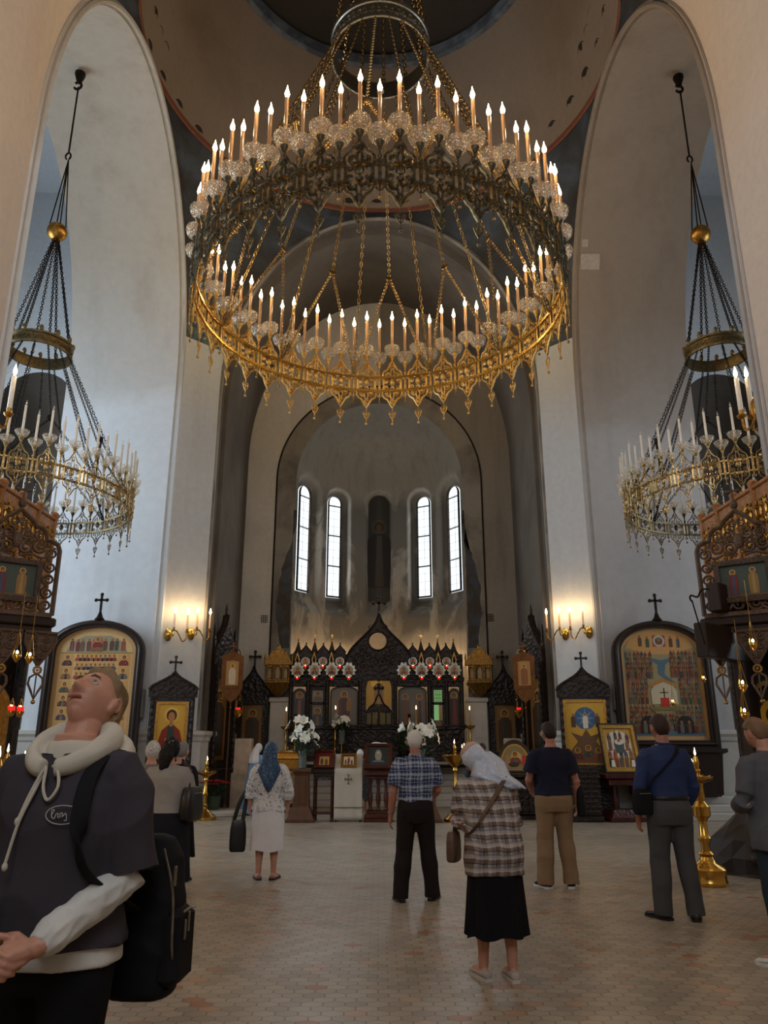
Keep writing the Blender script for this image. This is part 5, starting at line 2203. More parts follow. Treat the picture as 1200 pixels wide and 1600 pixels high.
def petal(m, L, w, M, curl=.5, n=6):
    rows = []
    for i in range(n + 1):
        t = i / n
        ww = w * math.sin(PI * min(1, .08 + t * .92)) ** .8 * (1 if t < 1 else 0) + .001
        y = L * math.sin(t * 1.1) / math.sin(1.1) * (1 - .15 * t)
        z = L * (.55 * t - curl * t * t)
        rows.append([(-ww, y, z + .18 * ww), (0, y, z - .1 * ww), (ww, y, z + .18 * ww)])
    m.M = M
    m.rings(rows, False, False)
    m.M = None


def lily_mesh(op=1.0):
    m = MB()
    for k in range(6):
        petal(m, .11 * (1 if op > .6 else 1.1), .03, rotz(k * PI / 3) @ Matrix.Rotation((1 - op) * .9, 4, 'X'), .5 * op)
    return m.mesh('lily', MAT['petal'])


def leafy(seed, n, R, H, L=.2):
    rr = random.Random(seed)
    m = MB()
    for k in range(n):
        a, t = rr.uniform(0, 2 * PI), rr.uniform(0.1, 1)
        q = R * t * .8
        base = T(q * math.cos(a), q * math.sin(a), rr.uniform(.0, H * (1 - .3 * t)))
        petal(m, L * rr.uniform(.7, 1.2), .022, base @ rotz(a - PI / 2 + rr.uniform(-.7, .7)) @ Matrix.Rotation(rr.uniform(-.2, .8), 4, 'X'), .35, 5)
    for k in range(10):
        a = 2 * PI * k / 10
        m.tube([(.03 * math.cos(a), .03 * math.sin(a), -.25), (R * .6 * math.cos(a), R * .6 * math.sin(a), H * .8)], .006, 5)
    return m


LILY = [lily_mesh(1.0), lily_mesh(.5)]


def bouquet(label, loc, seed, R=.36, H=.52, vase=True, flowers=13, face=-PI / 2):
    r = thing('lily_bouquet', label, 'flowers', loc)
    m = MB()
    if vase:
        m.lathe([(.07, 0), (.085, .01), (.08, .15), (.095, .36), (.085, .36), (.07, .15), (.06, .02)], 18)
        m.obj('glass_vase', MAT['vase'], r)
    else:
        m.lathe([(.14, 0), (.16, .02), (.19, .3), (.2, .34), (.17, .34), (.15, .28)], 18)
        m.obj('pot', MAT['bronze'], r)
    f = leafy(seed, 130, R, H).obj('foliage', MAT['leaf'], r)
    f.location = (0, 0, .3)
    rr = random.Random(seed)
    for k in range(flowers):
        a = face + (k / flowers - .5) * 4.2 + rr.uniform(-.3, .3)
        t = rr.uniform(.35, 1.05)
        z = .38 + H * (.25 + .95 * rr.random())
        fl = bpy.data.objects.new('lily_flower', LILY[0 if rr.random() < .75 else 1])
        COL.objects.link(fl)
        fl.parent = r
        d = Vector((math.cos(a), math.sin(a), rr.uniform(.1, 1.0)))
        fl.matrix_local = T(R * t * math.cos(a), R * t * math.sin(a), z) @ d.to_track_quat('Z', 'Y').to_matrix().to_4x4() @ Matrix.Diagonal((rr.uniform(1.3, 1.75),) * 3 + (1,))
    return r


def pedestal(label, loc, h=1.07):
    r = thing('flower_pedestal', label, 'pedestal', loc)
    m = MB()
    for (w0, w1, z0, z1) in ((.3, .3, 0, .06), (.28, .25, .06, .14), (.25, .18, .14, .3), (.175, .145, .3, h - .14), (.15, .19, h - .14, h - .06), (.21, .21, h - .06, h)):
        m.rings([[(-w, -w, z), (w, -w, z), (w, w, z), (-w, w, z)] for w, z in ((w0, z0), (w1, z1))])
    m.obj('body', MAT['mwood'], r, smooth=False)
    m = MB()
    m.prism([(-.1, .36), (.1, .36), (.085, h - .2), (-.085, h - .2)], -.185, -.15)
    m.obj('front_panel', MAT['mwood'], r, smooth=False)
    return r


g = ground(470, 1284)
pedestal('tapered brown wooden flower pedestal carrying the left lily vase', g)
bouquet('white lilies with green leaves in glass vase on left wooden pedestal', (g.x, g.y, 1.07), 4)
g2 = ground(668, 1284)
pedestal('tapered wooden flower pedestal behind the man in checked shirt', (g2.x, g2.y, 0))
bouquet('white lilies on the pedestal behind the white-haired man', (g2.x - .12, g2.y, 1.07), 9, R=.36, flowers=15)
p = at(534, 1150, 22.4)
bouquet('small bunch of pale lilies on slim stand beside left tall candlestick', (p.x, 22.4, 1.62), 12, R=.22, H=.34, flowers=6)
r = thing('flower_stand', 'slim brass plant stand under the small lily bunch before icon screen', 'stand', (p.x, 22.4, PZ))
m = MB()
m.lathe([(.14, 0), (.14, .02), (.02, .05), (.018, .46), (.13, .48), (.13, .495), (.01, .495)], 16)
m.obj('stand', MAT['brass'], r)
p = at(640, 1145, 22.45)
r = thing('green_plant', 'dark green foliage in pot behind the right lilies, before icon screen', 'plant', (p.x - .15, 22.45, PZ))
leafy(31, 120, .3, .6, .26).obj('foliage', MAT['leaf'], r).location = (0, 0, .3)
m = MB()
m.lathe([(.11, 0), (.13, .02), (.16, .24), (.17, .3), (.14, .3)], 16)
m.obj('pot', MAT['iron'], r)

# poinsettia on its low curved marble step
m = MB()
m.lathe([(.62, 0), (.64, .02), (.64, .09), (.6, .12)], 40, at=(-3.75, 19.15, 0))
tag(m.obj('curved_step', MAT['marble']), 'low curved white marble step under the red poinsettia', 'step')
g = ground(343, 1262)
r = thing('potted_poinsettia', 'potted poinsettia with deep red bracts beside left brass candle stand', 'plant', (-3.85, 19.1, .121))
m = MB()
m.lathe([(.12, 0), (.14, .02), (.17, .24), (.18, .3), (.15, .3), (.14, .2)], 18)
m.obj('pot', simple('green_foil_pot', (58, 72, 54), .4), r)
leafy(7, 110, .36, .34, .16).obj('foliage', MAT['leaf'], r).location = (0, 0, .26)
m = MB()
rr = random.Random(5)
for k in range(26):
    a, t = rr.uniform(0, 2 * PI), math.sqrt(rr.random())
    c = T(.34 * t * math.cos(a), .34 * t * math.sin(a), .58 + .1 * (1 - t))
    for q in range(6):
        petal(m, .1, .032, c @ rotz(q * PI / 3 + a) @ Matrix.Rotation(-.2, 4, 'X'), .55, 4)
m.obj('red_bracts', MAT['redpetal'], r)

# ------------------------------------------------------------------ lecterns with icons across the middle
def slanted_icon(r, w, h, z, kind, frame_mat, tilt=math.radians(38), ground_c=C(170, 128, 66), fw=.05, seed=1, inner=None, y=-.2):
    f = bpy.data.objects.new('icon', None)
    m = MB()
    m.frame(rect(-w / 2, w / 2, 0, h), rect(-w / 2 + fw, w / 2 - fw, fw, h - fw), -.035, .0)
    m.prism(rect(-w / 2, w / 2, 0, h), .0, .015)
    fo = m.obj('framed_icon', frame_mat, r, smooth=False)
    fo.matrix_local = T(0, y, z) @ Matrix.Rotation(-tilt, 4, 'X')
    p = MB()
    shape(p, rect(-w / 2 + fw, w / 2 - fw, fw, h - fw), -.006, ground_c)
    iw, ih = w - 2 * fw, h - 2 * fw
    if kind == 'group':
        shape(p, rect(-iw * .3, iw * .3, fw + ih * .1, fw + ih * .7), -.008, inner or C(196, 160, 90))
        crowd(p, -iw * .25, iw * .25, fw + ih * .12, 1, ih * .5, seed, -.01)
    elif kind == 'dark':
        disc(p, 0, fw + ih * .55, iw * .16, -.009, C(150, 146, 128), 18, ih * .3)
        disc(p, 0, fw + ih * .68, iw * .07, -.012, C(200, 190, 170), 14)
        shape(p, [(-iw * .3, fw + ih * .2), (iw * .3, fw + ih * .2), (iw * .2, fw + ih * .3), (-iw * .2, fw + ih * .3)], -.01, C(96, 110, 112))
    elif kind == 'red':
        shape(p, rect(-iw * .4, iw * .4, fw + ih * .1, fw + ih * .9), -.008, inner or C(220, 208, 180))
        crowd(p, -iw * .38, iw * .38, fw + ih * .12, 1, ih * .5, seed, -.01)
        full(p, 0, fw + ih * .3, ih * .55, C(150, 40, 30), y=-.014)
    p.obj('painting', MAT['paint'], fo, smooth=False)
    return fo


# with barley-twist legs
g = ground(505, 1283)
r = thing('lectern', 'dark wooden lectern with barley-twist legs and small icon in red mount', 'lectern', (g.x, g.y, 0))
for sx in (-.185, .185):
    for sy in (-.18, .18):
        m = MB()
        n = 60
        for ph in (0, PI):
            m.tube([(sx + .016 * math.cos(9 * 2 * PI * k / n + ph), sy + .016 * math.sin(9 * 2 * PI * k / n + ph), .1 + .8 * k / n) for k in range(n + 1)], .017, 6, up=(1, 0, 0))
        m.lathe([(.03, 0), (.042, .03), (.03, .06), (.035, .1)], 10, at=(sx, sy, 0))
        m.obj('twisted_leg', MAT['rwood'], r)
m = MB()
m.bbox(-.225, .225, -.24, .24, .98, 1.03, .01)
m.bbox(-.215, .215, -.22, .22, .9, .98, .006)
st_ = MB()
for y in (-.18, .18):
    st_.tube([(x, y, .16) for x in np.linspace(-.185, .185, 4)], .016, 6, up=(0, 0, 1))
for x in (-.185, .185):
    st_.tube([(x, y, .16) for y in np.linspace(-.18, .18, 4)], .016, 6, up=(0, 0, 1))
st_.obj('stretcher', MAT['rwood'], r)
m.tube(bez([(-.17, -.2, .9), (-.13, -.2, .86), (-.08, -.2, .9), (0, -.2, .87), (.08, -.2, .9), (.13, -.2, .86), (.17, -.2, .9)], 4), .014, 5, up=(0, 1, 0))
m.rings([[(-.225, -.22, 1.03), (.225, -.22, 1.03), (.225, .2, 1.03), (-.225, .2, 1.03)], [(-.225, -.22, 1.05), (.225, -.22, 1.05), (.225, .2, 1.35), (-.225, .2, 1.35)]])
m.obj('top', MAT['dwood_s'], r)
slanted_icon(r, .45, .46, 1.07, 'group', MAT['rwood'], ground_c=C(104, 30, 28), seed=3)

# with embroidered white cloth
g = ground(544, 1283)
r = thing('lectern', 'lectern draped in long off-white cloth with embroidered cross and gold-framed icon', 'lectern', (g.x, g.y, 0))
m = MB()
for sx in (-.26, .26):
    for sy in (-.16, .16):
        m.bbox(sx - .025, sx + .025, sy - .025, sy + .025, 0, 1.0, .006)
m.rings([[(-.27, -.2, 1.0), (.27, -.2, 1.0), (.27, .2, 1.0), (-.27, .2, 1.0)], [(-.27, -.2, 1.03), (.27, -.2, 1.03), (.27, .2, 1.33), (-.27, .2, 1.33)]])
m.obj('stand', MAT['dwood_s'], r)
m = MB()
path = [(.225, .05), (.228, 1.0), (.225, 1.03), (.2, 1.06), (-.2, 1.36), (-.215, 1.34), (-.22, 1.0), (-.225, .6)]
rows = []
for i, (y, z) in enumerate(path):
    pass
xs = np.linspace(-.3, .3, 25)
def clothrow(y, z, amp):
    return [(x, -y - amp * math.sin(x * 24 + z * 2), z) for x in xs]
rows = [clothrow(.215, z, .008 * (1.05 - z)) for z in np.linspace(.04, 1.04, 14)] + [clothrow(y, 1.045 + (.2 - y) * .75 + .02, 0) for y in np.linspace(.2, -.2, 6)] + [clothrow(-.23, z, .004) for z in (1.3, .9, .6)]
m.rings(rows, False, False)
mcl = simple('offwhite_brocade', (196, 188, 172), .85, var=.08, scale=40, bump=.15)
cl = m.obj('cloth', mcl, r)
so = cl.modifiers.new('thick', 'SOLIDIFY')
so.thickness = .008
m = MB()
for a, b in ((.0, .85), (0, .85)):
    pass
for (x0, x1, z0, z1) in ((-.012, .012, .76, .94), (-.07, .07, .84, .864), (-.03, .03, .93, .95), (-.03, .03, .75, .77), (-.08, -.06, .82, .885), (.06, .08, .82, .885)):
    m.box(x0, x1, -.232, -.226, z0, z1)
m.box(-.295, .295, -.234, -.222, .28, .3)
m.obj('embroidery', simple('grey_gold_thread', (128, 116, 92), .6), cl)
slanted_icon(r, .34, .32, 1.1, 'red', MAT['gilt'], ground_c=C(130, 92, 50), fw=.035, seed=6)

# carved mahogany
g = ground(591, 1283)
r = thing('lectern', 'carved mahogany lectern with large framed dark icon at the middle of the nave', 'lectern', (g.x, g.y, 0))
m = MB()
for (w, d, z0, z1) in ((.31, .3, 0, .07), (.29, .27, .07, .1), (.25, .22, .16, .22)):
    m.bbox(-w, w, -d, d, z0, z1, .012)
m.rings([[(-w, -d, z), (w, -d, z), (w, d, z), (-w, d, z)] for w, d, z in ((.28, .26, .1), (.24, .2, .18))])
m.obj('base', MAT['rwood'], r)
for sx in (-.17, 0, .17):
    for sy in (-.13, .13):
        m = MB()
        m.lathe([(.03, .2), (.045, .24), (.03, .28), (.05, .4), (.055, .48), (.035, .6), (.028, .72), (.045, .78), (.04, .86)], 12, at=(sx, sy, 0))
        m.obj('column', MAT['rwood'], r)
m = MB()
m.bbox(-.3, .3, -.24, .24, .86, .92, .012)
m.bbox(-.31, .31, -.3, .28, .92, 1.02, .02)
m.rings([[(-.3, -.26, 1.02), (.3, -.26, 1.02), (.3, .2, 1.02), (-.3, .2, 1.02)], [(-.3, -.26, 1.04), (.3, -.26, 1.04), (.3, .2, 1.5), (-.3, .2, 1.5)]])
m.obj('desk', MAT['rwood'], r)
slanted_icon(r, .6, .66, 1.06, 'dark', MAT['rwood'], tilt=math.radians(40), ground_c=C(52, 54, 54), fw=.07, y=-.31)
m = MB()
m.ell((-.04, .22, 1.585), (.12, .09, .03), 14, 8)
m.ell((.12, .2, 1.58), (.09, .06, .02), 12, 8)
tag(m.obj('folded_cloth', MAT['petal'], None), 'crumpled white cloth lying on top of the mahogany lectern', 'cloth').location = (g.x, g.y, 0)

# right side lectern with gilt feast icon
def case_leg(m, x, y):
    m.lathe([(.03, .1), (.05, .16), (.03, .22), (.06, .36), (.06, .42), (.035, .55), (.04, .66), (.055, .72)], 12, at=(x, y, 0))


g = ground(976, 1283)
r = thing('lectern', 'mahogany lectern carrying gold-framed icon of many figures, right of black case', 'lectern', (g.x, g.y, 0), rz=math.radians(8))
m = MB()
m.bbox(-.42, .42, -.32, .32, 0, .09, .015)
m.rings([[(-w, -d, z), (w, -d, z), (w, d, z), (-w, d, z)] for w, d, z in ((.38, .28, .09), (.34, .24, .2), (.32, .22, .24))])
m.obj('base', MAT['rwood'], r)
for x in (-.22, .22):
    m = MB()
    case_leg(m, x, -.1)
    m.obj('turned_leg', MAT['rwood'], r)
m = MB()
m.bbox(-.38, .38, -.26, .26, .72, .86, .02)
m.bbox(-.46, .46, -.32, .32, .86, .97, .02)
m.obj('desk', MAT['rwood'], r)
W, Hh = .8, 1.0
m = MB()
m.frame(rect(-W / 2 - .03, W / 2 + .03, -.03, Hh + .03), rect(-W / 2, W / 2, 0, Hh), -.05, 0)
m.prism(rect(-W / 2, W / 2, 0, Hh), 0, .015)
fo = m.obj('icon_board', MAT['dwood_s'], r, smooth=False)
fo.matrix_local = T(0, -.18, 1.0) @ Matrix.Rotation(-math.radians(14), 4, 'X')
m = MB()
m.frame(rect(-W / 2, W / 2, 0, Hh), rect(-W / 2 + .075, W / 2 - .075, .075, Hh - .075), -.04, 0)
m.obj('gilt_frame', MAT['gilt'], fo, smooth=False)
p = MB()
shape(p, rect(-.33, .33, .07, .93), -.004, C(190, 148, 72))
shape(p, arched(.28, .3, .62, .26, 14), -.006, C(214, 200, 176))
for (x0, x1, z0, rows, s, sd) in ((-.29, -.1, .44, 2, .24, 1), (.1, .29, .44, 2, .24, 2), (-.1, .1, .68, 1, .2, 3), (-.3, .3, .1, 2, .24, 4)):
    crowd(p, x0, x1, z0, rows, s, sd, -.009, .15)
shape(p, [(-.09, .4), (.09, .4), (.11, .6), (-.11, .6)], -.02, C(78, 84, 84))
disc(p, 0, .63, .1, -.022, C(210, 204, 188), 18, .06)
disc(p, 0, .66, .035, -.025, C(196, 84, 40))
for x in (-.22, .24):
    shape(p, [(x - .05, .1), (x + .05, .1), (x + .03, .24), (x - .03, .24)], -.03, C(222, 212, 192))
p.obj('painting', MAT['paint_gold'], fo, smooth=False)

# pointed icon on carved desk
g = ground(813, 1281)
r = thing('icon_stand', 'dark carved desk with pointed-arch gold icon between banner and man in navy shirt', 'icon stand', (g.x, g.y + .3, 0), rz=math.radians(-6))
m = MB()
m.bbox(-.5, .5, -.28, .28, 0, .08, .015)
m.bbox(-.45, .45, -.24, .24, .08, .86, .03)
m.bbox(-.5, .5, -.3, .3, .86, .94, .02)
for k in range(6):
    for q in range(5):
        m.ell((-.36 + .145 * k, -.24, .18 + .14 * q), (.05, .04, .05), 8, 5)
m.obj('desk', MAT['dwood'], r)
pts = [(-.44, 0), (.44, 0)] + [(.44 - .44 * (k / 10) ** 1.6, .74 * math.sin(PI / 2 * k / 10) ** .9) for k in range(1, 11)]
pts += [(-x, z) for x, z in pts[-2:1:-1]]
m = MB()
inn = scale2(pts, .84, (0, .27))
m.frame(pts, inn, -.05, 0)
m.prism(pts, 0, .015)
fo = m.obj('icon_board', MAT['dwood_s'], r, smooth=False)
fo.matrix_local = T(0, -.12, .96) @ Matrix.Rotation(-math.radians(20), 4, 'X')
p = MB()
shape(p, inn, -.01, C(196, 150, 72))
shape(p, scale2(pts, .74, (0, .26)), -.013, C(128, 116, 80))
disc(p, .03, .34, .13, -.016, C(186, 150, 96), 18)
bust(p, 0, .2, .3, C(116, 52, 42), C(80, 84, 90), y=-.018)
full(p, -.16, .1, .3, C(150, 120, 86), y=-.02)
full(p, .2, .14, .32, C(160, 60, 44), y=-.02)
disc(p, -.04, .18, .12, -.027, C(60, 48, 38), 14, .05)
p.obj('painting', MAT['paint_gold'], fo, smooth=False)

# woven-front dark chest under the right black case
r = thing('carved_chest', 'low black lattice-carved chest behind the man in navy shirt', 'chest', (4.3, 17.55, 0), rz=math.radians(-4))
m = MB()
m.bbox(-.46, .46, -.3, .3, 0, .12, .02)
m.bbox(-.42, .42, -.26, .26, .12, 1.1, .02)
m.obj('body', MAT['dwood'], r)
m = MB()
for q in range(9):
    for k in range(6):
        x = -.38 + .138 * k + (.069 if q % 2 else 0)
        m.ell((x, -.27, .2 + .1 * q), (.058, .02, .034), 8, 5)
m.obj('lattice_front', MAT['dwood_s'], r)

# memorial table with gilt domed casket
g = ground(447, 1266)
r = thing('memorial_table', 'dark ornate table with gilt scroll top behind the woman in blue scarf', 'table', (g.x, g.y - .6, 0))
m = MB()
for sx in (-.38, .38):
    for sy in (-.25, .25):
        m.tube(bez([(sx * .7, sy * .7, 0), (sx * 1.1, sy, .15), (sx * .75, sy * .8, .4), (sx * 1.05, sy, .72), (sx, sy, .86)], 6), [.04] * 25, 8)
m.bbox(-.44, .44, -.3, .3, .14, .18, .01)
m.obj('legs_frame', MAT['dwood'], r)
m = MB()
m.bbox(-.56, .56, -.38, .38, .86, .98, .03)
for k in range(9):
    m.tube(spiral(-.5 + .125 * k, .88, .05, 1.1, 0, 10, .3, y=-.39), .012, 5, up=(0, 1, 0))
m.obj('gilt_top', MAT['gilt'], r)
c = thing('domed_casket', 'gilt casket with domed lid on the dark ornate table', 'casket', (g.x + .05, g.y - .6, .98))
m = MB()
m.bbox(-.3, .3, -.2, .2, 0, .26, .02)
m.obj('box', MAT['gilt'], c)
m = MB()
m.rings([[(-x, -y, z), (x, -y, z), (x, y, z), (-x, y, z)] for x, y, z in ((.32, .22, .26), (.31, .21, .3), (.26, .17, .38), (.14, .09, .44), (.03, .02, .47))])
m.ell((0, 0, .5), (.03, .03, .04), 10, 6)
m.obj('lid', MAT['gilt'], c)
c = thing('candle_tray', 'small brass tray of lit wax candles left of the gilt casket', 'candle tray', (g.x - .42, g.y - .68, .98))
m = MB()
m.lathe([(.1, 0), (.13, .02), (.13, .035), (.1, .03)], 18)
m.obj('tray', MAT['brass'], c)
for q in range(4):
    wax_candle(c, -.07 + .05 * q, .03 * (q % 2), .02, .16 + .05 * (q % 3), True, .01)
point_light('candle_light', (0, 0, .5), 1.2, (1, .62, .3), .04, c)
c = thing('red_flower', 'single red flower head in small vase beside the gilt casket', 'flower', (g.x - .28, g.y - .5, .98))
m = MB()
m.lathe([(.03, 0), (.04, .02), (.025, .14), (.035, .18)], 12)
m.obj('vase', MAT['brass'], c)
m = MB()
for k in range(22):
    petal(m, .1, .04, T(0, 0, .3) @ rotz(k * 2.4) @ Matrix.Rotation(.15 * (k % 4), 4, 'X'), .3, 4)
m.tube([(0, 0, .1), (0, 0, .31)], .006, 5)
m.obj('flower_head', MAT['redpetal'], c)

# ------------------------------------------------------------------ carved canopies on the near piers
def canopy(sgn):
    sd = 'left' if sgn < 0 else 'right'
    r = thing('icon_canopy', 'tall carved wooden icon canopy with openwork ogee panel on the near %s pier' % sd, 'icon canopy', (sgn * 4.92, 10.13, 0))
    r.rotation_euler = (0, 0, -sgn * math.radians(35))
    # front panel: face towards -y, half width .55
    m = MB()
    hw, z0, zt = .56, 3.22, 4.64
    out = [(hw, z0), (hw, 4.12), (hw - .03, 4.2), (hw - .12, 4.25), (hw - .18, 4.25), (.36, 4.36), (.3, 4.42), (.22, 4.43), (.17, 4.5), (.07, 4.58), (0, zt)]
    out = out + [(-x, z) for x, z in out[-2::-1]]
    m.tube([(x, -.0, z) for x, z in out], .032, 6, up=(0, 1, 0), flat=1.4)
    rr = random.Random(2)
    # scrolls
    def scr(cx, cz, R, hand, a0):
        m.tube(spiral(cx, cz, R, 1.7, a0, 22, .15, hand=hand), [.024 * (R / .1) * (1 - .4 * i / 21) for i in range(22)], 5, up=(0, 1, 0), flat=1.3)
    for s in (-1, 1):
        for i, z in enumerate((3.34, 3.52, 3.7, 3.88, 4.06)):
            scr(s * .46, z, .085, s * (1 if i % 2 else -1), PI / 2 if i % 2 else -PI / 2)
        for i, x in enumerate((.1, .27)):
            scr(s * x, 3.34, .1, s * (1 if i % 2 else -1), PI if i % 2 else 0)
        for (x, z, R) in ((.12, 4.12, .1), (.3, 4.14, .1), (.12, 4.3, .09), (.28, 4.3, .07), (.06, 4.46, .06), (.4, 4.2, .06), (.2, 4.22, .05)):
            scr(s * x, z, R, s, PI / 2)
        m.tube(bez([(s * .05, 0, 4.0), (s * .2, 0, 4.03), (s * .36, 0, 4.0), (s * .5, 0, 4.16)], 5), .018, 5, up=(0, 1, 0))
    m.bbox(-hw, hw, -.03, .03, z0 - .04, z0 + .03, .01)
    m.obj('openwork_panel', MAT['cwood'], r)
    m = MB()
    m.ell((0, -.02, 4.2), (.07, .05, .11), 14, 8)
    m.obj('boss', MAT['cwood'], r)
    m = MB()
    m.ell((0, 0, 4.72), (.055, .055, .06), 12, 8)
    m.tube([(0, 0, 4.62), (0, 0, 4.68)], .02, 6)
    cross(m, 0, 4.77, .24, -.015, .015, .012)
    m.obj('finial', MAT['cwood'], r)
    m = MB()
    m.frame(rect(-.36, .36, 3.36, 3.94), rect(-.29, .29, 3.43, 3.87), -.07, .0)
    fm = m.obj('icon_frame', wood('frame_carved_wood', (78, 62, 50), .5, .6, cscale=40), r, smooth=False)
    p = MB()
    shape(p, rect(-.3, .3, 3.42, 3.88), -.02, C(72, 84, 76))
    shape(p, rect(-.3, .3, 3.42, 3.47), -.022, C(110, 84, 56))
    full(p, -.13, 3.46, .36, C(116, 48, 40), C(62, 80, 112), y=-.025, halo=C(196, 160, 96))
    full(p, .12, 3.46, .37, C(150, 116, 64), C(170, 140, 86), y=-.025, halo=C(196, 160, 96))
    p.obj('painting', MAT['paint'], fm, smooth=False)
    # gilded railing behind, running along the pier
    g = bpy.data.objects.new('gilt_gallery', None)
    m = MB()
    inv = r.matrix_basis.inverted()
    Lw = Vector((sgn * 5.14, 11.7, 4.97))
    Rw = Vector((sgn * 5.22, 9.55, 4.97))
    dirv = (Rw - Lw)
    ln = dirv.length
    Mg = T(Lw.x, Lw.y, 0) @ rotz(math.atan2(dirv.y, dirv.x))
    m.bbox(0, ln, -.04, .04, 4.92, 4.98, .015)
    m.bbox(0, ln, -.01, .01, 3.3, 4.92, .004)
    m.bbox(0, ln, -.05, .05, 3.2, 3.3, .01)
    k = 0
    for x in np.arange(.0, ln + .01, ln / 4):
        m.lathe([(.045, 3.3), (.04, 3.6), (.05, 4.3), (.04, 4.9), (.06, 4.98), (.07, 5.03), (.03, 5.07)], 12, at=(x, 0, 0))
    side = -sgn
    m.mat = 1
    for x in np.arange(.1, ln, .135):
        for z in (3.5, 3.72, 3.95, 4.2, 4.45, 4.7):
            sp = spiral(x, z, .07, 1.3, rr.choice((0, PI / 2, PI)), 11, .25, hand=rr.choice((-1, 1)), y=side * .025)
            m.tube(sp, .016, 5, up=(0, 1, 0))
        m.ell((x + .06, side * .025, 4.58), (.02, .02, .09), 8, 6)
    go = m.obj('gilt_gallery', [MAT['gwood'], MAT['gilt']], r)
    go.matrix_local = inv @ Mg
    # frieze and hanging fretwork lobes
    m = MB()
    m.bbox(-.62, .62, -.06, .1, 3.06, 3.18, .02)
    m.bbox(-.58, .58, -.03, .1, 2.98, 3.06, .015)
    m.obj('frieze', MAT['dwood_s'], r)
    for x in (-.42, .02, .46):
        m = MB()
        w = .2
        lob = [(x - w, 2.98), (x - w * .95, 2.85), (x - w * .55, 2.7), (x, 2.52), (x + w * .55, 2.7), (x + w * .95, 2.85), (x + w, 2.98)]
        m.prism(lob, -.0, .03)
        m.tube([(a, -.02, b) for a, b in lob], .022, 6, closed=True, up=(0, 1, 0))
        for s in (-1, 1):
            for (dx, z, R) in ((.09, 2.9, .06), (.07, 2.78, .05), (.03, 2.66, .04)):
                m.tube(spiral(x + s * dx, z, R, 1.4, PI / 2, 12, .2, y=-.02, hand=s), .013, 5, up=(0, 1, 0))
        lf = [(x, 2.44), (x - .08, 2.38), (x - .09, 2.3), (x - .04, 2.2), (x, 2.1), (x + .04, 2.2), (x + .09, 2.3), (x + .08, 2.38)]
        m.tube([(a, -.02, b) for a, b in lf], .016, 5, closed=True, up=(0, 1, 0))
        m.tube([(x, -.02, 2.44), (x, -.02, 2.12)], .01, 5)
        lo = m.obj('hanging_lobe', MAT['cwood'], r)
        m = MB()
        for k in range(12):
            a = 2 * PI * k / 12
            m.ell((x + .045 * math.cos(a), -.04, 2.48 + .045 * math.sin(a)), (.018, .012, .018), 6, 4)
        m.ell((x, -.05, 2.48), (.022, .015, .022), 8, 5)
        m.obj('rosette', MAT['bronze'], lo)
        m = MB()
        m.ell((x, -.02, 2.07), (.03, .03, .03), 8, 6)
        m.obj('bead', MAT['bronze'], lo)
    # case below, standing on the floor behind
    m = MB()
    m.bbox(-.5, .5, .85, 1.2, .0, 1.0, .02)
    m.bbox(-.56, .56,   .8, 1.22, .96, 1.05, .02)
    m.bbox(-.5, .5, 1.05, 1.2, 1.05, 3.2, .01)
    for s in (-1, 1):
        m.bbox(min(s * .5, s * .36), max(s * .5, s * .36), .82, 1.2, 1.05, 2.98, .015)
        m.tube([(s * .43, .8, z) for z in np.linspace(1.1, 2.9, 26)], [.045 + .014 * (i % 2) for i in range(26)], 8)
    m.obj('case', MAT['dwood'], r)
    m = MB()
    oa = arched(.36, 1.1, 2.0, .4, 14)
    ia = arched(.3, 1.16, 2.0, .34, 14)
    m.frame(oa, ia, .88, 1.02)
    m.obj('arch_frame', MAT['bronze'], r, smooth=False)
    p = MB()
    shape(p, oa, 1.04, C(60, 44, 30) if sgn > 0 else C(120, 92, 44))
    disc(p, 0, 1.95, .2, 1.035, C(206, 160, 50), 24)
    disc(p, 0, 1.93, .13, 1.032, C(64, 44, 30), 20)
    shape(p, [(-.26, 1.14), (.26, 1.14), (.24, 1.5), (.1, 1.78), (-.1, 1.78), (-.24, 1.5)], 1.034, C(112, 66, 36) if sgn > 0 else C(176, 134, 60))
    disc(p, 0, 1.9, .08, 1.028, C(130, 86, 56), 16, .11)
    p.obj('painting', MAT['paint_gold'], r, smooth=False)
    if sgn < 0:
        # gilt metal cover with dark openings over the painting
        m = MB()
        rr = random.Random(4)
        m.frame(oa, [(x * .78, 1.3 + (z - 1.3) * .8) for x, z in ia], .9, .94)
        for k in range(46):
            a = rr.uniform(0, 2 * PI)
            q = rr.uniform(.2, .3)
            m.tube(spiral(q * math.cos(a), 1.6 + 2.1 * (q * math.sin(a)) * .8, .05, 1.2, a, 9, .3, y=.9), .01, 4, up=(0, 1, 0))
        m.obj('gilt_cover', MAT['gilt'], r)
    return r


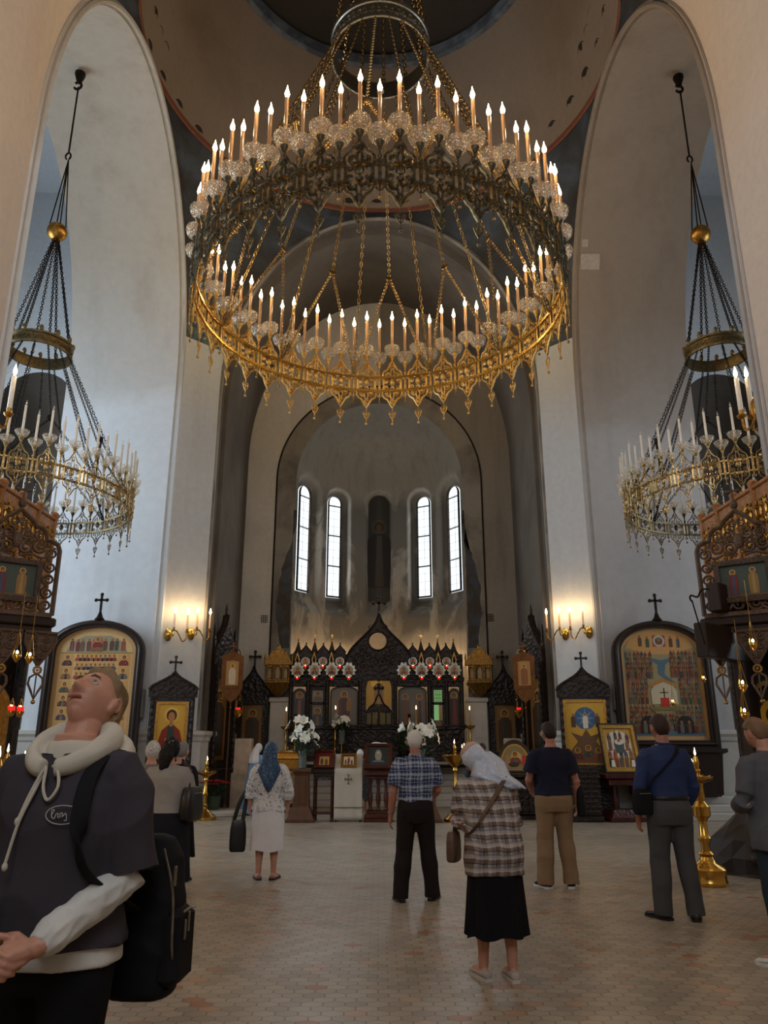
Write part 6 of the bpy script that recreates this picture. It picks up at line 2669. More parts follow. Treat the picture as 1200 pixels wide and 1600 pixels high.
CANL = canopy(-1)
CANR = canopy(1)
for (u, v, Y, lb) in ((26, 1026, 9.4, 'brass oil lamp hanging under the left carved canopy, left one'), (46, 1029, 9.7, 'brass oil lamp hanging under the left carved canopy, right one'),
                      (1177, 1008, 9.3, 'brass oil lamp hanging under the right carved canopy, upper one'), (1161, 1073, 9.3, 'small brass lamp hanging under the right carved canopy, lower left one'), (1164, 1117, 9.2, 'lit oil lamp before the gold-haloed icon under right canopy'),
                      (1100, 1062, 17.5, 'lit brass oil lamp hanging before the right arched wall icon'), (1052, 1099, 17.9, 'small lit oil lamp in front of red altar painted on right wall icon')):
    p = at(u, v, Y)
    r = thing('oil_lamp', lb, 'hanging lamp', p)
    m = MB()
    m.lathe([(.005, -.07), (.015, -.06), (.045, -.02), (.055, .0), (.05, .02), (.052, .03)], 12)
    for k in range(3):
        a = 2 * PI * k / 3
        m.tube([(.05 * math.cos(a), .05 * math.sin(a), .03), (0, 0, .3)], .004, 4)
    m.tube([(0, 0, .3), (0, 0, .8)], .004, 4)
    m.obj('brass_bowl', MAT['brass'], r)
    m = MB()
    m.ell((0, 0, .05), (.016, .016, .026), 8, 6)
    m.obj('flame', MAT['flame_s'], r)
for q, (u, v) in enumerate(((17, 1112), (31, 1113))):
    p = at(u, v, 9.6)
    votive('votive_lamp', 'tiny red votive lamp before gilt icon under left canopy, %s one' % ('left' if q == 0 else 'right'), p, group='red lamps under the left canopy')

# ------------------------------------------------------------------ great crucifix seen from the side on its rock
cx, cyy = 4.95, 10.55
ang = math.atan2(.65, .76)
r = thing('rock_base', 'dark faceted imitation rock block on the floor, under the big wooden cross', 'rock base', (cx, cyy, 0), rz=ang)
m = MB()
rr = random.Random(11)
rows = []
for z, w, d in ((0, .66, .64), (.03, .67, .65), (.2, .64, .6), (.4, .56, .5), (.58, .46, .38), (.7, .38, .26)):
    row = []
    for k in range(22):
        a = 2 * PI * k / 22
        q = 1 / max(abs(math.cos(a)), abs(math.sin(a))) ** .75
        n_ = 1 + (rr.uniform(-.09, .09) if 0.02 < z else 0)
        row.append((w * q * math.cos(a) * n_, d * q * math.sin(a) * n_, z))
    rows.append(row)
m.rings(rows)
rock = wood('black_rock', (40, 32, 27), .55)
m.obj('block', rock, r, smooth=False)
for i, (x, z, R) in enumerate(((-.6, .36, .11), (-.5, .5, .12), (-.42, .62, .12), (-.66, .22, .1))):
    m = MB()
    m.ell((x, -.16, z), (R, R * .9, R * .75), 14, 9)
    m.obj('boulder', rock, r)
m = MB()
m.bbox(-.32, .32, -.22, .22, .68, .74, .015)
m.obj('cap', MAT['dwood'], r)
r = thing('wooden_cross', 'big dark wooden cross with broad arm ends standing on the rock block', 'cross', (cx, cyy, .741), rz=ang)
m = MB()
m.bbox(-.18, .18, -.07, .07, 0, 3.15, .012)
m.obj('upright', MAT['dwood_s'], r)
m = MB()
m.bbox(-1.1, 1.0, -.08, .08, 1.86, 2.3, .012)
m.obj('main_arm', MAT['dwood_s'], r)
m = MB()
m.bbox(-.62, .55, -.09, .09, 2.5, 2.88, .012)
m.obj('upper_arm', MAT['dwood_s'], r)
# thin iron lamp bracket beside it
p = at(1083, 955, 9.5)
r = thing('lamp_bracket', 'thin wrought iron rod bracket hanging beside the big wooden cross', 'bracket', p)
m = MB()
m.tube(bez([(.36, .3, .34), (.2, .15, .3), (.12, .1, .2), (0, 0, .2), (-.02, 0, .16), (0, 0, .12)], 5), .012, 6)
m.tube([(0, 0, .14), (.1, .0, -.42)], .009, 6)
m.obj('rod', MAT['iron'], r)

# ------------------------------------------------------------------ small things on the walls
for (u0, u1, v0, v1, Y, lb) in ((218, 226, 1076, 1122, 18.3, 'slim grey wall tube beside the left arched icon'), (957, 966, 1066, 1110, 18.3, 'slim grey wall tube beside the right arched icon')):
    a, b = at((u0 + u1) / 2, v0, Y), at((u0 + u1) / 2, v1, Y)
    m = MB()
    w = (u1 - u0) / 1200 * 18 / 2
    m.bbox(a.x - w, a.x + w, Y - .05, Y + .14, b.z, a.z, .02)
    tag(m.obj('wall_tube', simple('grey_plastic_%d' % u0, (120, 122, 122), .5)), lb, 'wall fitting')
for u, v, lb in ((413, 967, 'small square ventilation grille on left apse wall'), (766, 965, 'small square ventilation grille on right apse wall')):
    p = at(u, v, YA - .01)
    m = MB()
    for k in range(4):
        q = -.09 + .06 * k
        m.bbox(p.x + q - .006, p.x + q + .006, YA - .025, YA - .002, p.z - .11, p.z + .11, .002)
        m.bbox(p.x - .1, p.x + .1, YA - .025, YA - .002, p.z + q * 1.15 - .006, p.z + q * 1.15 + .006, .002)
    tag(m.obj('vent_grille', MAT['iron']), lb, 'grille')
for (u, v, w, h, lb) in ((914, 380, .17, .2, 'small pale switch box high on right arch wall'), (921, 409, .52, .42, 'square pale plaster patch plate high on right arch wall')):
    bb, rs = B - .04, RISE - .04
    best = min(np.linspace(16.0, 18.6, 400), key=lambda y: abs(y - YC - bb * math.sqrt(max(0, 1 - ((at(u, v, y).z - ZS) / rs) ** 2))))
    p = at(u, v, best)
    n = Vector((0, -(p.y - YC) / bb ** 2, -(p.z - ZS) / rs ** 2)).normalized()
    m = MB()
    m.bbox(-w / 2, w / 2, -h / 2, h / 2, -.02, .035, .01)
    o = tag(m.obj('wall_plate', simple('pale_plate_%d' % u, (164, 154, 141), .6)), lb, 'wall plate')
    zx = Vector((1, 0, 0))
    yx = n.cross(zx)
    o.matrix_world = T(max(p.x, A + .12 + w / 2), p.y, p.z) @ Matrix((zx, yx, n)).transposed().to_4x4()

# old mural on the apse: a faded figure in the middle niche and ragged pieces on the jambs
r = thing('niche_mural', 'faded dark painted figure in the middle niche of the apse', 'mural', (0, YAC + RA + .19, 0))
p = MB()
shape(p, arched(.4, 6.0, WZ1, .4, 12), 0, C(66, 64, 60))
shape(p, arched(.36, 6.1, WZ1, .36, 12), -.004, C(58, 58, 56))
SKIN, _sk = C(70, 60, 50), SKIN
full(p, 0, 7.0, 2.6, C(48, 46, 46), C(62, 58, 52), y=-.01, halo=C(70, 66, 58))
SKIN = _sk
p.obj('painting', vcol('faded_mural_paint', .85, spec=.1), r, smooth=False)
rr = random.Random(21)
for sgn in (-1, 1):
    pts = []
    for k in range(26):
        t = k / 25
        z = 4.4 + 4.4 * t
        pts.append((sgn * (2.98 + .2 * math.sin(t * 5) + rr.uniform(-.04, .04) - .12 * (t > .7)), z))
    for k in range(26):
        t = 1 - k / 25
        z = 4.4 + 4.4 * t
        pts.append((sgn * (2.72 + rr.uniform(0, .02)), z))
    m = MB()
    m.prism(pts, -.006, 0)
    o = m.obj('mural_fragment', plaster('old_mural_%d' % sgn, (84, 88, 92) if sgn < 0 else (78, 84, 92), (74, 66, 56), .9, 1.6, lo=.42, hi=.56), smooth=False)
    tag(o, 'ragged remnant of old mural on the %s jamb of the apse arch' % ('left' if sgn < 0 else 'right'), 'mural')
    o.location = (0, YA - .004, 0)
# ------------------------------------------------------------------ people
def cloth(name, rgb, rough=.85, var=.14, weave=220, bump=.08, spec=.2):
    t = NT(name)
    c = lin(rgb)
    f = t.noise(5, 4, obj=True)
    t.l(t.ramp(f, [(.3, tuple(x * (1 - var) for x in c[:3])), (.7, tuple(min(1, x * (1 + var)) for x in c[:3]))]), t.b.inputs['Base Color'])
    t.setb(Roughness=rough)
    t.b.inputs['Specular IOR Level'].default_value = spec
    t.bump(t.math('ADD', t.noise(weave, 2, obj=True), t.math('MULTIPLY', t.noise(14, 4, obj=True), 3.0)), bump, .01)
    return t.m


def plaid(name, base, bands, freq=8.0):
    """woven checks; bands = (centre, half width, colour, strength) within one repeat"""
    t = NT(name)
    tc = t.n('ShaderNodeTexCoord')
    sp = t.n('ShaderNodeSeparateXYZ')
    t.l(tc.outputs['Object'], sp.inputs[0])
    wob = t.math('MULTIPLY', t.noise(6, 3, obj=True), .05)
    hx = t.math('ADD', sp.outputs['X'], t.math('ADD', wob, t.math('MULTIPLY', sp.outputs['Y'], .15)))
    col = lin(base)
    first = True
    for ax in (hx, t.math('ADD', sp.outputs['Z'], wob)):
        fr = t.math('FRACT', t.math('MULTIPLY', t.math('ADD', ax, 5.0), freq))
        for c, w, rgb, s in bands:
            d = t.math('ABSOLUTE', t.math('SUBTRACT', fr, c))
            k = t.math('MULTIPLY', t.math('LESS_THAN', d, w), s)
            col = t.mix(k, col, lin(rgb))
    t.l(col, t.b.inputs['Base Color'])
    t.setb(Roughness=.85)
    t.b.inputs['Specular IOR Level'].default_value = .2
    t.bump(t.noise(16, 4, obj=True), .15, .01)
    return t.m


def spotted(name, base, spot, scale=38, lo=.5, hi=.56, rough=.8, dist=1.5, detail=3):
    t = NT(name)
    f = t.noise(scale, detail, .6, obj=True, dist=dist)
    t.l(t.ramp(f, [(lo, lin(base)), (hi, lin(spot))]), t.b.inputs['Base Color'])
    t.setb(Roughness=rough)
    t.b.inputs['Specular IOR Level'].default_value = .25
    t.bump(t.noise(14, 4, obj=True), .12, .01)
    return t.m


def skin_mat(name, rgb):
    t = NT(name)
    c = lin(rgb)
    f = t.noise(18, 5, obj=True)
    t.l(t.ramp(f, [(.3, (c[0] * .9, c[1] * .82, c[2] * .8)), (.7, c)]), t.b.inputs['Base Color'])
    t.setb(Roughness=.5)
    t.b.inputs['Subsurface Weight'].default_value = .08
    t.b.inputs['Subsurface Radius'].default_value = (.02, .008, .004)
    t.bump(t.noise(120, 3, obj=True), .06, .004)
    return t.m


SK = skin_mat('skin_tone', (196, 146, 122))
SK2 = skin_mat('tanned_skin_tone', (178, 122, 98))


def soft_noise(P, seed, freq, n=7):
    r = np.random.default_rng(seed)
    out = np.zeros(len(P))
    for k in range(n):
        d = r.normal(size=3)
        d /= np.linalg.norm(d)
        out += np.sin(P @ d * freq * r.uniform(.6, 1.7) + r.uniform(0, 6.3))
    return out / n


def fuse(mb, voxel, smooth, name, mat, parent, wrinkle=0.0, wfreq=24, seed=1, aniso=(1, 1, .55), shade=True, zmin=None):
    """one continuous skin grown over the closed pieces in mb"""
    me = mb.mesh('tmp_' + name, mat, False)
    o = bpy.data.objects.new('tmp_' + name, me)
    COL.objects.link(o)
    rm = o.modifiers.new('r', 'REMESH')
    rm.mode = 'VOXEL'
    rm.voxel_size = voxel
    if smooth:
        s = o.modifiers.new('s', 'SMOOTH')
        s.factor = .5
        s.iterations = smooth
    dg = bpy.context.evaluated_depsgraph_get()
    dg.update()
    out = bpy.data.meshes.new_from_object(o.evaluated_get(dg))
    bpy.data.objects.remove(o)
    bpy.data.meshes.remove(me)
    n = len(out.vertices)
    P = np.empty(n * 3)
    out.vertices.foreach_get('co', P)
    P = P.reshape(-1, 3)
    if wrinkle:
        N = np.empty(n * 3)
        out.vertices.foreach_get('normal', N)
        N = N.reshape(-1, 3)
        w = soft_noise(P * np.array(aniso), seed, wfreq)
        w2 = soft_noise(P * np.array(aniso), seed + 9, wfreq * .45)
        w3 = soft_noise(P * np.array((1.0, 1.0, aniso[2] * 1.4)), seed + 17, wfreq * 1.1, 4)
        P = P + N * (wrinkle * (.9 * (1 - np.abs(w3)) ** 2 - .5 + 1.0 * w2 - .5 * np.abs(w)))[:, None]
    if zmin is not None:
        P[:, 2] = np.maximum(P[:, 2], zmin)
    out.vertices.foreach_set('co', P.ravel())
    out.materials.clear()
    out.materials.append(mat)
    out.polygons.foreach_set('use_smooth', [True] * len(out.polygons))
    out.name = name
    out.update()
    ob_ = bpy.data.objects.new(name, out)
    COL.objects.link(ob_)
    ob_.parent = parent
    return ob_


def capsule(m, pts, rr, sides=12, blunt=False):
    """closed tapered limb through the points with rounded ends"""
    P0 = [np.array(p, float) for p in pts]
    P, R_ = [P0[0]], [rr[0]]
    for p, r in zip(P0[1:], rr[1:]):
        if np.linalg.norm(p - P[-1]) > 1e-4:
            P.append(p)
            R_.append(r)
    rr = R_
    d0 = P[0] - P[1]
    d0 /= np.linalg.norm(d0)
    d1 = P[-1] - P[-2]
    d1 /= np.linalg.norm(d1)
    path = [P[0] + d0 * rr[0] * .9, P[0] + d0 * rr[0] * .6] + P
    rad = [rr[0] * .35, rr[0] * .8] + rr
    if not blunt:
        path += [P[-1] + d1 * rr[-1] * .6, P[-1] + d1 * rr[-1] * .9]
        rad += [rr[-1] * .8, rr[-1] * .35]
    m.tube(path, rad, sides)


def lerp(a, b, t):
    return np.array(a, float) * (1 - t) + np.array(b, float) * t


def loft(m, rings, n=28, sq=2.3):
    R = []
    for (z, hw, hd, oy, *ox) in rings:
        row = []
        for k in range(n):
            a = 2 * PI * k / n
            c, s = math.cos(a), math.sin(a)
            q = (abs(c) ** sq + abs(s) ** sq) ** (-1 / sq)
            row.append(((ox[0] if ox else 0) + hw * q * c, oy + hd * q * s, z))
        R.append(row)
    m.rings(R, True, True)


def head_grid(nu, nv, face=1.0):
    th = np.linspace(0.02, PI - .02, nv)
    ph = np.linspace(0, 2 * PI, nu, endpoint=False)
    T_, P_ = np.meshgrid(th, ph, indexing='ij')
    n = np.stack([np.sin(T_) * np.sin(P_), np.sin(T_) * np.cos(P_), np.cos(T_)], -1)
    x, y, z = n[..., 0] * .077, n[..., 1] * .098, n[..., 2] * .118
    t = np.clip(-z / .118, 0, 1)
    fr = np.clip(y / .06, 0, 1)
    x = x * (1 - .30 * t ** 1.6)
    y = np.where(y < 0, y * (1 - .35 * smooth01(t)), y * (1 - .06 * t))
    g = lambda a, s: np.exp(-(a / s) ** 2)
    f = fr * face
    y = y + f * .010 * g(z + .102, .022) * g(x, .03)
    y = y + f * .005 * g(z - .024, .012) * g(np.abs(x) - .03, .028)
    for s in (-1, 1):
        y = y - f * .013 * g(x - s * .032, .017) * g(z - .004, .012)
        y = y + f * .006 * g(x - s * .045, .02) * g(z + .03, .02)
    ridge = np.clip((.016 - z) / .056, 0, 1) * np.where(z < -.046, np.clip(1 - (-.046 - z) / .010, 0, 1), 1)
    y = y + f * .030 * g(x, .0095 + .004 * np.clip(-z / .045, 0, 1)) * ridge
    for s in (-1, 1):
        y = y + f * .010 * g(x - s * .014, .008) * g(z + .043, .009)
    y = y + f * .006 * g(x, .024) * (g(z + .066, .006) + 1.1 * g(z + .079, .007))
    y = y - f * .006 * g(x, .024) * g(z + .0725, .003)
    y = y - f * .005 * g(x, .022) * g(z + .09, .007)
    return np.stack([x, y, z], -1), n


def grid_mesh(m, G):
    nv, nu = G.shape[:2]
    m.rings([[tuple(G[i, j]) for j in range(nu)] for i in range(nv)][::-1], True, True)


def hand(m, wrist, d, nrm, side, curl=.5, s=1.0, spread=.12):
    """palm, four unequal bent fingers and a thumb; d = along the hand, nrm = out of the palm, side = +1 right hand"""
    d = Vector(d).normalized()
    nrm = (Vector(nrm) - d * Vector(nrm).dot(d)).normalized()
    lat = d.cross(nrm) * side      # towards the thumb
    W = Vector(wrist)
    capsule(m, [W - d * .02 * s, W + d * .03 * s, W + d * .065 * s + lat * .002 * s], [.025 * s, .027 * s, .026 * s], 10)
    for q in (-.028, -.01, .01, .026):
        capsule(m, [W + d * .03 * s + lat * q * .7 * s, W + d * .085 * s + lat * q * s], [.014 * s, .0125 * s], 8)
    for q, L in ((.027, .070), (.0095, .078), (-.0095, .072), (-.027, .056)):
        p = W + d * .086 * s + lat * q * s
        dr = (d + lat * q * spread * 12 * .3).normalized()
        pts = [p]
        b = 0.0
        for k, (seg, cb) in enumerate(((.45, .55), (.32, .9), (.23, .6))):
            b += curl * cb
            p = p + (dr * math.cos(b) + nrm * math.sin(b)) * L * seg * s
            pts.append(p)
        capsule(m, [tuple(a) for a in pts], [.0098 * s, .0092 * s, .0085 * s, .0075 * s], 8)
    p = W + d * .022 * s + lat * .022 * s
    t1 = p + (d * .55 + lat * .75 + nrm * .35).normalized() * .038 * s
    t2 = t1 + (d * .85 + lat * .3 + nrm * (.25 + curl * .5)).normalized() * .03 * s
    t3 = t2 + (d * .95 - lat * .1 + nrm * (.2 + curl * .6)).normalized() * .026 * s
    capsule(m, [tuple(a) for a in (p, t1, t2, t3)], [.014 * s, .0115 * s, .0105 * s, .0085 * s], 8)


class Person:
    def __init__(self, label, loc, rz, H, girth=1.0, lean=0.0, head=(0, 0, 0), arms=None, stance=.11, feet_yaw=.18, step=(0, 0), shoulder=1.0, belly=0.0, skin=None, voxel=.007, face=.6, bare_legs=False, hip=1.0, twist=0.0):
        self.k = H / 1.75
        k = self.k
        self.root = thing('person', label, 'person', (loc[0], loc[1], 0), rz)
        self.g, self.lean, self.belly, self.vox, self.hip = girth, lean, belly, voxel, hip
        self.sh = .178 * shoulder * (.8 + .2 * girth)
        self.skin = skin or SK
        sx = self.sh
        self.S = [self.bend((s * sx, -.01, 1.375)) for s in (-1, 1)]
        arms = arms or [((-.26, -.03, 1.1), (-.25, .06, .86)), ((.26, -.03, 1.1), (.25, .06, .86))]
        self.E = [tuple(k * np.array(a[0])) for a in arms]
        self.W = [tuple(k * np.array(a[1])) for a in arms]
        self.Hd = [a[2] if len(a) > 2 else None for a in arms]
        self.hip_p, self.kn, self.an = [], [], []
        for i, s in enumerate((-1, 1)):
            ax = s * stance * k
            ay = step[i] * k
            self.hip_p.append((s * .088 * k * hip, -.005 * k, .9 * k))
            self.kn.append((s * (.09 + stance) / 2 * k, ay * .5 + .015 * k, .49 * k))
            self.an.append((ax, ay - .01 * k, .085 * k))
        self.fy = [feet_yaw * (-1 if i == 0 else 1) * -1 for i in (0, 1)]
        # head placement
        pv = self.bend((0, -.012, 1.50))
        up, yaw, roll = head
        self.HM = T(*pv) @ Euler((up, roll, yaw), 'YXZ').to_matrix().to_4x4() @ Matrix.Diagonal((k, k, k, 1)) @ T(0, .022, .128)
        self.face = face
        self.body()

    def bend(self, p):
        """lean of the trunk above the waist, scaled to the person"""
        x, y, z = p
        z0 = .98
        if z > z0 and self.lean:
            a = self.lean * smooth01((z - z0) / .35)
            dy, dz = y, z - z0
            y = dy * math.cos(a) + dz * math.sin(a)
            z = z0 + dz * math.cos(a) - dy * math.sin(a)
        return (x * self.k, y * self.k, z * self.k)

    def torso(self, m, e=0.0, z0=.78, z1=1.5, eb=0.0, n=32, keep_low=False):
        g, k = self.g, self.k
        rows = [(.76, .165 * self.hip, .1, -.005), (.84, .176 * self.hip, .112, -.012), (.92, .172 * self.hip, .118, -.012), (1.0, .158, .108, 0), (1.08, .152, .106, .006), (1.18, .162, .113, .008), (1.28, .168, .118, .004), (1.34, .162, .11, -.006), (1.39, .14, .09, -.012), (1.43, .108, .075, -.018), (1.465, .075, .064, -.018), (1.495, .062, .058, -.016), (1.53, .056, .056, -.01)]
        R = []
        zs = sorted({z for z, *_ in rows if z0 < z < z1} | {z0, z1})
        A_ = np.array(rows)
        for z in zs:
            hw, hd, oy = (np.interp(z, A_[:, 0], A_[:, i]) for i in (1, 2, 3))
            b = self.belly * math.exp(-((z - 1.06) / .14) ** 2)
            fl = e + eb * max(0, (1.2 - z))
            hw = hw * (g if z < 1.4 else 1) + fl + b * .4
            hd = hd * (g if z < 1.4 else 1) + fl + b * .5
            row = []
            for j in range(n):
                a = 2 * PI * j / n
                c, s = math.cos(a), math.sin(a)
                q = (abs(c) ** 2.4 + abs(s) ** 2.4) ** (-1 / 2.4)
                row.append(self.bend((hw * q * c, oy + b * .5 + hd * q * s, z)))
            R.append(row)
        m.rings(R, True, True)

    def arm(self, m, i, e=0.0, length=2.0, r0=1.0, cuff=0.0):
        k = self.k
        S, E, W = self.S[i], self.E[i], self.W[i]
        inward = self.bend(((-1, 1)[i] * self.sh * .55, -.012, 1.385))
        pts, rr = [inward], [.05]
        up = [(0, .054), (.12, .056), (.3, .053), (.5, .049), (.8, .044), (1, .042)]
        lo = [(.25, .046), (.5, .041), (.8, .033), (1, .029)]
        for t, r in up:
            if t <= length:
                pts.append(lerp(S, E, t))
                rr.append(r)
        if length < 1:
            pts.append(lerp(S, E, length))
            rr.append(.052)
        for t, r in lo:
            if 1 + t <= length:
                pts.append(lerp(E, W, t))
                rr.append(r)
        g = .7 + .3 * self.g
        n = len(pts)
        m_ = [r * k * g * r0 + e + cuff * (j / n) for j, r in enumerate(rr)]
        # round the bend
        capsule(m, pts, m_, 16, e > 0)

    def leg(self, m, i, e=0.0, length=2.0, flare=0.0, start=0.0):
        k = self.k
        H_, K, A_ = self.hip_p[i], self.kn[i], self.an[i]
        pts, rr = [], []
        for t, r in ((0, .092), (.3, .086), (.7, .068), (1, .058)):
            if start <= t <= length:
                pts.append(lerp(H_, K, t))
                rr.append(r * (.6 + .4 * self.g * self.hip))
        for t, r in ((.2, .057), (.4, .055), (.7, .043), (1, .037)):
            if start <= 1 + t <= length:
                pts.append(lerp(K, A_, t) + np.array((0, -.012 * k * math.sin(PI * t), 0)))
                rr.append(r)
        n = len(pts)
        if e > .012 and length > 1.8:
            pts.append(lerp(K, A_, 1.0) + np.array((0, -.012 * k, -.052 * k)))
            rr.append(.04)
        capsule(m, pts, [r * k + e + flare * (j / n) for j, r in enumerate(rr)], 16, e > 0)

    def head_mesh(self, m, nu=64, nv=48):
        G, n = head_grid(nu, nv, self.face)
        M = np.array(self.HM)
        G2 = G @ M[:3, :3].T + M[:3, 3]
        grid_mesh(m, G2)
        m.M = self.HM
        for s in (-1, 1):
            m.ell((s * .077, -.012, -.008), (.011, .021, .033), 10, 8, Euler((.15, s * .12, s * -.35)).to_matrix())
            m.tube([(s * (.084 + .004 * math.sin(a)), -.014 + .019 * math.cos(a), -.004 + .03 * math.sin(a)) for a in np.linspace(-1.2, 3.6, 12)], .0045, 6, up=(1, 0, 0))
        m.M = None

    def body(self):
        m = MB()
        k = self.k
        self.torso(m)
        nk0 = self.bend((0, -.02, 1.42))
        nk1 = self.HM @ Vector((0, -.025, -.075))
        capsule(m, [nk0, lerp(nk0, nk1, .5), nk1], [.064 * k, .057 * k, .056 * k], 14)
        self.head_mesh(m, 96 if self.face >= 1 else 56, 72 if self.face >= 1 else 44)
        for i in (0, 1):
            self.arm(m, i)
            self.leg(m, i)
            d = Vector(self.W[i]) - Vector(self.E[i])
            h = self.Hd[i] or {}
            hd = Vector(h.get('d', d))
            nrm = Vector(h.get('n', (-1 if i else 1, .1, 0)))
            hand(m, self.W[i], hd, nrm, 1 if i else -1, h.get('curl', .45), k * h.get('s', 1.0))
            a = self.an[i]
            f = rotz(self.fy[i])
            M = T(a[0], a[1], 0) @ f
            m.M = M
            loft_rows = []
            m.tube([(0, -.055 * k, .04 * k), (0, 0, .045 * k), (0, .08 * k, .04 * k), (0, .16 * k, .028 * k)], [.034 * k, .04 * k, .042 * k, .028 * k], 12, up=(0, 0, 1))
            m.M = None
        self.body_obj = fuse(m, self.vox, 2, 'body', self.skin, self.root, zmin=.002)

    # ---- clothing
    def top(self, name, mat, e=.018, hem=.84, sleeve=2.0, es=.014, flare=.0, collar=None, wrinkle=.008, z1=1.47, cuff=0.0, seed=3, belt=None, wfreq=24):
        m = MB()
        self.torso(m, e, hem, z1, flare)
        for i in (0, 1):
            self.arm(m, i, es, sleeve if not isinstance(sleeve, (tuple, list)) else sleeve[i], 1.0, cuff)
        return fuse(m, max(self.vox * 1.3, .008), 5, name, mat, self.root, wrinkle, wfreq, seed)

    def trousers(self, mat, e=.016, top=1.0, length=1.93, flare=.012, wrinkle=.007, seed=5):
        m = MB()
        self.torso(m, e * .9, .78, top)
        for i in (0, 1):
            self.leg(m, i, e, length, flare)
        return fuse(m, max(self.vox * 1.3, .008), 4, 'trousers', mat, self.root, wrinkle, 20, seed, zmin=.03)

    def skirt(self, mat, z0, z1=1.02, flare=.1, pleats=9, amp=.02, name='skirt', e=.02, sq=2.2):
        k = self.k
        m = MB()
        rows = []
        n = 96
        base = self.hip * self.g
        for q in range(26):
            t = q / 25
            z = z1 + (z0 - z1) * t
            w = np.interp(z, [.4, .78, .88, .98, 1.06], [.175, .178, .178, .16, .154]) * base + e + flare * max(0, (.95 - z) / .6) ** 1.3
            d = np.interp(z, [.4, .78, .88, .98, 1.06], [.12, .122, .125, .11, .106]) * base + e + flare * .8 * max(0, (.95 - z) / .6) ** 1.3
            row = []
            for j in range(n):
                a = 2 * PI * j / n
                c, s = math.cos(a), math.sin(a)
                fold = 1 + amp * t * (math.sin(pleats * a + 1.3 * math.sin(2 * a)) + .5 * math.sin(2.3 * pleats * a + 2)) / max(.1, w) * .5
                qn = (abs(c) ** sq + abs(s) ** sq) ** (-1 / sq)
                row.append((w * qn * c * fold * k, (-.008 + d * qn * s * fold) * k, (z + .012 * t * math.sin(pleats * a * .7)) * k))
            rows.append(row)
        inner = [[(x * .97, y * .97, z) for x, y, z in r] for r in rows[::-1]]
        m.rings(rows + inner, True, False)
        return m.obj(name, mat, self.root, smooth=70)

    def shoes(self, mat, sole=None, h=.1, kind='shoe'):
        k = self.k
        for i in (0, 1):
            a = self.an[i]
            m = MB()
            m.M = T(a[0], a[1], 0) @ rotz(self.fy[i]) @ Matrix.Diagonal((k, k, k, 1))
            rows = []
            for y, w, top, z0 in ((-.085, .02, .05, .02), (-.075, .034, .075 if h > .07 else .05, .012), (-.03, .042, h, .01), (.02, .042, h * .95 if kind == 'shoe' else .05, .01), (.07, .046, .07 if kind == 'shoe' else .045, .01), (.13, .048, .055, .01), (.175, .04, .045, .012), (.2, .02, .032, .018)):
                row = []
                for j in range(14):
                    t = 2 * PI * j / 14
                    row.append((w * math.cos(t), y, z0 + (top - z0) * (.5 + .5 * math.sin(t)) if math.sin(t) > 0 else z0 + (top - z0) * .5 * (1 + .95 * math.sin(t))))
                rows.append(row)
            m.rings(rows)
            so = m.obj('shoe', mat, self.root)
            m = MB()
            m.M = T(a[0], a[1], 0) @ rotz(self.fy[i]) @ Matrix.Diagonal((k, k, k, 1))
            ol = [(-.03, -.09), (.03, -.09), (.045, -.04), (.045, .05), (.052, .13), (.042, .185), (.015, .208), (-.015, .208), (-.042, .185), (-.052, .13), (-.045, .05), (-.045, -.04)]
            m.rings([[(x, y, .0) for x, y in ol], [(x, y, .022) for x, y in ol]])
            m.obj('sole', sole or MAT['dwood'], so)

    def shell(self, name, mat, mask, thick, bump=0.0, bf=60, nu=72, nv=54, seed=2, low=-.012):
        """hair or head cloth that follows the skull where mask(p) = 1"""
        G, n = head_grid(nu, nv, 0.0)
        k = mask(G)
        P = G.reshape(-1, 3)
        b = soft_noise(P * np.array((1, 1, .5)), seed, bf).reshape(k.shape) * bump
        off = (thick + b) * k + low * (1 - k)
        G = G + n * off[..., None]
        M = np.array(self.HM)
        m = MB()
        grid_mesh(m, G @ M[:3, :3].T + M[:3, 3])
        return m.obj(name, mat, self.root, smooth=80)

    def hair(self, mat, thick=.012, bump=.004, back=-.075, front=.066, bf=130, seed=2, recede=0.0):
        def mask(G):
            x, y, z = G[..., 0], G[..., 1], G[..., 2]
            hl = np.interp(y, [-.11, -.05, -.034, -.005, .025, .055, .1], [back, back + .005, -.01, .025, .035, front, front + recede])
            return smooth01((z - hl) / .016 + .5)
        return self.shell('hair', mat, mask, thick, bump, bf, seed=seed)

    def scarf(self, mat, thick=.014, tail=None, name='headscarf', bump=.004, fcut=.05):
        def mask(G):
            x, y, z = G[..., 0], G[..., 1], G[..., 2]
            face = smooth01((y - .02) / .02) * smooth01((fcut - z) / .02) * smooth01((.066 - np.abs(x)) / .012)
            return 1 - face
        s = self.shell(name, mat, mask, thick, bump, 45)
        if tail:
            # cloth falling on the back, with thickness
            m = MB()
            k = self.k
            rows, back = [], []
            pts = tail(self)
            for (c, w, nb) in pts:
                c, nb = Vector(c), Vector(nb)
                row = []
                for j in range(11):
                    t = j / 10 * 2 - 1
                    p = c + Vector((w * t, 0, 0)) + nb * (.012 * math.cos(t * 7 + c.z * 9) - .05 * t * t * w / .12)
                    row.append(tuple(p))
                rows.append(row)
            m.rings(rows, False, False)
            o = m.obj('scarf_tail', mat, s, smooth=80)
            so = o.modifiers.new('t', 'SOLIDIFY')
            so.thickness = .006
        return s


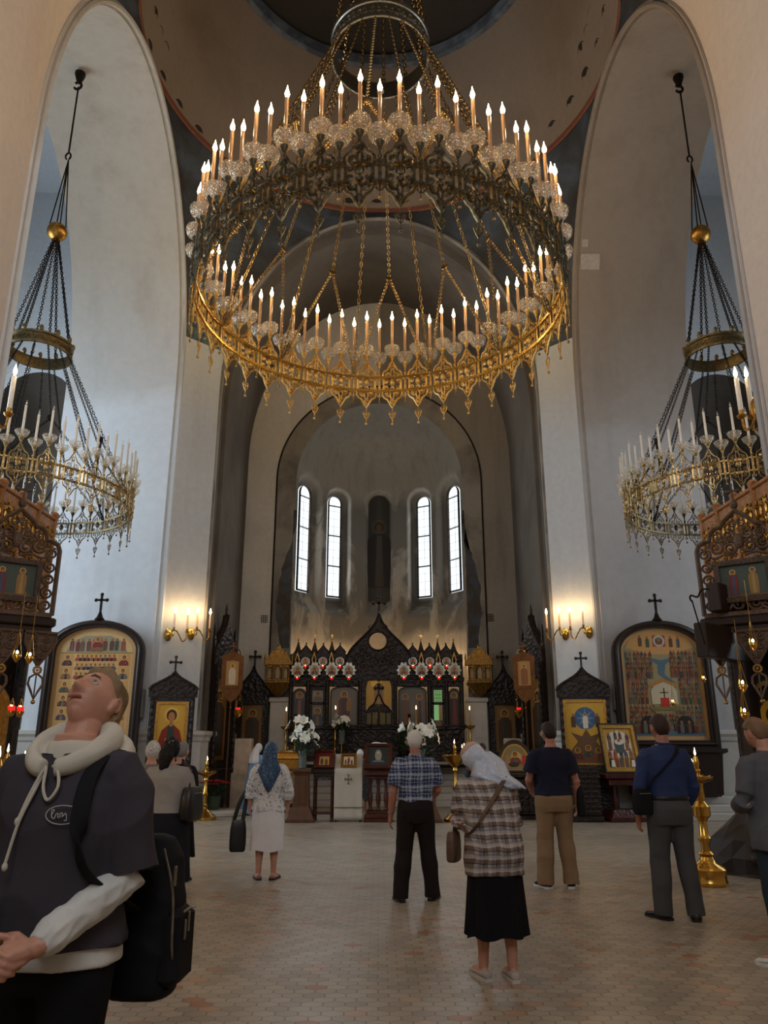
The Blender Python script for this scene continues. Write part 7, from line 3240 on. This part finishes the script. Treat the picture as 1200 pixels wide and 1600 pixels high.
def bag(label, root_loc, rz, w, d, h, mat, strap=None, name='handbag', r=.03, metal_=True, cat='bag', slump=0.0):
    b = thing(name, label, cat, root_loc, rz)
    m = MB()
    R = []
    for t, q in ((0, .8), (.06, .95), (.3, 1.0 + slump), (.7, .96), (.93, .85), (1, .7)):
        row = []
        for j in range(28):
            a = 2 * PI * j / 28
            c, s = math.cos(a), math.sin(a)
            e = (abs(c) ** 4 + abs(s) ** 4) ** (-.25)
            row.append((w / 2 * q * e * c, d / 2 * q * e * s, h * t))
        R.append(row)
    m.rings(R)
    m.obj('bag_body', mat, b)
    if strap:
        m = MB()
        P = np.array(bez(strap, 8))
        m.tube(P, .011, 6, flat=2.2)
        m.obj('strap', mat, b)
    if metal_:
        m = MB()
        m.tube([(w * .32 * t, -d / 2 * .99, h * .82) for t in np.linspace(-1, 1, 6)], .004, 5)
        m.obj('zip', MAT['silver'], b)
    return b


BLACK = cloth('black_fabric', (24, 24, 27), .8)
LEATHER = simple('black_leather', (22, 21, 22), .42, var=.2, bump=.1)
WHITECLOTH = cloth('white_cotton', (214, 214, 208), .85)

# ---- 1 the man looking up, closest to the camera
p1 = (-1.01, 2.66)
hoodie = cloth('charcoal_hoodie', (66, 62, 68), .9, .1)
fm = Person('man in charcoal hoodie with clasped hands gazing straight up, nearest the camera', p1, math.radians(170), 1.80, girth=.97, head=(math.radians(50), math.radians(-5), math.radians(4)),
            arms=[((-.225, -.02, 1.09), (-.095, .235, .94), {'d': (.8, .35, -.28), 'n': (.25, -.9, -.3), 'curl': .55}), ((.245, .0, 1.10), (.07, .265, .94), {'d': (-.85, .25, -.3), 'n': (-.25, -.9, -.25), 'curl': .75})],
            voxel=.0045, face=1.15, skin=skin_mat('pale_face_skin', (204, 152, 128)), shoulder=1.0)
fm.top('hoodie', hoodie, e=.042, hem=.9, sleeve=(1.0, 1.0), es=.03, flare=.03, wrinkle=.02, z1=1.455, cuff=.028, wfreq=15)
m = MB()
for i in (0, 1):
    E, W = fm.E[i], fm.W[i]
    capsule(m, [lerp(fm.S[i], E, .82), E, lerp(E, W, .3), lerp(E, W, .62), lerp(E, W, .86), lerp(E, W, .98)], [.05, .056, .055, .05, .05, .036], 16, True)
fuse(m, .007, 3, 'white_sleeves', WHITECLOTH, fm.root, .007, 62, 4, (1, 1, 1))
m = MB()
fm.torso(m, .028, .85, .935, .03)
fuse(m, .008, 2, 'white_hem', WHITECLOTH, fm.root, .004, 20, 4)
fm.trousers(cloth('black_trousers', (19, 19, 22)), .02, .95)
fm.shoes(cloth('dark_sneaker', (40, 40, 42)))
fm.hair(cloth('light_brown_greying_hair', (150, 124, 92), .6, .35, 90, .4), .02, .014, back=-.085, front=.075, recede=.012, bf=110)
# hood lying open round the neck
m = MB()
cream = cloth('cream_hood_lining', (206, 200, 184), .9, .06)
ring = []
for a in np.linspace(-2.95, 2.95, 40):
    fr_ = smooth01((abs(a) - 1.0) / 1.9)
    x = .108 * math.sin(a) * (1 + .12 * fr_ * (1 - fr_))
    y = -.012 - .112 * math.cos(a) + .022 * fr_
    z = 1.475 + .024 * math.cos(a) - .052 * fr_
    ring.append(tuple(fm.k * np.array((x, y, z))))
m.tube(ring, [.02 + .024 * math.cos((k / 39 - .5) * PI) for k in range(40)], 12, flat=1.25)
ring2 = []
for a in np.linspace(-2.2, 2.2, 26):
    ring2.append(tuple(fm.k * np.array((.135 * math.sin(a), -.04 - .135 * math.cos(a), 1.44 + .03 * math.cos(a) - .04 * abs(a) / 2))))
m.tube(ring2, [.02 + .035 * math.cos((k / 25 - .5) * PI) for k in range(26)], 12)
R = []
for z, hw, hd in ((1.385, .128, .104), (1.43, .112, .096), (1.465, .09, .086), (1.48, .076, .076)):
    R.append([fm.bend((hw * math.cos(a), -.016 + hd * math.sin(a), z)) for a in np.linspace(0, 2 * PI, 33)[:-1]])
m.rings(R)
fuse(m, .006, 3, 'hood', cream, fm.root, .006, 34, 6, (1, 1, 1))
m = MB()
ky = lambda x, y, z: tuple(fm.k * np.array((x, y, z)))
m.tube(bez([ky(.012, .115, 1.405), ky(.02, .145, 1.34), ky(.045, .168, 1.25), ky(.062, .182, 1.14)], 10), .005, 6)
m.tube(bez([ky(-.01, .115, 1.405), ky(-.04, .135, 1.39), ky(-.055, .15, 1.345), ky(-.03, .155, 1.31), ky(-.008, .15, 1.345), ky(.005, .13, 1.4), ky(.03, .15, 1.33), ky(.048, .166, 1.26)], 8), .005, 6)
for q in ((.062, .182, 1.13), (.05, .168, 1.25)):
    m.ell(ky(*q), (.009, .009, .013), 8, 6)
m.obj('drawstring', cream, fm.root)
# oval chest mark with script lettering
m = MB()
lx, lz = -.085, 1.27
fy = lambda x: .168 - .75 * (x + .0) ** 2 * 2
m.tube([ky(lx + .048 * math.cos(a), fy(lx + .048 * math.cos(a)), lz + .026 * math.sin(a)) for a in np.linspace(0, 2 * PI, 29)[:-1]], .0013, 4, closed=True, up=(0, 1, 0))
scr = [(.03, .0), (.024, .012), (.03, .014), (.03, -.004), (.022, -.01), (.018, .002), (.012, .004), (.012, -.006), (.006, -.006), (.006, .004), (0, .004), (0, -.006), (-.008, .004), (-.012, -.006), (-.012, -.016), (-.006, -.014)]
m.tube(bez([ky(lx + a, fy(lx + a) + .001, lz + b) for a, b in scr], 4), .0012, 4, up=(0, 1, 0))
m.obj('chest_logo', WHITECLOTH, fm.root)
# eyes and brows
for s in (-1, 1):
    m = MB()
    m.M = fm.HM
    m.ell((s * .0315, .0745, .003), (.0125, .0125, .0125), 14, 10)
    e = m.obj('eye', simple('eye_white_%d' % (s + 1), (176, 166, 158), .2, var=.02), fm.root)
    m = MB()
    m.M = fm.HM
    m.ell((s * .0315, .0836, .0065), (.0068, .004, .0066), 12, 8)
    m.obj('iris', simple('grey_iris_%d' % (s + 1), (58, 62, 62), .1), e)
    m = MB()
    m.M = fm.HM
    m.tube([(s * .014, .0965, .022), (s * .028, .0975, .027), (s * .048, .088, .022)], [.003, .004, .002], 6)
    m.obj('eyebrow', cloth('brow_hair_%d' % (s + 1), (126, 100, 74)), fm.root)
m = MB()
m.M = fm.HM
m.tube([(x, .0885 - 9 * x * x, -.071 + 1.2 * x * x) for x in np.linspace(-.024, .024, 9)], [.002, .0045, .005, .0055, .005, .0055, .005, .0045, .002], 6)
m.obj('lips', skin_mat('lip_skin', (170, 104, 92)), fm.root)
# backpack on his left shoulder
bp = thing('backpack', 'black backpack with zips hanging from left shoulder of the upturned man', 'backpack', (p1[0], p1[1], 0), math.radians(170))
m = MB()
R = []
for t, q, dq in ((0, .75, .7), (.05, .95, .9), (.3, 1.05, 1.1), (.6, 1.0, 1.0), (.85, .9, .8), (.97, .66, .55), (1, .4, .3)):
    R.append([(-.19 + .12 * q * (abs(math.cos(a)) ** 3.2 + abs(math.sin(a)) ** 3.2) ** (-1 / 3.2) * math.cos(a), -.24 + .1 * dq * (abs(math.cos(a)) ** 3.2 + abs(math.sin(a)) ** 3.2) ** (-1 / 3.2) * math.sin(a),   .72 + .5 * t) for a in np.linspace(0, 2 * PI, 29)[:-1]])
m.rings(R)
fuse(m, .009, 4, 'bag_body', BLACK, bp, .008, 18, 8, (1, 1, 1))
m = MB()
m.bbox(-.34, -.26, -.33, -.16, .76, 1.0, .03)
m.obj('front_pocket', BLACK, bp)
m = MB()
m.tube(bez([(-.342, -.3, .985), (-.344, -.25, .99), (-.342, -.2, .985)], 6), .004, 5)
m.tube(bez([(-.315, -.2, .82), (-.33, -.15, .9), (-.325, -.14, 1.05), (-.28, -.15, 1.18)], 6), .004, 5)
for x, y, z in ((-.344, -.24, .95), (-.344, -.215, .93), (-.33, -.14, 1.1)):
    m.bbox(x - .004, x + .004, y - .006, y + .006, z - .03, z + .03, .002)
m.obj('zip', MAT['silver'], bp)
m = MB()
st = bez([(-.2, -.2, 1.16), (-.17, -.17, 1.36), (-.145, -.09, 1.47), (-.135, .0, 1.485), (-.13, .1, 1.42), (-.14, .155, 1.3), (-.155, .15, 1.18), (-.185, .08, 1.1), (-.2, -.04, 1.04), (-.2, -.17, .98)], 8)
m.tube(st, .028, 8, flat=.22)
m.obj('strap', BLACK, bp)

# ---- 2 woman in grey knit
knit = cloth('grey_knit', (150, 146, 140), .95, .1, 300, .3)
p = ground(246, 1436)
w2 = Person('woman in grey knit top, dark skirt and floral head cloth, left behind the upturned man', (p.x, p.y), math.radians(-4), 1.60, girth=1.12, hip=1.1,
            arms=[((-.27, .02, 1.1), (-.2, .16, .95)), ((.27, .02, 1.1), (.2, .16, .95))], face=.6)
w2.top('knit_top', knit, .022, .93, .95, .02, .02, wrinkle=.006)
m = MB()
w2.torso(m, .024, .9, .955)
fuse(m, .009, 2, 'white_hem', WHITECLOTH, w2.root)
w2.skirt(cloth('dark_navy_skirt', (26, 27, 34)), .36, 1.0, .05, 7, .012, e=.03)
w2.shoes(BLACK, MAT['dwood'])
m = MB()
for i in (0, 1):
    w2.leg(m, i, .006, 2, 0, 1.7)
fuse(m, .008, 2, 'sock', BLACK, w2.root)
floral = spotted('black_floral_cotton', (26, 25, 30), (168, 158, 160), 46, .6, .66)
w2.scarf(floral, .014, name='head_cloth')
m = MB()
hp = [w2.HM @ Vector(q) for q in ((0, -.08, -.02), (.0, -.1, -.08), (.0, -.12, -.16))]
capsule(m, [tuple(q) for q in hp], [.06, .065, .035], 12)
capsule(m, [tuple(q + Vector((-.04, 0, -.02))) for q in hp], [.05, .05, .03], 12)
fuse(m, .008, 2, 'long_hair', cloth('black_hair', (28, 24, 22), .55, .3, 90, .4), w2.root, .008, 60, 3, (1, 1, .2))
bag('slouchy black shoulder bag on the right side of woman in grey knit', (p.x + .24, p.y + .0, .84), math.radians(80), .34, .14, .3, LEATHER,
    [(-.08, 0, .27), (-.02, .02, .42), (-.02, .1, .52), (.02, .12, .5), (.06, 0, .27)], slump=.06)

# ---- 3 two women beyond her
q = at(280, 1240, 9.9)
w3 = Person('grey-haired woman in black seen just right of the floral head cloth', (q.x, 9.9), math.radians(-20), 1.56, girth=1.1, face=.6)
w3.top('black_top', BLACK, .02, .85, 1.0, .018, .02)
w3.skirt(BLACK, .3, 1.0, .06)
w3.hair(cloth('grey_hair', (132, 130, 128), .6, .2, 90, .4), .016, .006)
w3.shoes(LEATHER)
q = at(233, 1240, 9.2)
w3b = Person('woman in white lace head scarf standing left of the floral head cloth', (q.x, 9.2), math.radians(0), 1.57, girth=1.05, face=.6)
w3b.top('blouse', cloth('dull_blouse', (120, 112, 108)), .02, .85, 1.6, .018, .02)
w3b.skirt(cloth('brown_skirt', (62, 52, 48)), .3, 1.0, .06)
lace = spotted('white_lace', (214, 210, 204), (128, 124, 120), 70, .5, .58)
w3b.scarf(lace, .016)
w3b.shoes(LEATHER)

# ---- 4 woman in blue head scarf
p = ground(415, 1374)
w4 = Person('woman in blue paisley head scarf, white floral blouse and white skirt', (p.x, p.y), math.radians(2), 1.57, girth=1.0, hip=1.08, head=(.02, 0, 0), stance=.1, feet_yaw=.25,
            arms=[((-.255, -.01, 1.12), (-.25, .02, .9)), ((.265, .0, 1.12), (.25, .1, .9))], face=.6)
flo = spotted('white_blouse_with_blue_flowers', (216, 216, 214), (84, 92, 116), 30, .56, .6)
w4.top('floral_blouse', flo, .018, 1.0, 1.55, .024, .0, wrinkle=.007, cuff=.012)
w4.skirt(flo, .86, 1.05, .08, 6, .02, 'peplum', e=.025)
w4.skirt(cloth('white_skirt', (226, 224, 226), .85, .06), .36, .98, .02, 5, .008, e=.02)
w4.shoes(simple('tan_sandal', (128, 100, 80), .6), None, .05, 'sandal')
pai = spotted('blue_paisley_silk', (44, 66, 96), (96, 126, 150), 34, .52, .58, .45, 2.2)


def tail4(s):
    hp_ = [s.HM @ Vector(q) for q in ((0, -.1, .02), (0, -.125, -.04), (0, -.12, -.1))]
    bx = [s.bend((0, -.165, z)) for z in (1.38, 1.28, 1.18, 1.1)]
    P = [tuple(a) for a in hp_] + bx
    W_ = [.075, .085, .09, .14, .1, .055, .008]
    return [(P[i], W_[i], (0, -1, 0)) for i in range(7)]


w4.scarf(pai, .016, tail4)
bag('black tote bag hanging from the left hand of the woman in blue scarf', (p.x - .36, p.y + .02, .3), math.radians(12), .2, .1, .36, LEATHER,
    [(-.06, 0, .34), (.0, -.01, .55), (.07, .0, .68), (.09, .02, .66), (.05, 0, .34)], metal_=False)

# ---- 5 nun
q = at(388, 1258, 19.35)
w5 = Person('woman in long pale blue robe and white veil beside the marble pedestal', (q.x + .1, 19.35), math.radians(-35), 1.6, lean=.18, head=(-.15, 0, 0), face=.6,
            arms=[((-.24, .12, 1.15), (-.1, .3, 1.12)), ((.24, .12, 1.15), (.1, .3, 1.12))], voxel=.009)
blue = cloth('pale_blue_robe', (128, 158, 190), .85, .08)
w5.top('robe_top', blue, .026, .9, 1.9, .03, .02)
w5.skirt(blue, .03, 1.05, .1, 8, .02, 'robe_skirt', e=.03)


def tail5(s):
    hp_ = [s.HM @ Vector(q) for q in ((0, -.1, .02), (0, -.12, -.06))]
    bx = [s.bend((0, -.16, z)) for z in (1.4, 1.3, 1.22)]
    P = [tuple(a) for a in hp_] + bx
    W_ = [.08, .1, .15, .17, .16]
    return [(P[i], W_[i], (0, -1, 0)) for i in range(5)]


w5.scarf(cloth('white_veil', (222, 222, 226), .8, .04), .018, tail5, 'veil')

# ---- 6 white-haired man in check shirt
p = ground(651, 1407)
m6 = Person('white-haired man in blue checked short-sleeved shirt and dark brown trousers', (p.x, p.y), math.radians(-3), 1.68, girth=1.04, belly=.02, stance=.17, step=(-.06, .05), feet_yaw=.3,
            head=(.1, math.radians(-6), 0), arms=[((-.245, -.04, 1.1), (-.275, .02, .85)), ((.25, .05, 1.12), (.2, .24, 1.02))], face=.6, skin=SK2)
pl6 = plaid('navy_white_check', (66, 80, 116), [(.12, .1, (190, 196, 206), .5), (.5, .16, (30, 38, 66), .55), (.5, .03, (170, 180, 196), .55), (.82, .04, (200, 204, 210), .45)], 8.5)
m6.top('check_shirt', pl6, .022, .99, .8, .03, .02, wrinkle=.009, cuff=.02)
m6.trousers(cloth('dark_brown_trousers', (34, 27, 26)), .022, 1.02, flare=.022)
m6.shoes(simple('dark_shoe', (38, 34, 34), .5), MAT['dwood'], .09)
m6.hair(cloth('white_short_hair', (214, 208, 202), .7, .06, 90, .3), .008, .002, back=-.07)
m = MB()
capsule(m, [m6.bend((.055 * math.sin(a), -.018 - .062 * math.cos(a), 1.485 - .012 * math.cos(a))) for a in np.linspace(-2.4, 2.4, 14)], [.017] * 14, 8)
fuse(m, .008, 2, 'collar', pl6, m6.root)
m = MB()
e, w = np.array(m6.E[0]), np.array(m6.W[0])
d = (w - e) / np.linalg.norm(w - e)
c = w - d * .03
a1 = np.cross(d, (0, 1, 0))
a1 /= np.linalg.norm(a1)
a2 = np.cross(d, a1)
m.tube([tuple(c + .033 * (math.cos(t) * a1 + math.sin(t) * a2)) for t in np.linspace(0, 2 * PI, 17)[:-1]], .006, 6, closed=True)
m.obj('wristwatch', MAT['silver'], m6.root)

# ---- 7 woman in brown check shirt
p = ground(779, 1531)
w7 = Person('stooped woman in beige and black checked shirt, long black skirt and white sequinned scarf', (p.x, p.y), math.radians(12), 1.59, girth=1.05, hip=1.0, lean=.42, belly=.02, head=(-.5, math.radians(30), 0), stance=.1, feet_yaw=.1, step=(.05, -.03),
            arms=[((-.25, .1, 1.1), (-.1, .34, 1.06)), ((.24, .12, 1.1), (.1, .34, 1.04))], face=.7, voxel=.006)
pl7 = plaid('beige_black_check', (150, 132, 118), [(.2, .13, (92, 76, 68), .55), (.55, .12, (186, 176, 168), .55), (.03, .035, (24, 22, 24), .85), (.76, .1, (112, 116, 128), .5), (.42, .02, (226, 216, 206), .6)], 12.5)
w7.top('check_shirt', pl7, .034, .72, 1.75, .024, .05, wrinkle=.011, seed=7)
w7.skirt(cloth('black_skirt', (17, 17, 19)), .3, .98, .035, 8, .03, e=.012)
w7.shoes(simple('beige_shoe', (176, 164, 152), .6), simple('pale_sole', (200, 194, 184), .7), .075)
seq = spotted('pale_sequin_scarf', (188, 194, 208), (236, 238, 242), 60, .58, .64, .3)


def tail7(s):
    hp_ = [s.HM @ Vector(q) for q in ((0, -.105, .01), (.01, -.13, -.05), (.02, -.135, -.1))]
    bx = [s.bend((.03 + .1 * k, -.165, z)) for k, z in enumerate((1.42, 1.36, 1.3))]
    P = [tuple(a) for a in hp_] + bx
    W_ = [.085, .105, .125, .15, .12, .06]
    return [(P[i], W_[i], (0, -1, .3)) for i in range(6)]


w7.scarf(seq, .02, tail7, bump=.006)


def band(G):
    x, y, z = G[..., 0], G[..., 1], G[..., 2]
    return smooth01((z - .045 - .35 * np.clip(-y, 0, .1)) / .02 + .5)


w7.shell('beige_head_band', cloth('beige_band', (196, 164, 142)), band, .026, .003, 40)
sb = bag('brown shoulder bag with long strap across the back of stooped woman', (p.x - .27, p.y + .12, .72), math.radians(70), .2, .08, .2, simple('brown_leather', (92, 66, 48), .5, var=.2, bump=.1), metal_=False)
m = MB()
inv = (T(p.x - .27, p.y + .12, .72) @ rotz(math.radians(70))).inverted() @ T(p.x, p.y, 0) @ rotz(math.radians(12))
kk = w7.k
pts = [(-.235, .1, .98)] + [w7.bend(q) for q in ((-.215, -.05, 1.02), (-.17, -.135, 1.08), (-.09, -.165, 1.16), (.0, -.18, 1.24), (.08, -.175, 1.33), (.135, -.14, 1.4), (.15, -.05, 1.455), (.14, .06, 1.42))]
pts = [(-.24, .14, .88)] + pts
m.tube([tuple(inv @ Vector(q)) for q in bez(pts, 6)], .019, 8, flat=.3)
m.obj('strap', bpy.data.materials['brown_leather'], sb)

# ---- 8 person bending behind her
q = at(748, 1262, 14.5)
m8 = Person('person in dark grey jacket bowing behind the brass candle stand', (q.x + .08, 14.5), math.radians(-10), 1.66, girth=1.05, lean=.5, head=(-.5, 0, 0), face=.5, voxel=.009, arms=[((-.28, .2, 1.1), (-.15, .4, 1.0)), ((.28, .2, 1.1), (.15, .4, 1.0))])
m8.top('grey_jacket', cloth('dark_grey_jacket', (62, 64, 68)), .03, .8, 1.9, .03, .02)
m8.trousers(cloth('charcoal_trousers', (40, 40, 44)), .02)
m8.shoes(LEATHER)
m8.hair(cloth('brown_hair', (64, 48, 38), .6, .25, 90, .4), .012, .004)

# ---- 9 man in navy T-shirt
p = ground(873, 1387)
m9 = Person('man in navy T-shirt and khaki trousers before the black icon case on right', (p.x, p.y), math.radians(3), 1.79, girth=1.1, belly=.02, head=(-.06, math.radians(14), 0), stance=.14, feet_yaw=.35,
            arms=[((-.265, .02, 1.12), (-.2, .2, 1.0)), ((.265, -.04, 1.1), (.285, .05, .86))], shoulder=.97, face=.6, skin=SK2)
m9.top('navy_t_shirt', cloth('navy_cotton', (30, 32, 48)), .024, .95, .72, .03, .02, wrinkle=.01, cuff=.02)
m9.trousers(cloth('khaki_trousers', (138, 112, 84), .85, .08), .022, .96, flare=.03, wrinkle=.012)
m9.shoes(BLACK, simple('white_sole', (210, 208, 202), .6), .085)
m9.hair(cloth('dark_brown_hair', (50, 38, 32), .55, .25, 90, .4), .012, .004)
bag('black shoulder bag at the right hip of man in navy T-shirt', (p.x + .33, p.y + .05, .74), math.radians(75), .26, .1, .34, BLACK, [(-.08, 0, .3), (-.06, .04, .5), (.0, .08, .62), (.05, .04, .5), (.07, 0, .3)], metal_=False)

# ---- 10 man in blue shirt
p = ground(1062, 1437)
m10 = Person('man in dark blue shirt and grey trousers with bag strap across his back', (p.x, p.y), math.radians(4), 1.81, girth=1.06, head=(-.04, math.radians(10), 0), stance=.13, feet_yaw=.4, step=(.04, -.04),
             arms=[((-.26, -.03, 1.11), (-.27, .03, .86)), ((.265, .0, 1.12), (.23, .14, .91))], shoulder=.97, face=.6, skin=SK2)
bl10 = cloth('dark_blue_shirt', (44, 56, 92), .7, .1)
m10.top('blue_shirt', bl10, .024, 1.0, 1.95, .02, .02, wrinkle=.009)
m10.trousers(cloth('grey_trousers', (74, 74, 74), .8, .08), .022, 1.02, flare=.02, wrinkle=.009)
m = MB()
m10.torso(m, .03, .995, 1.03)
fuse(m, .008, 1, 'belt', LEATHER, m10.root)
m = MB()
capsule(m, [m10.bend((.058 * math.sin(a), -.02 - .064 * math.cos(a), 1.49 - .012 * math.cos(a))) for a in np.linspace(-2.4, 2.4, 14)], [.017] * 14, 8)
fuse(m, .008, 2, 'collar', bl10, m10.root)
m10.shoes(simple('black_loafer', (30, 28, 28), .35), MAT['dwood'], .085)
m10.hair(cloth('brown_short_hair', (62, 46, 38), .55, .25, 90, .4), .012, .004)
cb = bag('small black camera bag on the left hip of man in blue shirt', (p.x - .27, p.y - .1, .9), math.radians(20), .2, .1, .23, BLACK)
m = MB()
inv = (T(p.x - .27, p.y - .1, .9) @ rotz(math.radians(20))).inverted() @ T(p.x, p.y, 0) @ rotz(math.radians(4))
pts = [(-.25, -.12, 1.12)] + [m10.bend(q) for q in ((-.2, -.135, 1.16), (-.11, -.148, 1.24), (-.02, -.152, 1.32), (.05, -.145, 1.39), (.095, -.11, 1.44), (.115, -.03, 1.465), (.12, .05, 1.42))]
m.tube([tuple(inv @ Vector(q)) for q in bez(pts, 6)], .02, 8, flat=.3)
m.obj('strap', BLACK, cb)

# ---- 11 man in grey jacket at the right edge
p = ground(1246, 1512)
m11 = Person('man in grey jacket and jeans with white sneakers at the right edge', (p.x, p.y), math.radians(14), 1.74, girth=1.05, head=(-.35, math.radians(6), 0), stance=.11, feet_yaw=.5, lean=.06,
             arms=[((-.265, .0, 1.12), (-.14, .25, 1.06)), ((.265, .0, 1.12), (.14, .25, 1.06))], face=.8, voxel=.006)
jk = cloth('grey_jacket_wool', (92, 92, 98), .9, .08)
m11.top('grey_jacket', jk, .034, .78, 1.92, .026, .03, wrinkle=.008)
m11.trousers(cloth('dark_teal_jeans', (44, 58, 66), .85, .12), .018, 1.0, flare=.0)
m11.shoes(simple('white_sneaker', (216, 214, 208), .5), simple('white_rubber', (222, 220, 214), .6), .085)
m11.hair(cloth('fair_brown_hair', (118, 92, 68), .55, .3, 90, .4), .014, .006, back=-.07)
m = MB()
capsule(m, [m11.bend((.062 * math.sin(a), -.02 - .07 * math.cos(a), 1.475 - .01 * math.cos(a))) for a in np.linspace(-2.2, 2.2, 14)], [.016] * 14, 8)
fuse(m, .008, 2, 'collar', jk, m11.root)

# ---- 12 woman hidden behind the mahogany lectern
w12 = Person('woman in dark patterned dress behind the mahogany lectern, only lower legs and hem showing', (-.36, 18.5), math.radians(20), 1.5, lean=.35, head=(-.4, 0, 0), face=.5, voxel=.009)
drs = spotted('dark_patterned_dress', (44, 42, 46), (128, 126, 130), 60, .52, .58)
w12.top('dress_top', drs, .02, .85, 1.2, .018)
w12.skirt(drs, .45, 1.0, .06)
w12.shoes(LEATHER)
w12.scarf(WHITECLOTH, .014)

# ---- 13 visitor at the left edge
w13 = Person('visitor in grey head scarf and red top at left frame edge behind the candle stand', (-4.02, 7.6), math.radians(-20), 1.62, girth=1.1, lean=.1, head=(-.2, 0, 0), face=.6, arms=[((-.28, .1, 1.12), (-.12, .34, 1.05)), ((.28, .1, 1.12), (.2, .36, 1.1))])
w13.top('red_top', cloth('dark_red_knit', (150, 30, 44)), .024, .85, 1.7, .022, .02)
w13.skirt(BLACK, .3, 1.0, .06)
w13.scarf(cloth('grey_scarf', (140, 138, 138)), .018)
w13.shoes(LEATHER)
# ------------------------------------------------------------------ light
wd = bpy.data.worlds.new('world')
SC.world = wd
wd.use_nodes = True
wd.node_tree.nodes['Background'].inputs['Color'].default_value = (.6, .75, 1, 1)
wd.node_tree.nodes['Background'].inputs['Strength'].default_value = 0.3

area_light('daylight_left', (-13.3, YC, 7.0), (0, -PI / 2, 0), 7.0, 6.6, 720, (.72, .86, 1.0))
area_light('daylight_right', (13.3, YC, 7.0), (0, PI / 2, 0), 7.0, 6.6, 200, (.82, .90, 1.0))
area_light('daylight_west', (0, -3.8, 9), (PI / 2, 0, 0), 4.3, 6.0, 280, (.9, .94, 1.0))
for i, w in enumerate((WIN[0], WIN[1], WIN[3], WIN[4])):
    area_light('apse_daylight', ((RA + .2) * math.sin(w), YAC + (RA + .2) * math.cos(w), 8.4), (PI / 2, 0, PI - w), .5, 3.4, 40, (.88, .95, 1.0))

SC.view_settings.view_transform = 'Standard'
SC.view_settings.look = 'None'
SC.view_settings.gamma = 1.0
SC.view_settings.exposure = 0.0
SC.view_settings.use_curve_mapping = False
cy = SC.cycles
cy.use_denoising = True
cy.max_bounces = 6
cy.diffuse_bounces = 3
cy.glossy_bounces = 3
cy.transmission_bounces = 3
cy.transparent_max_bounces = 12
cy.caustics_reflective = False
cy.caustics_refractive = False
cy.sample_clamp_indirect = 4.0
cy.use_light_tree = True
